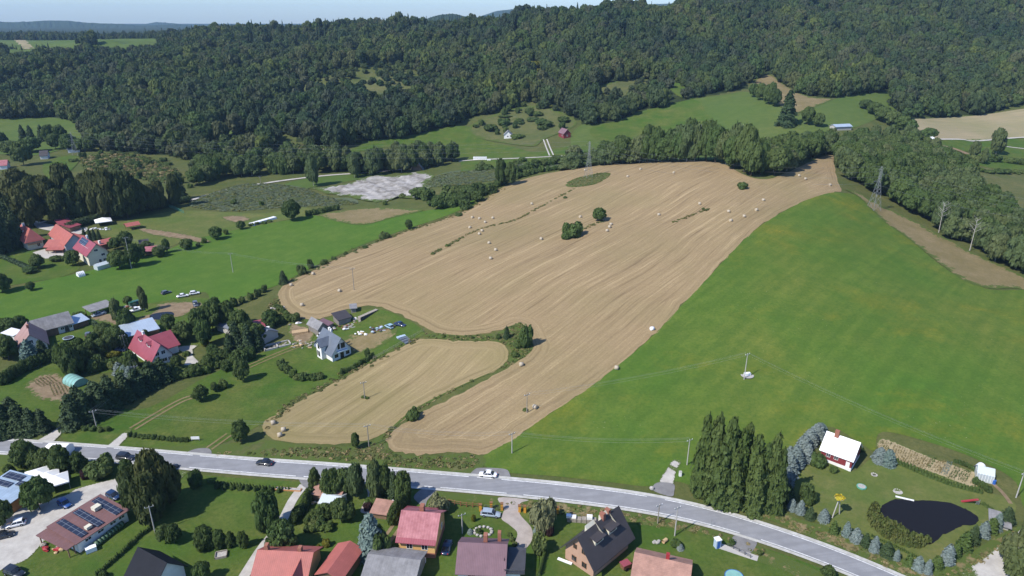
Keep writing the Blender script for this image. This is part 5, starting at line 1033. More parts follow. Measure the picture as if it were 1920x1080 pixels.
def building(name, label, cat, F, Rr, L=None, depth=8, zw=3, rise=3, ridge='x', wall='plaster_white', roof='roof_red', ov=.5, opens=(), shed=False, hip=0.0, chim=(), base=None, gable=None, fm='frame_white', group=None, posts=False, XY=None):
    F, ang, X, Y = frame_of(F, Rr, L, depth)
    if XY: X, Y = XY
    zs = [H(F.x + math.cos(ang)*a - math.sin(ang)*b_, F.y + math.sin(ang)*a + math.cos(ang)*b_) for a in (0, X) for b_ in (0, Y)]
    r = root_at(name, (F.x, F.y, sum(zs)/4 + .05), ang, label, cat, group)
    r['dims'] = (X, Y)
    if posts:
        for a in (0.15, X/2, X-.15):
            for b_ in (0.15, Y-.15): add(r, 'post', box(a-.1, a+.1, b_-.1, b_+.1, -.5, zw + (rise * b_ / Y if shed else 0)), wall)
    else: add(r, 'wall', walls(X, Y, zw, rise, ridge, shed, hip > 0), wall)
    if base: add(r, 'plinth', box(-.04, X+.04, -.04, Y+.04, -.8, base[0]), base[1])
    rf = add(r, 'roof', gable_roof(X, Y, zw, rise, ridge, ov, shed=shed, hip=hip), roof)
    if gable:
        W, Lx = (Y, X) if ridge == 'x' else (X, Y)
        for a, b_ in ((-.05, .02), (Lx-.02, Lx+.05)): add(r, 'gable_cladding', prism([(.1, zw-.1), (W-.1, zw-.1), (W/2, zw+rise-.35)], 0 if ridge == 'x' else 1, a, b_), gable)
    for (cx, cy, ctop, cw_, cm) in chim: add(rf, 'chimney', box(cx*X-cw_/2, cx*X+cw_/2, cy*Y-cw_*.7, cy*Y+cw_*.7, zw*.8, ctop), cm)
    for op in opens:
        face, u, z, w, h = op[:5]; span = X if face in 'RB' else Y
        opening(r, X, Y, face, u * span, z, w, h, *(op[5:] or ('window', fm)))
    return r, X, Y, rf
def dormer(rf, X, Y, zw, rise, ridge, side, pos, w, h, out, roof, wall, fm='frame_white'):
    """gabled dormer: side 0 = slope over face R or L, 1 = opposite; pos along the ridge in metres, out = metres from the eave to its face"""
    W = Y if ridge == 'x' else X; s = rise / (W/2); z0 = zw + out * s - .15; inn = min(W/2, out + (h + w*.42) / s)
    f = (lambda a, u, z: (a, u if side == 0 else W-u, z)) if ridge == 'x' else (lambda a, u, z: (u if side == 0 else W-u, a, z))
    P = [(pos-w/2, z0), (pos+w/2, z0), (pos+w/2, z0+h), (pos, z0+h+w*.42), (pos-w/2, z0+h)]
    V = [f(a, out, z) for a, z in P] + [f(a, inn, z) for a, z in P]
    F = [(i, (i+1) % 5, 5+(i+1) % 5, 5+i) for i in range(5)] + [(4,3,2,1,0),(5,6,7,8,9)]
    d_ = add(rf, 'dormer', (V, F), wall)
    e = .25; Q = [(pos-w/2-e, z0+h-e*.84+.03), (pos, z0+h+w*.42+.03), (pos+w/2+e, z0+h-e*.84+.03)]; Q += [(a, z+.12) for a, z in Q[::-1]]
    V = [f(a, out-.3, z) for a, z in Q] + [f(a, inn, z) for a, z in Q]; n = 6
    add(rf, 'dormer_roof', (V, [(i, (i+1) % n, n+(i+1) % n, n+i) for i in range(n)] + [tuple(range(n))[::-1], tuple(range(n, 2*n))]), roof)
    V = [f(a, out-.03, z) for a, z in ((pos-w*.3, z0+.35), (pos+w*.3, z0+.35), (pos+w*.3, z0+h), (pos-w*.3, z0+h))]; add(rf, 'dormer_window', (V + [f(*q) for q in ((pos-w*.3, out+.02, z0+.35), (pos+w*.3, out+.02, z0+.35), (pos+w*.3, out+.02, z0+h), (pos-w*.3, out+.02, z0+h))], [(0,1,2,3),(7,6,5,4),(0,1,5,4),(1,2,6,5),(2,3,7,6),(3,0,4,7)]), 'glass_dark')
def on_slope(rf, X, Y, zw, rise, ridge, side, a0, a1, u0, u1, name, mat, shed=False, lift_=.1, t=.06):
    """flat panel lying on a roof slope: a along the ridge, u up from the eave"""
    W = Y if ridge == 'x' else X; s = rise / W if shed else rise / (W/2); f = (lambda a, u, z: (a, u if side == 0 else W-u, z)) if ridge == 'x' else (lambda a, u, z: (u if side == 0 else W-u, a, z))
    V = [f(a, u, zw + u*s + k) for k in (lift_, lift_+t) for a, u in ((a0, u0), (a1, u0), (a1, u1), (a0, u1))]
    return add(rf, name, (V, [(3,2,1,0),(4,5,6,7),(0,1,5,4),(1,2,6,5),(2,3,7,6),(3,0,4,7)]), mat)
W_ = lambda face, u, z, w, h: (face, u, z, w, h)
D_ = lambda face, u, w=1.0, h=2.1, pm='frame_brown': (face, u, 0, w, h, 'door', 'frame_white', pm)
# white house
r, X, Y, rf = building('house', 'white house with blue-grey roof and gabled bay beside the small stubble field', 'house', (624,679), (661,665), (590,663), zw=3.0, rise=4.6, ridge='y', roof='roof_slate_y', ov=.7, fm='frame_brown',
    opens=[W_('R',.22,.9,1.3,1.2), ('R',.52,.1,1.3,2.1,'window','frame_brown'), W_('R',.82,.9,1.3,1.2), W_('R',.38,3.6,.8,1.9), W_('R',.6,3.6,1.5,1.9)], chim=[(.56,.62,8.3,.5,'plaster_white'),(.62,.8,8.1,.6,'plaster_white')])
add(r, 'balcony', box(X*.25, X*.78, -1.1, 0, 2.9, 3.1), 'pale_blue')
byw, bw = Y*.56, 3.2
bay = add(r, 'bay', prism([(byw-bw/2, -.8), (byw+bw/2, -.8), (byw+bw/2, 4.6), (byw, 6.2), (byw-bw/2, 4.6)], 0, -1.5, 2.2), 'plaster_white')
add(bay, 'bay_roof', prism([(byw-bw/2-.6, 4.15), (byw, 6.3), (byw+bw/2+.6, 4.15), (byw+bw/2+.6, 4.3), (byw, 6.48), (byw-bw/2-.6, 4.3)], 0, -2.1, X*.48), 'roof_slate')
for z, h_, w2 in ((.3, 1.9, 1.0), (3.1, 1.6, 1.1)): add(bay, 'window', box(-1.56, -1.45, byw-w2/2, byw+w2/2, z, z+h_), 'glass_dark')
add(bay, 'window', box(-1.56, -1.45, byw+.8, byw+1.3, .4, 2.2), 'glass_dark')
# maroon villa
r, X, Y, rf = building('house', 'cream villa with maroon roof and two dormers by the curved gravel drive', 'house', (288,690), (324,676), (251,661), zw=3.0, rise=4.3, ridge='y', wall='plaster_white', roof='roof_maroon_y', ov=.8,
    opens=[W_('R',.3,3.5,1.3,1.3), W_('R',.6,3.5,1.3,1.3), W_('R',.35,.8,1.0,1.2), W_('R',.6,.8,1.6,1.3), W_('R',.85,.8,.9,1.2), W_('L',.2,.8,1.2,1.2), W_('L',.5,.8,1.2,1.2)], chim=[(.5,.75,8.2,.6,'plaster_white')])
for pos in (.33, .72): dormer(rf, X, Y, 3.0, 4.3, 'y', 0, Y*pos, 2.0, 1.1, 1.6, 'roof_maroon', 'plaster_white')
add(r, 'wing', prism([(Y*.30, -.8), (Y*.95, -.8), (Y*.95, 3.0), (Y*.625, 6.2), (Y*.30, 3.0)], 0, X*.55, X+4.2), 'plaster_white')
add(rf, 'wing_roof', prism([(Y*.25, 2.7), (Y*.625, 6.35), (Y*1.0, 2.7), (Y*1.0, 2.85), (Y*.625, 6.55), (Y*.25, 2.85)], 0, X*.5, X+4.8), 'roof_maroon')
# pink-brown roof house and barn
r, X, Y, rf = building('house', 'white house with faded pink-brown roof behind the dark bluish spruce', 'house', (38,670), (90,664), (17,650), zw=3.2, rise=4.2, ridge='y', roof='roof_rosy', ov=.7, opens=[W_('R',.85,1.2,1.1,1.3), W_('R',.5,4.0,1.1,1.2), W_('L',.5,1.0,1.2,1.2)], chim=[(.5,.55,8.4,.7,'brick_base')])
r, X, Y, rf = building('barn', 'long grey-roofed barn with white and brown front at the meadow edge', 'barn', (72,637), (139,619), None, 8, zw=3.2, rise=3.0, ridge='x', roof='roof_grey', opens=[W_('R',.70,1.2,1.1,1.1), W_('R',.93,1.2,1.1,1.1), D_('R',.82,1.6,2.4,'dark_metal')])
add(r, 'plank_front', box(-.05, X*.58, -.06, .1, -.5, 3.0), 'planks')
building('shed', 'low shed with pale blue roof joined to the end of the grey barn', 'shed', (140,618), (167,609), None, 5, zw=2.3, rise=.8, ridge='x', wall='planks', roof='roof_metal', shed=True)
building('shed', 'small white lean-to between pink-roofed house and barn', 'shed', (28,640), (44,632), None, 4, zw=2.4, rise=.6, roof='roof_white', shed=True, wall='plaster_white')
building('carport', 'dark open carport with thin white roof edge at the meadow', 'carport', (174,596), (214,583), None, 5.5, zw=2.6, rise=.5, ridge='x', wall='planks', roof='roof_grey', shed=True, posts=True)
building('shed', 'long low building with pale metal roof behind the maroon villa', 'shed', (237,645), (300,628), None, 9, zw=2.6, rise=1.0, ridge='x', wall='planks', roof='roof_metal', shed=True, ov=.4)
building('workshop', 'long workshop with pale blue metal roof half hidden by tall trees', 'workshop', (408,620), (487,650), None, 8, zw=2.6, rise=2.0, ridge='x', wall='concrete', roof='roof_workshop', ov=.4)
building('shed', 'small shed with dark red roof at the lower end of the workshop', 'shed', (483,632), (499,628), None, 6, zw=2.4, rise=1.0, ridge='x', wall='concrete', roof='roof_maroon', shed=True)
building('hut', 'small white-roofed hut right of the dark red shed', 'hut', (489,634), (503,632), None, 3, zw=2.0, rise=.5, wall='wood_old', roof='roof_white', shed=True)
building('shed', 'weathered grey shack behind the white house', 'shed', (598,631), (612,622), (583,618), zw=2.8, rise=1.8, ridge='y', wall='planks_grey', roof='roof_grey', ov=.5)
building('shed', 'low brown-roofed lean-to right of the grey shack', 'shed', (608,626), (624,614), None, 4, zw=2.2, rise=.6, ridge='x', wall='planks_grey', roof='roof_plum', shed=True)
building('shed', 'small shed with dark tarred roof among the junk', 'shed', (636,612), (658,603), None, 5, zw=2.2, rise=.7, ridge='x', wall='planks_grey', roof='roof_dark', shed=True)
building('hut', 'tiny grey hut behind the firewood by the field rim', 'hut', (659,588), (668,586), None, 2.5, zw=2.0, rise=.4, wall='planks_grey', roof='roof_grey', shed=True)
# red-roofed cluster
r, X, Y, rf = building('house', 'two-storey house with orange-red roof, leftmost in the red-roofed cluster', 'house', (54,470), (82,463), (36,455), zw=5.2, rise=4.5, ridge='y', wall='plaster_cream', roof='roof_red_y', ov=1.0, hip=2.0, opens=[W_('L',.3,3.2,1.2,1.2), W_('L',.7,3.2,1.2,1.2), W_('L',.5,.8,1.2,1.2), W_('R',.7,.8,1.4,1.6)], chim=[(.5,.7,10.6,.9,'plaster_grey')])
add(r, 'porch', box(0, X*.9, -1.5, 0, 2.7, 3.0), 'planks'); dormer(rf, X, Y, 5.2, 4.5, 'y', 0, Y*.55, 3.0, 1.3, 1.4, 'roof_red', 'plaster_white')
r, X, Y, rf = building('house', 'long grey-gabled hall with orange-red roof in the middle of the cluster', 'house', (126,475), (158,466), (104,450), zw=4.2, rise=4.0, ridge='y', wall='plaster_grey', roof='roof_red_y', ov=.6, opens=[D_('L',.12)])
building('annex', 'low orange-red roofed annex left of the grey-gabled hall', 'annex', (86,472), (120,473), None, 9, zw=2.6, rise=2.2, ridge='x', wall='planks', roof='roof_red', shed=False)
building('canopy', 'orange-red canopy before the low annex', 'canopy', (90,476), (119,476), None, 3, zw=2.2, rise=.6, ridge='x', wall='planks', roof='roof_red', shed=True, posts=True)
r, X, Y, rf = building('house', 'tall cream house with plum roof and solar panels nearest the meadow', 'house', (169,499), (205,490), (148,482), zw=5.6, rise=4.0, ridge='y', wall='plaster_cream', roof='roof_maroon_y', ov=.9, opens=[W_('R',.75,3.4,1.6,1.2), W_('R',.8,.9,1.6,1.2), W_('R',.45,6.0,1.6,1.1), D_('R',.55,1.2,2.1,'dark_metal'), W_('L',.25,3.4,1.2,1.2), W_('L',.6,3.4,1.2,1.2), W_('L',.4,.8,1.2,1.2)], chim=[(.6,.8,10.6,.7,'plaster_white')])
on_slope(rf, X, Y, 5.6, 4.0, 'y', 0, Y*.45, Y*.95, X*.2, X*.46, 'solar_panel', 'solar'); add(rf, 'dormer', box(1.6, 4.0, Y*.2, Y*.75, 6.2, 7.2), 'plaster_white')
building('conservatory', 'little glazed conservatory at the foot of the cream house', 'conservatory', (184,508), (208,501), None, 3.4, zw=2.0, rise=.9, ridge='x', wall='film', roof='film', ov=.1)
building('shed', 'flat red-roofed shed with a white chimney right of the plum-roofed house', 'shed', (191,469), (219,462), None, 5, zw=2.6, rise=.8, ridge='x', wall='planks', roof='roof_red', shed=True, chim=[(.05,.3,4.4,.8,'plaster_white')])
building('annex', 'red-roofed annex showing behind the gabled hall', 'annex', (150,458), (162,453), None, 7, zw=2.8, rise=1.2, ridge='x', wall='planks', roof='roof_red', shed=True)
building('shed', 'bright red roof behind the hall, nearer one of two', 'shed', (133,436), (152,430), None, 6, zw=2.6, rise=1.2, ridge='x', wall='planks', roof='roof_maroon', shed=True)
building('shed', 'dark red roof beside the clipped hedge, farther one of two', 'shed', (114,430), (136,426), None, 6, zw=2.6, rise=1.2, ridge='x', wall='planks', roof='roof_maroon', shed=True)
building('pavilion', 'open garden pavilion with red roof alone on the sports lawn', 'pavilion', (240,433), (263,429), None, 5, zw=2.5, rise=1.1, ridge='x', wall='planks', roof='roof_red', posts=True)
building('hut', 'low brown-roofed hut at the edge of the valley meadow', 'hut', (274,479), (293,477), None, 4.5, zw=2.0, rise=.8, wall='planks', roof='roof_faded', shed=True)
building('shack', 'small dark shack behind the leaning pole', 'shack', (264,464), (279,462), None, 4, zw=2.0, rise=.6, wall='planks', roof='roof_dark', shed=True)
# far buildings
building('house', 'small white house with pale roof in the scrub clearing below the forest', 'house', (945,261), (959,260), None, 8, zw=3, rise=3, ridge='y', roof='roof_grey_y', opens=[W_('R',.5,1,1.3,1.2)])
building('house', 'dark red house with lilac-grey roof at the top of the rutted track', 'house', (1057,260), (1068,257), (1050,255), zw=3.6, rise=3.2, ridge='y', wall='planks_red', roof='roof_plum_y', opens=[W_('R',.5,1,1.3,1.2), W_('L',.3,1,1.3,1.2)])
building('barn', 'steep dark barn with grey roof beside the valley lane', 'barn', (771,320), (792,319), None, 12, zw=1.2, rise=6.5, ridge='y', wall='planks', roof='roof_grey_y', ov=.6)
building('hall', 'long white-roofed hall half hidden between the hill meadow and trees', 'hall', (1566,245), (1596,244), None, 7, zw=2.4, rise=1.4, ridge='x', wall='concrete', roof='roof_metal')
for a, b_, s in [((1738,270),(1752,270),'white shed with grey roof at the left end of the pale track'),((1746,277),(1757,277),'low white wall building below the shed on the pale track')]: building('shed', s, 'shed', a, b_, None, 6, zw=3, rise=1.2, roof='roof_white')
for a, b_, s, rm in [((76,299),(90,298),'far left house with dark grey roof, nearer one','roof_dark'),((128,287),(150,285),'far left house with bluish roof below the pylon','roof_slate'),((0,318),(14,317),'low far house cut by the left edge','roof_faded')]: building('house', s, 'house', a, b_, None, 9, zw=3, rise=3, roof=rm)
# pond garden cottage
r, X, Y, rf = building('cottage', 'cottage with glaring white roof and dark red walls above the pond garden', 'cottage', (1594,885), (1618,858), (1534,865), zw=3.0, rise=3.2, ridge='y', wall='planks_red', roof='roof_white', ov=.35, base=(.55,'plaster_white'), gable='planks', opens=[W_('L',.5,1.4,1.0,1.0), W_('L',.75,1.4,1.0,1.0), ('L',.12,.1,.9,1.9,'door','frame_white','plaster_white'), W_('R',.5,1.3,1.2,1.1)], chim=[(.45,.7,7.6,.7,'brick_base')])
# houses along the bottom
r, X, Y, rf = building('house', 'orange-walled house with faded crimson roof and two white windows', 'house', (749,1041), (816,1047), None, 9.5, zw=4.6, rise=3.2, ridge='x', wall='plaster_orange', roof='roof_faded', ov=.45, base=(1.3,'brick_base'), opens=[W_('R',.3,2.0,1.3,1.4), W_('R',.72,2.0,1.3,1.4), W_('R',.2,.1,1.4,.8), W_('E',.7,2.2,1.1,1.3)], chim=[(.5,.62,8.6,.9,'brick_base')])
add(rf, 'eave_skirt', prism([(-.9, 4.0), (.55, 4.75), (.55, 4.9), (-.9, 4.15)], 0, -.4, X+.4), 'roof_maroon')
building('shed', 'red-roofed rear wing behind the orange house', 'annex', (756,1012), (808,1016), None, 6, zw=4.0, rise=1.6, ridge='x', wall='plaster_orange', roof='roof_maroon', shed=False)
add(root_at('stair_railing', G(764,1047), math.atan2(.05,1), 'brown stair railing along the foot of the orange house', 'railing'), 'rail', join([box(0,4,-.06,0,.9,1.0)] + [box(i*.5,i*.5+.05,-.06,0,0,.9) for i in range(9)]), 'frame_brown')
r, X, Y, rf = building('house', 'white house with large plum roof at the bottom edge, centre', 'house', (859,1096), (944,1100), None, 9.5, zw=3.4, rise=3.0, ridge='x', wall='plaster_white', roof='roof_plum', ov=.5, opens=[W_('R',.3,1.4,1.6,1.4)], chim=[(.55,.66,7.4,.8,'brick_base'),(.85,.8,7.0,.7,'brick_base')])
b2 = add(r, 'balcony_wing', box(X, X+3.2, 1.0, 7.5, -.5, 3.0), 'plaster_white'); add(b2, 'balcony_floor', box(X+.1, X+4.2, .3, 7.6, 3.0, 3.15), 'dark_metal')
add(b2, 'railing', join([box(X+4.1, X+4.2, .3, 7.6, 4.0, 4.1), box(X+.1, X+4.2, .3, .4, 4.0, 4.1)] + [box(X+4.1, X+4.18, .3+i*.6, .36+i*.6, 3.1, 4.0) for i in range(13)] + [box(X+.2+i*.5, X+.26+i*.5, .3, .36, 3.1, 4.0) for i in range(8)]), 'dark_metal')
add(b2, 'glass_doors', box(X-.02, X+.05, 2, 5.5, 3.2, 5.0), 'glass_dark')
r, X, Y, rf = building('house', 'salmon brick house with dark brown roof, two dormers and two red chimneys', 'house', (1112,1083), (1182,1031), (1056,1050), zw=3.8, rise=4.6, ridge='x', wall='brick_wall', roof='roof_dark', ov=1.0, fm='frame_brown', opens=[W_('L',.32,.9,1.3,1.4), W_('L',.68,.9,1.3,1.4), W_('L',.36,4.2,1.0,1.2), W_('L',.66,4.2,1.0,1.2), W_('R',.2,.9,1.2,1.3)], chim=[(.62,.52,9.6,.8,'brick_base'),(.80,.56,9.2,.8,'brick_base')])
def shed_dormer(rf, X, Y, zw, rise, pos, w, out, depth, h, roof):
    s = rise / (Y/2); z0 = zw + out*s; V, F = prism([(out, z0-.2), (out, z0+h), (out+depth, z0+h+.35), (out+depth, z0+depth*s-.2)], 0, pos-w/2, pos+w/2)
    add(rf, 'dormer', (V, F), 'plaster_cream'); add(rf, 'dormer_roof', prism([(out-.5, z0+h-.1), (out+depth+.4, z0+h+.45), (out+depth+.4, z0+h+.57), (out-.5, z0+h+.04)], 0, pos-w/2-.3, pos+w/2+.3), roof)
    add(rf, 'dormer_window', box(pos-w*.3, pos+w*.3, out-.05, out+.05, z0+.3, z0+h-.2), 'glass_dark')
for pos in (.3, .68): shed_dormer(rf, X, Y, 3.8, 4.6, X*pos, 2.7, 1.5, 2.9, 1.3, 'roof_dark')
on_slope(rf, X, Y, 3.8, 4.6, 'x', 0, X*.46, X*.54, Y*.22, Y*.33, 'skylight', 'glass_dark', t=.1)
r, X, Y, rf = building('house', 'low house with salmon brick-tiled roof beside the salmon brick house', 'house', (1186,1096), (1286,1120), None, 7.5, zw=2.6, rise=2.2, ridge='x', wall='brick_wall', roof='roof_brick', ov=.5)
add(rf, 'chimney', box(X*.55, X*.55+.7, Y*.5, Y*.5+.7, 3, 6.0), 'red_paint')
r, X, Y, rf = building('house', 'low house with bright salmon-red roof at the bottom edge beside the footpath', 'house', (478,1105), (574,1110), None, 9, zw=3.0, rise=2.8, ridge='x', wall='plaster_orange', roof='roof_red', ov=.6, chim=[(.12,.55,6.9,.7,'brick_base'),(.78,.55,6.6,.7,'brick_base')])
add(rf, 'cross_gable', prism([(X*.7, 2.9), (X*.84, 5.2), (X*.98, 2.9)], 1, -1.2, Y*.5), 'roof_red')
building('barn', 'long salmon-red roofed barn running uphill from the bottom edge', 'barn', (641,1106), (679,1052), (598,1096), zw=3.0, rise=1.2, ridge='x', wall='planks', roof='roof_red_y', ov=.5)
building('barn', 'old barn with patchy grey sheet roof at the bottom edge', 'barn', (684,1100), (776,1112), None, 8, zw=3.0, rise=1.6, ridge='x', wall='planks_grey', roof='roof_grey', ov=.5)
building('house', 'house with glossy black tiled roof at the bottom edge left', 'house', (292,1124), (352,1083), (240,1100), zw=3.0, rise=3.6, ridge='y', wall='plaster_white', roof='roof_black', ov=.6)
# solar barn
r, X, Y, rf = building('barn', 'long white barn with brown roof carrying three dark solar arrays', 'barn', (150,1037), (240,976), (104,1010), zw=2.9, rise=.7, ridge='x', wall='plaster_white', roof='roof_brown_y', ov=.5, shed=True, opens=[W_('R',.2,1.6,1.4,.7), W_('R',.45,1.6,1.4,.7), W_('R',.7,1.6,1.4,.7), W_('R',.88,1.6,1.4,.7)])
sB = .9 / (Y/2)
for a0, a1 in ((.10,.24),(.42,.57),(.80,.96)):
    on_slope(rf, X, Y, 2.9, .7, 'x', 0, X*a0, X*a1, .3, Y-.3, 'solar_panel', 'solar', shed=True, lift_=.14)
add(rf, 'roof_hatch', box(X*.66, X*.66+1.6, Y*.55, Y*.55+1.4, 3.4, 4.2), 'plaster_cream'); add(rf, 'roof_hatch', box(X*.27, X*.27+1.2, Y*.12, Y*.12+1.0, 3.2, 3.8), 'plaster_cream')
building('canopy', 'brown lean-to roof at the front end of the solar barn', 'canopy', (131,1047), (153,1030), (80,1022), zw=2.5, rise=.4, ridge='x', wall='planks', roof='roof_brown_y', shed=True, posts=True, ov=.3)
# metal-roofed inn with terrace
r, X, Y, rf = building('building', 'wooden building with pale blue sheet roof and dark solar arrays at the left edge', 'building', (24,964), (80,920), (-30,948), zw=3.2, rise=.7, ridge='x', wall='orange_wall', roof='roof_metal_y', ov=.5, shed=True)
for a0, a1, u0, u1 in ((.74,.98,.45,.98),(.44,.64,.5,.95),(.58,.78,.12,.42)): on_slope(rf, X, Y, 3.2, .7, 'x', 0, X*a0, X*a1, Y*u0, Y*u1, 'solar_panel', 'solar', shed=True, lift_=.14)
def canopy(px, py, w, label, h=2.3, peak=1.1, group=None, name='party_tent', mat='tarp_white', ang=.6, cat='tent'):
    r = root_at(name, G(px, py), ang, label, cat, group); s = w/2
    add(r, 'canopy', ([(-s,-s,h),(s,-s,h),(s,s,h),(-s,s,h),(0,0,h+peak),(-s,-s,h-.3),(s,-s,h-.3),(s,s,h-.3),(-s,s,h-.3)], [(0,1,4),(1,2,4),(2,3,4),(3,0,4),(0,1,6,5),(1,2,7,6),(2,3,8,7),(3,0,5,8)]), mat)
    for a in (-1, 1):
        for b_ in (-1, 1): add(r, 'post', box(a*s*.95-.04, a*s*.95+.04, b_*s*.95-.04, b_*s*.95+.04, -.2, h), 'steel')
canopy(74, 903, 5.0, 'leftmost of the three white pavilion tents above the terrace'); canopy(93, 908, 5.0, 'middle of the three white pavilion tents above the terrace'); canopy(110, 914, 5.0, 'rightmost of the three white pavilion tents above the terrace')
canopy(195, 421, 8.0, 'white garden tent alone beside the long clipped hedge', 2.4, 1.6)
r = root_at('marquee', G(84,858), -.05, 'white arched marquee behind the dark trees at the road', 'marquee'); add(r, 'canopy', prism([(0,0),(0,1.9),(1.2,2.7),(2.6,2.7),(3.8,1.9),(3.8,0)], 0, 0, 5.5), 'tarp_white')
# polytunnels and glasshouses
def tunnel(p0, p1, w, h, label, mat, name='polytunnel', cat='polytunnel'):
    a, b_ = G(*p0), G(*p1); v = b_ - a; ang = math.atan2(v.y, v.x); L = Vector((v.x, v.y)).length; r = root_at(name, a, ang, label, cat); n = 12
    P = [(-w/2*math.cos(math.pi*i/n), h*math.sin(math.pi*i/n) ** .8) for i in range(n+1)]; add(r, 'film', prism(P, 0, 0, L), mat)
    for k in range(5): x = L*k/4; P2 = [(u*1.02, z*1.02+.01) for u, z in P] + [(u*.98, z*.98) for u, z in P[::-1]]; add(r, 'hoop', prism(P2, 0, x-.05, x+.05), 'steel')
tunnel((132,714), (153,724), 4.6, 2.4, 'turquoise arched polytunnel beside the vegetable plot', 'turquoise_film')
tunnel((146,519), (158,516), 3.4, 2.1, 'small white rounded polytunnel on the lawn near the meadow', 'white_plastic')
tunnel((724,961), (740,953), 3.0, 2.2, 'short white tunnel behind the red-roofed shed', 'white_plastic')
def glasshouse(F, Rr, depth, zw, rise, label, extra=None):
    r, X, Y, rf = building('glasshouse', label, 'glasshouse', F, Rr, None, depth, zw=zw, rise=rise, ridge='x', wall='film', roof='film', ov=.05)
    bars = [box(X*i/6-.04, X*i/6+.04, -.05, Y+.05, zw-.02, zw+.05) for i in range(7)] + [box(X*i/6-.04, X*i/6+.04, -.06, -.01, 0, zw) for i in range(7)]; add(r, 'frame', join(bars), 'frame_white'); return r
glasshouse((598,956), (634,962), 4.5, 1.8, 1.0, 'garden greenhouse with pale blue glazing below the roadside grove'); glasshouse((1829,900), (1861,908), 3.2, 2.0, 1.2, 'narrow glasshouse at the end of the vegetable beds')
building('shed', 'small salmon-roofed shed behind the white tunnel', 'shed', (699,971), (725,975), None, 3.2, zw=1.8, rise=.6, wall='planks', roof='roof_brick', shed=True)
building('shed', 'little brown flat-roofed shed at the left end of the grove', 'shed', (585,937), (602,940), None, 3, zw=2.0, rise=.3, wall='planks', roof='roof_brick', shed=True)
building('shed', 'low salmon-roofed shed behind the garden greenhouse', 'shed', (606,945), (636,948), None, 4, zw=2.2, rise=.5, wall='planks', roof='roof_brick', shed=True)
building('bus_shelter', 'tiny grey roadside hut at the lower end of the pond hedge', 'hut', (1857,985), (1890,995), None, 4, zw=.9, rise=.3, wall='concrete', roof='roof_grey', shed=True)
# ------------------------------------------------------------------ hay bales
def bale_mesh():
    bm = bmesh.new(); bmesh.ops.create_cone(bm, cap_ends=True, segments=20, radius1=.5, radius2=.5, depth=1.0)
    bmesh.ops.rotate(bm, verts=bm.verts, matrix=Matrix.Rotation(math.pi/2, 3, 'Y')); bmesh.ops.bevel(bm, geom=[e for e in bm.edges if e.calc_face_angle(0) > 1], offset=.05, segments=2, affect='EDGES')
    for v in bm.verts: v.co += Vector([random.uniform(-.012, .012) for _ in range(3)])
    ends = [f for f in bm.faces if abs(f.normal.x) > .9]
    me = bpy.data.meshes.new('bale'); bm.to_mesh(me); bm.free(); me.materials.append(MATS['net_wrap']); me.materials.append(MATS['hay_end'])
    for f in me.polygons: f.material_index = int(abs(f.normal.x) > .8); f.use_smooth = abs(f.normal.x) < .5
    return me
BM = bale_mesh()
def bale(px, py, label, group='round hay bales on the stubble', ang=None, d=1.25, l=1.2, mat=None, cat='hay bale', name='hay_bale'):
    p = G(px, py); rnd = random.Random(int(px*7+py)); o = bpy.data.objects.new(name, BM); COL.objects.link(o)
    o.location = (p.x, p.y, p.z + d*.47); o.rotation_euler = (0, 0, rnd.uniform(-.6, .6) if ang is None else ang); o.scale = (l, d, d); tag(o, label, cat, group); return o
for x, y, s in [(587.5,514,'hay bale on the left rim of the big field, upper one'),(546,535,'hay bale at the left tip of the big field'),(885.5,408,'leftmost bale of the scattered group at the upper left rim'),(899,410,'second bale from the left in the upper left group'),(924,409,'rightmost bale of the upper left group'),
   (909.5,417,'bale in the middle of the upper left group'),(881,427,'bale below the leftmost of the upper left group'),(904,433,'lower bale of the close pair below the upper left group'),(899,439,'bale lying on the weedy ledge below the upper left group'),(917,456,'upper bale of the slanting three left of field centre'),
   (929.5,469,'middle bale of the slanting three left of field centre'),(920,485,'lower bale of the slanting three left of field centre'),(997,382.5,'bale alone between the weedy ledge and the pylon'),(1177,331,'bale right of the pylon island, lower of two'),(1201,317,'bale near the crest right of the pylon island'),
   (1263,324,'bale near the crest left of the belt corner'),(1088,407,'bale just left of the lone round tree'),(1015,448.5,'bale left of the large field bush'),(1145.5,421,'top bale of the close trio right of the lone tree'),(1143,426,'middle bale of the close trio right of the lone tree'),(1138,433,'bottom bale of the close trio right of the lone tree'),
   (1235,403,'bale alone midway right of the lone tree'),(1311.5,382.5,'bale by the short weedy streak in the upper field'),(1366,397,'left bale of the four near the meadow tip'),(1418,394,'right bale of the four near the meadow tip'),(1395,406,'third bale of the four near the meadow tip'),(1370,414,'lowest bale of the four near the meadow tip'),
   (1431,375.5,'bale under the dark corner bush'),(1097,319,'bale at the foot of the crest pylon'),(1498,329.5,'left bale of two in front of the field neck trees'),(1510,335.5,'right bale of two in front of the field neck trees'),(1556,347,'pale bale at the meadow tip below the neck'),(637,546,'bale beside the wooden pole in the left lobe'),
   (566.5,572.5,'bale in the bottom corner of the left lobe'),(512.5,794,'top bale of three at the corner of the small field'),(532,807,'middle bale of three at the corner of the small field'),(525,817,'bottom bale of three at the corner of the small field'),(977.5,684.5,'bale at the end of the weedy strip between fields'),
   (1003,764.5,'bale right of the lower pole in the stubble'),(1156,691,'bale on the very edge of the green meadow')]: bale(x, y + 1.5, s)
o = bale(1222.5, 619, 'white plastic-wrapped bale on the edge of the green meadow', None); me = BM.copy(); me.materials.clear(); me.materials.append(MATS['white_plastic']); me.materials.append(MATS['white_plastic']); o.data = me; WB = me
k = 0
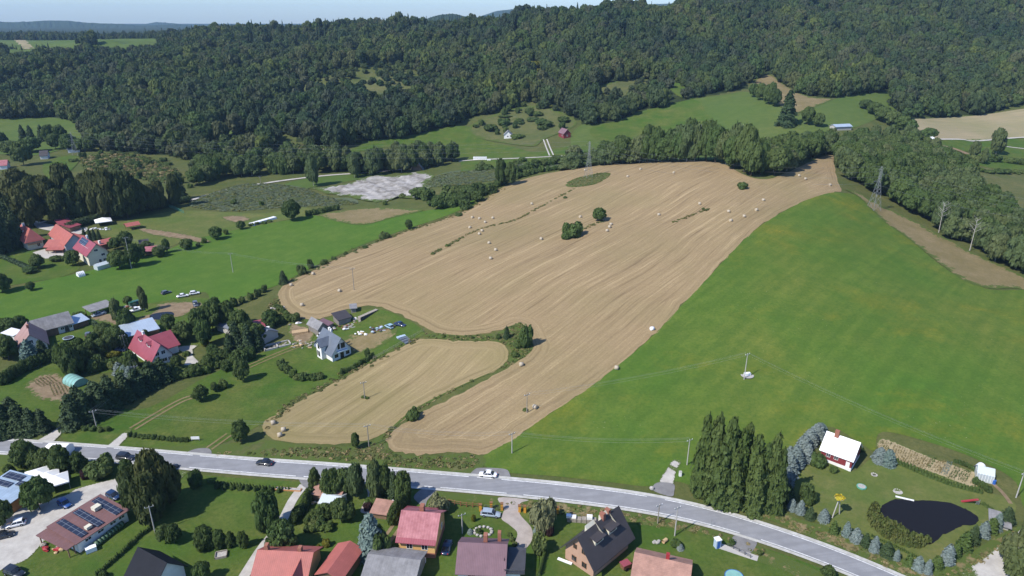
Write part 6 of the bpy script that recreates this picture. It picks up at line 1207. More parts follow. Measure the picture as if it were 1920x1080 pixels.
for i in range(9):
    for j in range(2 if i < 7 else 1):
        o = bale(889 + i*3.7, 300 - j*.1 + (i > 6), 'white wrapped bale in the stacked row by the green valley meadow', 'white wrapped bales in a row', 1.5, 1.35, 1.3); o.data = WB; o.location.z += 1.25 * j
GB = BM.copy(); GB.materials.clear(); GB.materials.append(MATS['green_wrap']); GB.materials.append(MATS['green_wrap'])
a, b_ = G(182, 1024), G(228, 987); d_ = (b_ - a); ang = math.atan2(d_.y, d_.x)
for i in range(9):
    p = a + d_ * (i / 8); o = bpy.data.objects.new('wrapped_bale', GB); COL.objects.link(o); o.location = (p.x, p.y, p.z + .62); o.rotation_euler = (0, 0, ang); o.scale = (d_.length/8*.97, 1.3, 1.3)
    tag(o, 'green plastic-wrapped bale in the line along the white barn wall', 'wrapped bale', 'green bales along the barn')
# ------------------------------------------------------------------ cars
def loft(sections):
    """sections: x, [(y, z) ...half profile from bottom centre to top centre], mirrored"""
    V, F = [], []; n = None
    for x, prof in sections:
        full = prof + [(-y, z) for y, z in prof[::-1]]; n = len(full); V += [(x, y, z) for y, z in full]
    for i in range(len(sections)-1):
        for j in range(n): F.append((i*n+j, i*n+(j+1) % n, (i+1)*n+(j+1) % n, (i+1)*n+j))
    F += [tuple(range(n))[::-1], tuple(range((len(sections)-1)*n, len(sections)*n))]; return V, F
CARP = {}
def car(px, py, qx, qy, style, color, label, z=None):
    """car centred on the ground at px,py with its nose towards pixel qx,qy"""
    p, q = G(px, py), G(qx, qy); ang = math.atan2(q.y - p.y, q.x - p.x); r = root_at('car' if style != 'van' else 'van', p + Vector((0, 0, .10)), ang, label, 'van' if style == 'van' else 'car')
    key = (style, color)
    if key not in CARP:
        Lh, Hh, W = dict(sedan=(2.25,1.42,.90), hatch=(1.95,1.48,.86), wagon=(2.3,1.5,.91), suv=(2.3,1.7,.94), van=(2.6,2.05,.98), pickup=(2.5,1.75,.93))[style]
        b = lambda x, w, z0, z1: (x, [(0, z0), (w*.86, z0), (w, z0+.14), (w, z1-.16), (w*.90, z1), (0, z1+.02)])
        hood = .82 if style not in ('suv', 'van', 'pickup') else 1.0
        body = loft([b(-Lh, W*.80, .42, .72*hood+.12), b(-Lh+.12, W*.93, .28, .88*hood+.04), b(-Lh+.6, W, .24, .95*hood+.06), b(-.4, W, .22, .96*hood+.06), b(.7, W, .22, .94*hood+.04), b(Lh-.55, W*.98, .24, .84*hood), b(Lh-.12, W*.88, .30, .72*hood), b(Lh, W*.70, .40, .62*hood)])
        c0 = .92*hood; tr = {'sedan': (-1.55,-.75,.35,1.15), 'hatch': (-1.75,-1.35,.25,1.0), 'wagon': (-2.05,-1.75,.35,1.15), 'suv': (-2.05,-1.75,.45,1.1), 'van': (-2.5,-2.35,1.2,1.8), 'pickup': (-.55,-.4,.5,1.15)}[style]
        def c(x, w, z): return (x, [(0, c0-.05), (w, c0-.05), (w*.97, c0+.02), (w*.88 if z > c0+.1 else w*.96, z), (0, z+.03)])
        glass = loft([c(tr[0], W*.90, c0+.03), c(tr[1], W*.92, Hh-.04), c((tr[1]+tr[2])/2, W*.93, Hh-.01), c(tr[2], W*.92, Hh-.05), c(tr[3], W*.90, c0+.03)])
        rt = lambda x, w, z: (x, [(0, z-.05), (w*.98, z-.05), (w*.98, z), (w*.8, z+.035), (0, z+.05)])
        roof = loft([rt(tr[1]-.03, W*.86, Hh-.05), rt((tr[1]+tr[2])/2, W*.88, Hh), rt(tr[2]+.03, W*.86, Hh-.06)])
        def pillar(xa, xb): return join([loft([(xa, [(0,0)]*1 + [(0,0)])]) if False else tube((xa, s*W*.90, c0), (xb, s*W*.80, Hh-.02), .06, .05, 5) for s in (-1, 1)])
        parts = [('body', join([body] + ([box(-Lh+.1, -.7, -W*.95, -W*.85, .8, 1.15), box(-Lh+.1, -.7, W*.85, W*.95, .8, 1.15)] if style == 'pickup' else [])), color), ('windows', glass, 'glass_dark'), ('roof', join([roof, pillar(tr[0]+.15, tr[1]), pillar(tr[3]-.1, tr[2]), pillar((tr[1]+tr[2])/2+.1, (tr[1]+tr[2])/2+.1)]), color)]
        if style == 'van': parts[2] = ('roof', join([roof, box(tr[1]+.05, -.2, -W*.93, -W*.84, c0, Hh-.05), box(tr[1]+.05, -.2, W*.84, W*.93, c0, Hh-.05), box(tr[0], tr[0]+.15, -W*.85, W*.85, c0, Hh-.1)]), color)
        for s in (-1, 1): parts.append(('headlight', box(Lh-.16, Lh-.02, s*W*.62-.16, s*W*.62+.16, .52*hood, .68*hood), 'lamp_glass')); parts.append(('tail_light', box(-Lh-.01, -Lh+.12, s*W*.66-.12, s*W*.66+.12, .62, .80), 'tail_glass'))
        rw = .36 if style in ('suv', 'van', 'pickup') else .33
        for xx in (-Lh*.60, Lh*.62):
            for s in (-1, 1): parts.append(('wheel', tube((xx, s*(W-.20), rw), (xx, s*(W+.03), rw), rw, rw, 16), 'tyre')); parts.append(('hub_cap', tube((xx, s*(W-.02), rw), (xx, s*(W+.05), rw), rw*.58, rw*.5, 10), 'steel'))
        CARP[key] = [(n, mesh_obj(n, vf[0], vf[1], m, None, n in ('body', 'windows')).data, n) for n, vf, m in parts]
        for o in [o for o in list(COL.objects) if o.type == 'MESH' and o.data in [c_[1] for c_ in CARP[key]]]: bpy.data.objects.remove(o)
    w = None
    for n, me, _ in CARP[key]:
        o = bpy.data.objects.new(n, me); COL.objects.link(o); o.parent = w if n == 'hub_cap' else r
        if n == 'wheel': w = o
    return r
for a in [(236,861,262,864,'suv','car_black','dark estate car driving on the road at the left'),(497,871,470,868,'sedan','car_black','black car driving left in the middle of the road'),(915,893,885,890,'sedan','car_white','white saloon parked in the lay-by above the road'),(920,967,950,970,'wagon','car_silver','silver estate car on the lawn by the brown fence'),
   (322,882,335,872,'hatch','car_black','dark car mostly hidden behind the huge tree at the road'),(122,948,142,960,'hatch','car_blue','blue car in the gravel yard beside the spreading tree'),(213,933,228,940,'hatch','car_navy','dark blue car behind the upper end of the solar barn'),(31,986,14,990,'hatch','car_white','small white car parked in the gravel yard'),
   (6,1008,26,1003,'sedan','car_black','black car cut by the left edge in the gravel yard'),(28,1078,50,1086,'suv','car_black','large black car at the bottom left corner'),(838,1030,843,1012,'sedan','car_navy','dark car in the shade right of the orange house'),(166,630,170,620,'hatch','car_grey','grey car, leftmost of three behind the dark hedge'),(180,627,185,617,'hatch','car_silver','silver car, middle of three behind the dark hedge'),
   (194,617,199,608,'hatch','car_white','white car, rightmost of three behind the dark hedge'),(186,592,172,596,'pickup','car_silver','silver pickup under the dark carport'),(256,584,240,588,'pickup','car_white','white pickup by the tall poplar'),(222,660,240,657,'sedan','car_navy','dark blue car in the shade of the hedge trees'),(343,557,358,554,'sedan','car_white','white old car on the meadow edge beside the pond yard'),
   (365,552,376,550,'hatch','car_white','second white car higher on the meadow edge'),(367,573,372,586,'wagon','car_grey','grey car at the right end of the pond yard'),(256,573,266,570,'van','car_green','green old van behind the poplar'),(730,615,718,610,'hatch','car_teal','pale turquoise wreck beside the slab stack'),(750,611,765,613,'sedan','car_navy','dark wreck at the field rim beside the turquoise one'),
   (606,635,590,628,'van','car_white','white van behind the white house'),(312,551,325,547,'hatch','car_grey','dark car on the ditch bank above the pond yard')]: car(*a)
# ------------------------------------------------------------------ poles and wires
POLES = {}
def pole(key, px, py, top, label, mat='concrete', arm=True, lean=0.0, double=False, name='utility_pole', lamp=False, r=.15):
    p = G(px, py); v = (top - 540) / FPX; h = (CAM_H - p.z) - p.y * (SP + v*CP) / (CP - v*SP)
    o = root_at(name, p, .5, label, 'pole'); 
    if double: add(o, 'shaft', join([tube((-1.3,0,-.3), (-.1,0,h), r, r*.7), tube((1.3,0,-.3), (.1,0,h), r, r*.7)]), mat)
    else: add(o, 'shaft', tube((0,0,-.3), (lean,0,h), r, r*.65), mat)
    if arm:
        add(o, 'crossarm', box(-.9, .9, -.05, .05, h-.35, h-.22), 'steel')
        for x in (-.8, 0, .8): add(o, 'insulator', tube((x,0,h-.22), (x,0,h+.05), .06, .05, 6), 'white_plastic')
    if lamp: add(o, 'lamp_arm', tube((0,0,h-.5), (.0,-1.2,h), .05, .04, 5), 'steel'); add(o, 'lamp_head', box(-.2, .2, -1.7, -1.1, h-.05, h+.1), 'white_plastic')
    POLES[key] = (p.x, p.y, p.z + h); return o
for a in [('a1',437,511,475,'concrete pole standing in the valley meadow'),('a2',664,544,503,'thin wooden pole on the stubble lobe','wood_old'),('a3',684,748,716,'short wooden pole in the small stubble field','wood_old'),('a4',988,774,739,'dark wooden pole near the meadow edge in the lower stubble','wood_old'),('a5',692,838,797,'pole at the strip below the small field','wood_old'),
   ('b1',181,800,770,'concrete pole with lamp above the conifer row','concrete'),('b2',259,720,686,'concrete pole in the villa garden'),('b3',235,655,628,'wooden pole beside the pale metal roof','wood_old'),('c1',1395,712,663,'concrete pole in the middle of the green meadow'),('c2',960,850,812,'pole standing on the tip of the meadow by the road'),
   ('c3',1288,872,824,'pole at the left side of the conifer group'),('c4',1905,933,886,'concrete pole in the meadow right of the glasshouse'),('d1',1265,1005,951,'concrete pole on the lawn between road and brick house'),('d2',1233,982,946,'leaning dark pole on the road verge','wood_old'),('e1',291,999,949,'concrete pole left of the black-roofed house'),
   ('f1',247,504,445,'concrete pole rising above the dark tree by the meadow'),('f2',261,388,375,'pole standing out of the long clipped hedge'),('g1',489,345,330,'small pole beside the valley lane','wood_old'),('g2',770,306,283,'pole behind the dark barn','wood_old'),('h1',867,1000,964,'leaning pole on the lawn beside the plum roof','concrete')]: pole(*a)
pole('p1', 1567, 968, 934, 'double-legged pole carrying a yellow nest platform beside the road hedge', 'concrete', False, double=True); p = POLES['p1']
nest = root_at('nest', p, 0, 'round yellow-topped stork nest platform on the double pole', 'nest'); add(nest, 'platform', tube((0,0,0), (0,0,.18), 1.0, 1.15, 14), 'wood_old'); add(nest, 'twigs', leaves([((0,0,.25),(1.0,1.0,.14))], 260, .2, 5), 'leaf_goldenrod')
pole('p2', 1893, 1080, 1045, 'double-legged pole with a street lamp under the lower right trees', 'concrete', False, double=True, lamp=True)
pole('s1', 1333, 987, 973, 'short road sign post on the verge', 'steel', False, r=.05)
def wires(keys, label, drop=1.2, off=((-.8, 0), (0, .2), (.8, 0)), r=.016, pts=None, mat='steel'):
    Q = [Vector(POLES[k]) if isinstance(k, str) else Vector(k) for k in keys]; VF = []
    for ox, oz in off:
        for a, b_ in zip(Q[:-1], Q[1:]):
            dr = (b_ - a).normalized(); side = Vector((-dr.y, dr.x, 0)) * ox; n = 10; pr = None
            for i in range(n+1):
                u = i/n; c_ = a + (b_ - a)*u + side + Vector((0, 0, oz - 4*drop*u*(1-u)))
                if pr is not None: VF.append(tube(pr, c_, r, r, 3))
                pr = c_
    J = join(VF); return tag(mesh_obj('overhead_wire', J[0], J[1], mat), label, 'overhead wire')
wires(['a1','a2'], 'wires from the meadow pole to the stubble lobe pole'); wires(['a2','a3'], 'wires crossing the white house plot from lobe to small field') if False else None
wires(['a4','c1','c4'], 'triple wires crossing the green meadow'); wires(['b1','a5','c2','c3'], 'long wires above the verge north of the road'); wires(['b3','b2','b1'], 'wires over the villa garden', 1); wires(['f1','a1'], 'wires from the settlement to the meadow pole', 2)
wires(['d1','e1'], 'wires over the gardens south of the road', 3, ((0,0),)) if False else None
# lattice pylons
def pylon(key, px, py, top, label, arms=((.66, 3.2), (.80, 2.6), (.93, 2.0)), ang=.3, base=2.0):
    p = G(px, py); v = (top - 540) / FPX; h = (CAM_H - p.z) - p.y * (SP + v*CP) / (CP - v*SP); o = root_at('pylon', p, ang, label, 'pylon'); w = lambda z: base*(1 - .82*min(1, z/(h*.7))) if z < h*.7 else base*.18
    for a in (-1, 1):
        for b_ in (-1, 1): add(o, 'leg', join([tube((a*w(z0), b_*w(z0), z0), (a*w(z1), b_*w(z1), z1), 0.07, .06, 4) for z0, z1 in ((-.4, h*.35), (h*.35, h*.7), (h*.7, h*.97))]), 'steel')
    L, zs = [], [0]
    while zs[-1] < h*.95: zs.append(zs[-1] + max(1.1, w(zs[-1])*1.7))
    for z0, z1 in zip(zs[:-1], zs[1:]):
        z1 = min(z1, h*.96)
        for s in (-1, 1): L += [tube((-w(z0), s*w(z0), z0), (w(z1), s*w(z1), z1), .03, .03, 3), tube((w(z0), s*w(z0), z0), (-w(z1), s*w(z1), z1), .03, .03, 3), tube((s*w(z0), -w(z0), z0), (s*w(z1), w(z1), z1), .03, .03, 3), tube((s*w(z0), w(z0), z0), (s*w(z1), -w(z1), z1), .03, .03, 3)]
    add(o, 'bracing', join(L), 'steel'); add(o, 'peak', join([tube((a*w(h), b_*w(h), h*.96), (0,0,h), .06, .04, 3) for a in (-1,1) for b_ in (-1,1)]), 'steel'); tips = []
    for i, (f, l) in enumerate(arms):
        s = 1 if i % 2 else -1
        add(o, 'crossarm', join([tube((-l*(.2 if s > 0 else 1),0,h*f), (l*(1 if s > 0 else .2),0,h*f), .07, .07, 4), tube((s*l,0,h*f), (0,0,h*f+1.3), .05, .05, 4)]), 'steel')
        t_ = Matrix.Rotation(ang, 3, 'Z') @ Vector((s*l, 0, h*f - .9)); add(o, 'insulator', tube((s*l,0,h*f), (s*l,0,h*f-.9), .08, .08, 6), 'glass_dark'); tips.append(tuple(Vector(p) + t_))
    tips.append((p.x, p.y, p.z + h)); POLES[key] = tips
pylon('P1', 1103, 333, 265, 'grey lattice pylon on the weedy island near the crest'); pylon('P2', 1638, 393, 312, 'pale lattice pylon at the upper rim of the green meadow', base=2.3); pylon('P3', 142, 292, 248, 'far lattice pylon behind the park trees')
e4 = [tuple(Vector(t_) + Vector((95, -75, -2))) for t_ in POLES['P2']]
for i, nm in enumerate(('lowest', 'middle', 'upper', 'topmost')):
    wires([POLES['P3'][i], POLES['P1'][i], POLES['P2'][i], e4[i]], '%s cable of the pylon line across the fields' % nm, 6, ((0, 0),), .034)
# ------------------------------------------------------------------ vegetable beds, fences, small things
def bed(pix, rows, label, mats, name='vegetable_bed', hmax=.5):
    W = grounds(pix)[:, :2]; a, b_, c_, d_ = [np.array(q) for q in W]; Ps = []
    for i in range(rows):
        f = (i + .5) / rows; p, q = a + (b_ - a)*f, d_ + (c_ - d_)*f; n = max(4, int(np.hypot(*(q - p)) / .28)); u = (np.arange(n) + .5) / n; Ps.append(p + (q - p)*u[:, None] + RNG.normal(0, .06, (n, 2)))
    P = np.vstack(Ps); VF = []
    for x, y in P:
        z = H(x, y) + lift(y, 2) if False else 0; VF.append((x, y))
    Z = hgt(P[:, 0], P[:, 1]) + lift(P[:, 1], 2.6); L = [((x, y, z + .12), (.17, .17, RNG.uniform(.08, hmax*.6))) for (x, y), z in zip(P, Z)]
    J = leaves(L, len(L)*5, .10, 4); return tag(mesh_obj(name, J[0], J[1], mats), label, 'vegetable bed')
sheet('garden_soil', 'garden_dry', [(1650,822),(1668,826),(1745,858),(1835,888),(1828,896),(1838,922),(1760,892),(1690,868),(1640,838)], 2.4, 1.5, smooth=False)
for pix, rows, s, m_ in [([(1652,826),(1672,832),(1664,850),(1642,840)],5,'weedy bed at the upper left end of the vegetable garden','leaf_weed'),([(1676,834),(1748,862),(1733,886),(1668,856)],15,'long straw-coloured potato bed with many rows','dry_stalk'),([(1750,858),(1757,861),(1742,880),(1736,877)],2,'narrow green row between potato bed and pale beds','leaf_bush'),
   ([(1760,862),(1776,867),(1762,890),(1744,882)],4,'pale sandy bed with thin rows','dry_stalk'),([(1775,866),(1786,869),(1775,893),(1762,889)],3,'blue-green cabbage bed in the vegetable garden','needle_blue'),([(1790,874),(1802,879),(1790,901),(1776,896)],3,'green mixed bed right of the cabbages','leaf_bush'),([(1804,880),(1822,886),(1810,906),(1793,900)],4,'leafy green bed before the glasshouse','leaf_tree'),([(1822,898),(1840,914),(1838,922),(1815,905)],3,'dark green bed below the glasshouse','leaf_tree'),
   ([(60,716),(95,704),(110,716),(75,728)],6,'patchy green bed in the round vegetable plot','leaf_weed'),([(90,722),(120,716),(130,735),(100,745)],5,'sparse bed nearest the turquoise tunnel','leaf_weed')]: bed(pix, rows, s, m_)
def fence(pts, h, label, mat='steel', gap=2.5, rail=True, pr=.05, wire=True):
    W = grounds(catmull(pts, False, 8)); seg = np.concatenate([[0], np.cumsum(np.hypot(*np.diff(W[:, :2], axis=0).T))]); n = max(2, int(seg[-1] / gap)); r = root_at('fence', Vector(W[0]), 0, label, 'fence'); P = [np.array([np.interp(seg[-1]*i/n, seg, W[:, k]) for k in range(3)]) - W[0] for i in range(n+1)]
    for p in P[:100]: add(r, 'post', box(p[0]-pr, p[0]+pr, p[1]-pr, p[1]+pr, p[2]-.2, p[2]+h), mat)
    if rail: add(r, 'rail', join([tube(a + [0,0,z], b_ + [0,0,z], .03 if wire else .06, .03 if wire else .06, 4) for a, b_ in zip(P[:-1], P[1:]) for z in ((h*.35, h*.65, h*.95) if wire else (h*.5, h*.9))]), mat)
    return r
fence([(842,945),(870,950),(898,952)], 1.3, 'brown wooden fence behind the silver car', 'frame_brown', 1.4, True, .12, False)
fence([(900,955),(945,958)], 1.4, 'dark green metal fence beside the orange gate pillars', 'dark_metal', 1.2)
fence([(1364,1025),(1390,1038),(1407,1047)], 1.0, 'dark railing of the little concrete footbridge', 'dark_metal', 1.2)
fence([(315,388),(330,394),(345,401)], 2.0, 'green mesh fence at the corner of the sports lawn', 'teal_paint', 1.6); fence([(700,675),(745,650),(795,622)], 1.2, 'thin wire fence between white house plot and small field', 'wood_old', 4)
def small(name, px, py, label, cat, parts, ang=0.0, group=None, dz=.08):
    r = root_at(name, G(px, py) + Vector((0,0,dz)), ang, label, cat, group)
    for n, vf, m_ in parts: add(r, n, vf, m_)
    return r
for x, y, s in [(901,958,'orange gate pillar at the left end of the green fence'),(921,954,'orange gate pillar between silver car and road'),(941,956,'orange gate pillar left of the curved drive'),(974,960,'left one of two orange pillars right of the drive'),(984,961,'right one of two orange pillars right of the drive'),(1045,963,'orange pillar beside the pale willow')]:
    small('gate_pillar', x, y, s, 'pillar', [('shaft', box(-.28,.28,-.28,.28,-.1,1.7), 'orange_paint'), ('cap', box(-.36,.36,-.36,.36,1.7,1.85), 'frame_brown')])
small('footbridge', 1384, 1036, 'small concrete footbridge over the roadside ditch', 'footbridge', [('deck', box(-4,4,-.8,.8,-.05,.12), 'concrete')], -.5)
small('jetty', 1696, 936, 'white plank lying at the far shore of the pond', 'plank', [('board', box(-1.9,1.9,-.22,.22,.05,.2), 'white_plastic')], -.42)
small('playhouse', 1344, 1026, 'small blue portable cabin on the lawn by the footbridge', 'cabin', [('body', box(-.55,.55,-.55,.55,0,2.1), 'pale_blue'), ('roof', box(-.65,.65,-.65,.65,2.1,2.25), 'white_plastic'), ('door', box(-.35,.35,-.59,-.54,.1,1.8), 'blue_paint')], .3)
small('bird_house', 1275, 893, 'white meter box beside the gravel entry', 'box', [('body', box(-.3,.3,-.25,.25,0,1.3), 'white_plastic'), ('lid', box(-.34,.34,-.29,.29,1.3,1.38), 'concrete')])
small('slide', 1832, 948, 'red garden slide beside the vegetable rows', 'slide', [('chute', prism([(0,1.6),(.3,1.6),(3.2,.1),(3.0,0)], 1, -.3, .3), 'red_paint'), ('ladder', join([tube((-.3,-.2,0),(-.3,.1,1.7),.05,.05,5), tube((.3,-.2,0),(.3,.1,1.7),.05,.05,5)] + [box(-.3,.3,-.15+i*.05,-.05+i*.05,.3+i*.35,.36+i*.35) for i in range(4)]), 'steel')], 2.7)
small('water_tank', 1835, 883, 'round white tank behind the glasshouse', 'tank', [('drum', tube((-.9,0,1.0),(.9,0,1.0),.95,.95,18), 'white_plastic'), ('cradle', box(-.8,.8,-.7,.7,0,.3), 'steel')], .6)
small('barrel', 1863, 908, 'blue barrel at the end of the glasshouse', 'barrel', [('body', tube((0,0,0),(0,0,1.0),.36,.36,14), 'blue_paint'), ('lid', tube((0,0,1.0),(0,0,1.06),.38,.38,14), 'blue_paint')])
small('sandbox', 1615, 914, 'teal round sandpit on the pond garden lawn', 'sandpit', [('rim', tube((0,0,0),(0,0,.3),1.1,1.1,10), 'teal_paint'), ('sand', tube((0,0,.3),(0,0,.33),.9,.9,10), 'stone')])
small('fire_pit', 1639, 891, 'small stone ring on the lawn below the cottage shadow', 'fire pit', [('stones', join([ico((math.cos(a)*.6, math.sin(a)*.6, .1), (.22,.22,.18), random, 1) for a in np.arange(0, 6.2, .7)]), 'stone'), ('ash', tube((0,0,0),(0,0,.06),.5,.5,10), 'dark_metal')])
small('fire_pit', 1683, 922, 'pale ash patch ring above the pond', 'fire pit', [('stones', join([ico((math.cos(a)*.8, math.sin(a)*.8, .08), (.2,.2,.14), random, 1) for a in np.arange(0, 6.2, .6)]), 'stone'), ('ash', tube((0,0,0),(0,0,.05),1.1,1.1,12), 'concrete')])
small('hay_rack', 415, 1042, 'wooden sandpit frame on the lawn above the footpath', 'sandpit', [('frame', join([box(-1.2,1.2,-1,-.85,0,.5), box(-1.2,1.2,.85,1,0,.5), box(-1.2,-1.05,-1,1,0,.5), box(1.05,1.2,-1,1,0,.5)]), 'wood_old'), ('sand', box(-1.05,1.05,-.85,.85,0,.2), 'stone')], .3)
small('notice_board', 367, 827, 'white notice board at the end of the low hedge', 'board', [('panel', box(-1.1,1.1,-.06,.06,.5,1.3), 'white_plastic'), ('post', box(-1.0,-.9,-.05,.05,-.1,.6), 'steel'), ('post', box(.9,1.0,-.05,.05,-.1,.6), 'steel')], .05)
small('trampoline', 129, 637, 'round trampoline on the lawn before the grey barn', 'trampoline', [('mat', tube((0,0,.75),(0,0,.8),1.5,1.5,20), 'dark_metal'), ('rim', tube((0,0,.70),(0,0,.76),1.75,1.75,20), 'pale_blue'), ('legs', join([tube((math.cos(a)*1.5, math.sin(a)*1.5,0),(math.cos(a)*1.5, math.sin(a)*1.5,.75),.05,.05,5) for a in np.arange(0,6.2,1.05)]), 'steel')])
small('pool', 1376, 1086, 'blue rimmed paddling pool at the bottom edge', 'pool', [('rim', tube((0,0,0),(0,0,.7),1.9,1.9,24), 'blue_paint'), ('water', tube((0,0,.7),(0,0,.71),1.75,1.75,24), 'turquoise_film')])
small('boat', 302, 632, 'white boat hull showing behind the maroon villa', 'boat', [('hull', loft([(-2.4,[(0,.3),(.8,.5),(.95,1.1),(0,1.12)]),(0,[(0,.1),(.9,.4),(1.1,1.1),(0,1.15)]),(1.8,[(0,.2),(.6,.5),(.8,1.15),(0,1.2)]),(2.8,[(0,.9),(.05,1.0),(.08,1.2),(0,1.22)])]), 'white_plastic'), ('windscreen', box(.0,.8,-.6,.6,1.15,1.6), 'glass_dark')], .9)
small('woodpile', 1090, 978, 'long stack of pale pallets behind the brick house', 'stack', [('stack', join([box(-3.2+i*1.1,-2.2+i*1.1,-.6,.6,0,.8+.15*(i % 2)) for i in range(6)]), 'wood_old'), ('cover', box(-3.4,-2.3,-.5,.5,.95,1.5), 'white_plastic'), ('cover', box(-2.2,-1.2,-.5,.5,.8,1.3), 'white_plastic'), ('cover', box(1.2,2.4,-.5,.5,1.0,1.7), 'white_plastic')], -.12)
small('garden_trailer', 1172, 1068, 'red log trailer beside the brick house', 'trailer', [('box', join([box(-.9,.9,-.6,.6,.6,1.6)]), 'rust'), ('wheel', tube((0,-.7,.4),(0,-.6,.4),.4,.4,12), 'tyre'), ('wheel', tube((0,.6,.4),(0,.7,.4),.4,.4,12), 'tyre'), ('roof', box(-1.0,1.0,-.8,.8,1.6,1.75), 'roof_maroon')], .5)
small('stone_circle', 906, 998, 'ring of pale boulders on the lawn by the drive', 'rockery', [('boulders', join([ico((math.cos(a)*1.9, math.sin(a)*1.5, .2), (.45,.4,.35), random, 1) for a in np.arange(0, 6.2, .5)]), 'stone')])
small('rockery', 1237, 1018, 'wooden wheel and boulders on the lawn by the pole', 'rockery', [('boulders', join([ico((-1.3+.3*i, .3*math.sin(i*2), .2), (.45,.4,.35), random, 1) for i in range(5)]), 'stone'), ('log', tube((.6,-.3,.4),(1.6,.4,.4),.42,.42,12), 'wood_new')], .1)
small('white_bin', 1059, 1054, 'white mattress leaning at the brick house wall', 'mattress', [('slab', box(-1.6,1.6,-.3,.3,.1,.3), 'white_plastic')], -.5)
small('bench', 760, 1052, 'white garden box by the orange house plinth', 'box', [('body', box(3.4,4.3,-.6,0,0,.8), 'white_plastic'), ('lid', box(3.35,4.35,-.65,.05,.8,.86), 'white_plastic')])
small('planter', 541, 919, 'reddish timber planter at the end of the roadside hedge', 'planter', [('frame', box(-3.2,3.2,-.5,.5,0,.35), 'orange_wall'), ('soil', box(-3.0,3.0,-.38,.38,.35,.4), 'stone')], -.1)
for x, y, s in [(1029,895,'pale boulder')][:0]: pass
small('boulder', 1222, 918, 'white boulder at the left corner of the gravel entry', 'boulder', [('stone', ico((0,0,.35),(.6,.5,.5), random, 2), 'stone')])
small('shelter', 1401, 704, 'little white water trough beside the meadow pole', 'trough', [('tank', box(-.9,.9,-.5,.5,.1,.8), 'white_plastic'), ('pad', tube((0,0,-.05),(0,0,.06),1.9,1.9,14), 'stone')], .2)
# yard clutter of the white house
def heap(px, py, n, spread, mats, label, cat='heap', name='junk_heap', size=(.3,.8), seed=1, ang=0):
    rnd = random.Random(seed); r = root_at(name, G(px, py) + Vector((0,0,.05)), ang, label, cat); groups = {}
    for i in range(n):
        x, y = rnd.gauss(0, spread[0]), rnd.gauss(0, spread[1]); s = rnd.uniform(*size); m_ = mats[i % len(mats)]
        groups.setdefault(m_, []).append(ico((x, y, s*.4), (s, s*rnd.uniform(.5,1), s*.6), rnd, 1) if rnd.random() < .6 else box(x-s, x+s, y-s*.3, y+s*.3, 0, s*.5))
    for m_, L in groups.items(): add(r, 'pieces', join(L), m_)
    return r
heap(650,612,46,(4.0,1.2),['white_plastic','wood_old','stone','rust'],'heap of white sacks and scrap before the dark tarred shed',seed=2, ang=.5); heap(715,617,40,(2.2,1.3),['rust','dark_metal','pale_blue'],'rusty scrap heap beside the turquoise wreck',seed=3)
heap(683,627,16,(2.2,.7),['wood_new','white_plastic'],'pale boards scattered on the dry yard',seed=4,ang=-.3); heap(574,645,30,(2.4,1.5),['wood_new','stone','wood_old'],'sand and board heap in front of the white van',seed=5); heap(660,598,26,(2.6,1.2),['wood_old','stone','white_plastic'],'mixed scrap between the tiny hut and the firewood',seed=6)
heap(518,580,14,(1.8,.8),['wood_old','stone'],'grey board pile in the weeds left of the field lobe',seed=7); heap(553,608,10,(1.9,.5),['white_plastic','wood_old'],'white sheeted pile beside the lumber stack',seed=8,ang=.6); heap(185,430,30,(3.2,1.2),['stone','steel','white_plastic'],'stone and metal pile below the white garden tent',seed=9)
heap(150,1049,24,(2.2,1.0),['red_paint','white_plastic','wood_new'],'red and white machinery stored under the front lean-to',seed=10,ang=.6) if False else heap(100,1030,16,(1.6,.7),['red_paint','wood_old','wood_new'],'red machinery and boards under the front lean-to',seed=10,ang=-.3)
heap(250,577,18,(2.0,1.0),['rust','wood_old','white_plastic'],'scrap beside the green old van',seed=11); heap(605,945,14,(1.6,.5),['wood_new','stone'],'boards beside the little brown shed',seed=12)
a, b_ = G(675, 602), G(706, 582); d_ = b_ - a; add(root_at('woodpile', a, math.atan2(d_.y, d_.x), 'long grey firewood stack along the field rim', 'woodpile'), 'logs', join([tube((d_.length*i/26, -.7, z), (d_.length*i/26, .7, z), .33, .33, 7) for i in range(27) for z in (.3, .9, 1.4)]), 'wood_old')
a = G(548, 628); add(root_at('lumber_stack', a, .35, 'stack of fresh yellow lumber left of the white van', 'lumber stack'), 'boards', join([box(0, 5.5, k*.5-1.2, k*.5-.8, z*.3, z*.3+.24) for k in range(5) for z in range(4)]), 'wood_new')
a, b_ = G(752, 640), G(790, 622); d_ = b_ - a; r = root_at('slab_stack', a + Vector((0,0,.05)), math.atan2(d_.y, d_.x), 'rows of blue-grey slabs laid beside the field corner', 'slab stack')
for i in range(4): add(r, 'slab_row', join([box(d_.length*k/9, d_.length*(k+.88)/9, i*1.7-3.2, i*1.7-1.9, 0, .5) for k in range(9)]), 'pale_blue' if i == 3 else 'roof_slate')
a = G(497, 660); r = root_at('foundation', a, .55, 'grey concrete frame filled with scrap left of the white house', 'foundation'); add(r, 'beams', join([box(0,9,0,.4,0,.8), box(0,9,3.6,4,0,.8), box(0,.4,0,4,0,.8), box(8.6,9,0,4,0,.8), box(4.3,4.7,0,4,0,.8)]), 'concrete'); add(r, 'scrap', join([ico((random.uniform(1,8), random.uniform(.8,3.2), .3), (.5,.4,.3), random, 1) for _ in range(22)]), 'wood_old')
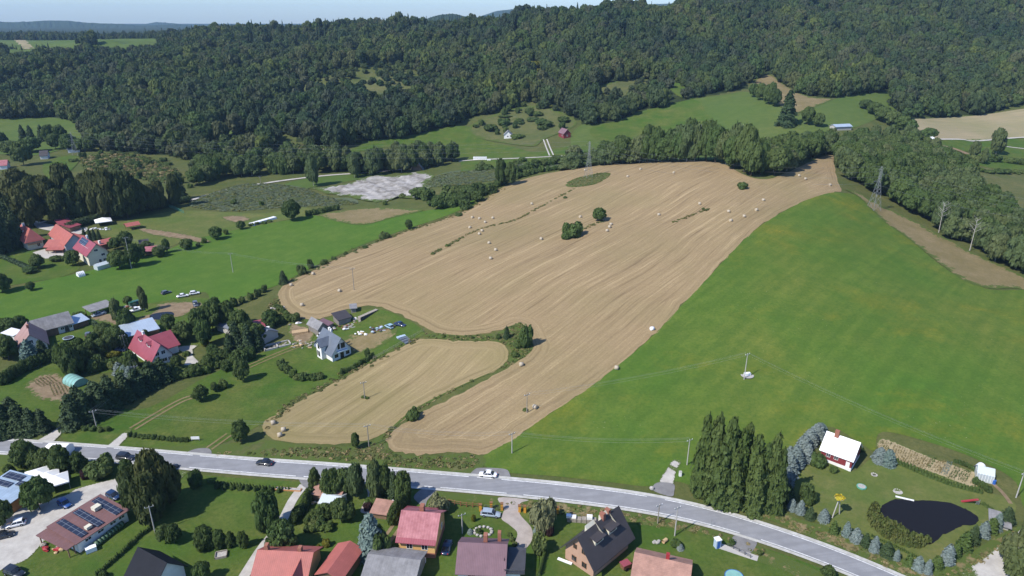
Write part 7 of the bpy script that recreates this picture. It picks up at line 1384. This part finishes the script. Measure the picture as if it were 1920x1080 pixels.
add(root_at('white_shelter', G(470, 424), 0, 'long low white sheeted shelter along the meadow edge', 'shelter'), 'sheeting', (lambda q: prism([(-1.6,0),(-1.3,1.5),(1.3,1.5),(1.6,0)], 0, 0, q))((G(516,410) - G(470,424)).length), 'white_plastic').parent.rotation_euler = (0, 0, math.atan2((G(516,410)-G(470,424)).y, (G(516,410)-G(470,424)).x))
small('ibc_tank', 172, 1034, 'white plastic tank at the end of the green bales', 'tank', [('body', box(-1.0,1.0,-.6,.6,.1,1.1), 'white_plastic'), ('pallet', box(-1.0,1.0,-.6,.6,0,.12), 'wood_old')], .65)
for i, (x, y) in enumerate([(70,415),(76,416),(80,418),(157,418),(163,418)]): small('parked_van', x, y, 'white vehicle parked in the row behind the red-roofed cluster', 'car', [('body', loft([(-2,[(0,.3),(.8,.3),(.85,1.0),(0,1.0)]),(1.2,[(0,.3),(.85,.3),(.85,1.0),(0,1.0)]),(2,[(0,.35),(.7,.35),(.75,.8),(0,.8)])]), 'car_white'), ('cabin', loft([(-1.7,[(0,.95),(.8,.95),(.7,1.5),(0,1.52)]),(.6,[(0,.95),(.8,.95),(.7,1.5),(0,1.52)]),(1.2,[(0,.95),(.75,.95),(.7,1.0),(0,1.0)])]), 'glass_dark')], 1.2, 'white vehicles behind the cluster')
# bare dead trees and goldenrod
def dead(px, py, hp, label):
    p, h, w = size_at(px, py, hp, 20); rnd = random.Random(int(px)); r = root_at('dead_tree', p, rnd.uniform(0, 6), label, 'tree'); add(r, 'trunk', tube((0,0,-.3), (.5,0,h*.9), .22, .06), 'bark_birch'); L = []
    for k in range(12): z = h*(.45 + .04*k); a = k*2.4; l = h*.24*(1 - k/20); L.append(tube((.5*z/h,0,z), (math.cos(a)*l, math.sin(a)*l, z + l*.8), .08, .02, 4)); L.append(tube((math.cos(a)*l*.5, math.sin(a)*l*.5, z + l*.4), (math.cos(a+.8)*l*.8, math.sin(a+.8)*l*.8, z + l*.9), .05, .015, 3))
    add(r, 'branches', join(L), 'bark_birch')
dead(1760, 436, 62, 'bare white dead tree at the meadow side of the right wood, tallest'); dead(1750, 414, 36, 'thin bare trunk left of the tallest dead tree'); dead(1818, 470, 66, 'bare leaning birch trunk near the right end of the wood'); dead(1853, 440, 36, 'pale bare crown inside the right wood'); dead(319, 372, 38, 'bare pale dead tree left of the conical spruce')
for x, y, h_, w_ in [(1003,128,14,26),(1010,138,10,20),(1052,146,7,20)]: T('yellow_bush', x, y, h_, w_, 'bright yellow flowering patch inside the forest', 'yellow patches in the forest')

# ------------------------------------------------------------------ labels: members of a group told apart by their order from the left
ONES = 'first second third fourth fifth sixth seventh eighth ninth tenth eleventh twelfth thirteenth fourteenth fifteenth sixteenth seventeenth eighteenth nineteenth'.split()
TENS = {2: ('twentieth', 'twenty'), 3: ('thirtieth', 'thirty'), 4: ('fortieth', 'forty')}
def ordinal(i):
    i += 1
    if i < 20: return ONES[i-1]
    t_, o_ = divmod(i, 10)
    return TENS[t_][0] if o_ == 0 else TENS[t_][1] + '-' + ONES[o_-1]
same = {}
for o in COL.objects:
    if o.parent is None and 'label' in o and 'group' in o: same.setdefault((o['group'], o['label']), []).append(o)
for (g_, lb), L in same.items():
    if not 2 <= len(L) <= 49: continue
    L.sort(key=lambda o: project(o.location.x, o.location.y, o.location.z)[0])
    for i, o in enumerate(L):
        nm = (lb + ', leftmost of them' if i == 0 else lb + ', rightmost of them' if i == len(L) - 1 else lb + ', %s from left' % ordinal(i))
        if len(nm.replace('-', ' ').split()) <= 16: o['label'] = nm

print('long labels', {o['label'] for o in COL.objects if o.parent is None and 'label' in o and len(o['label'].split()) > 16})
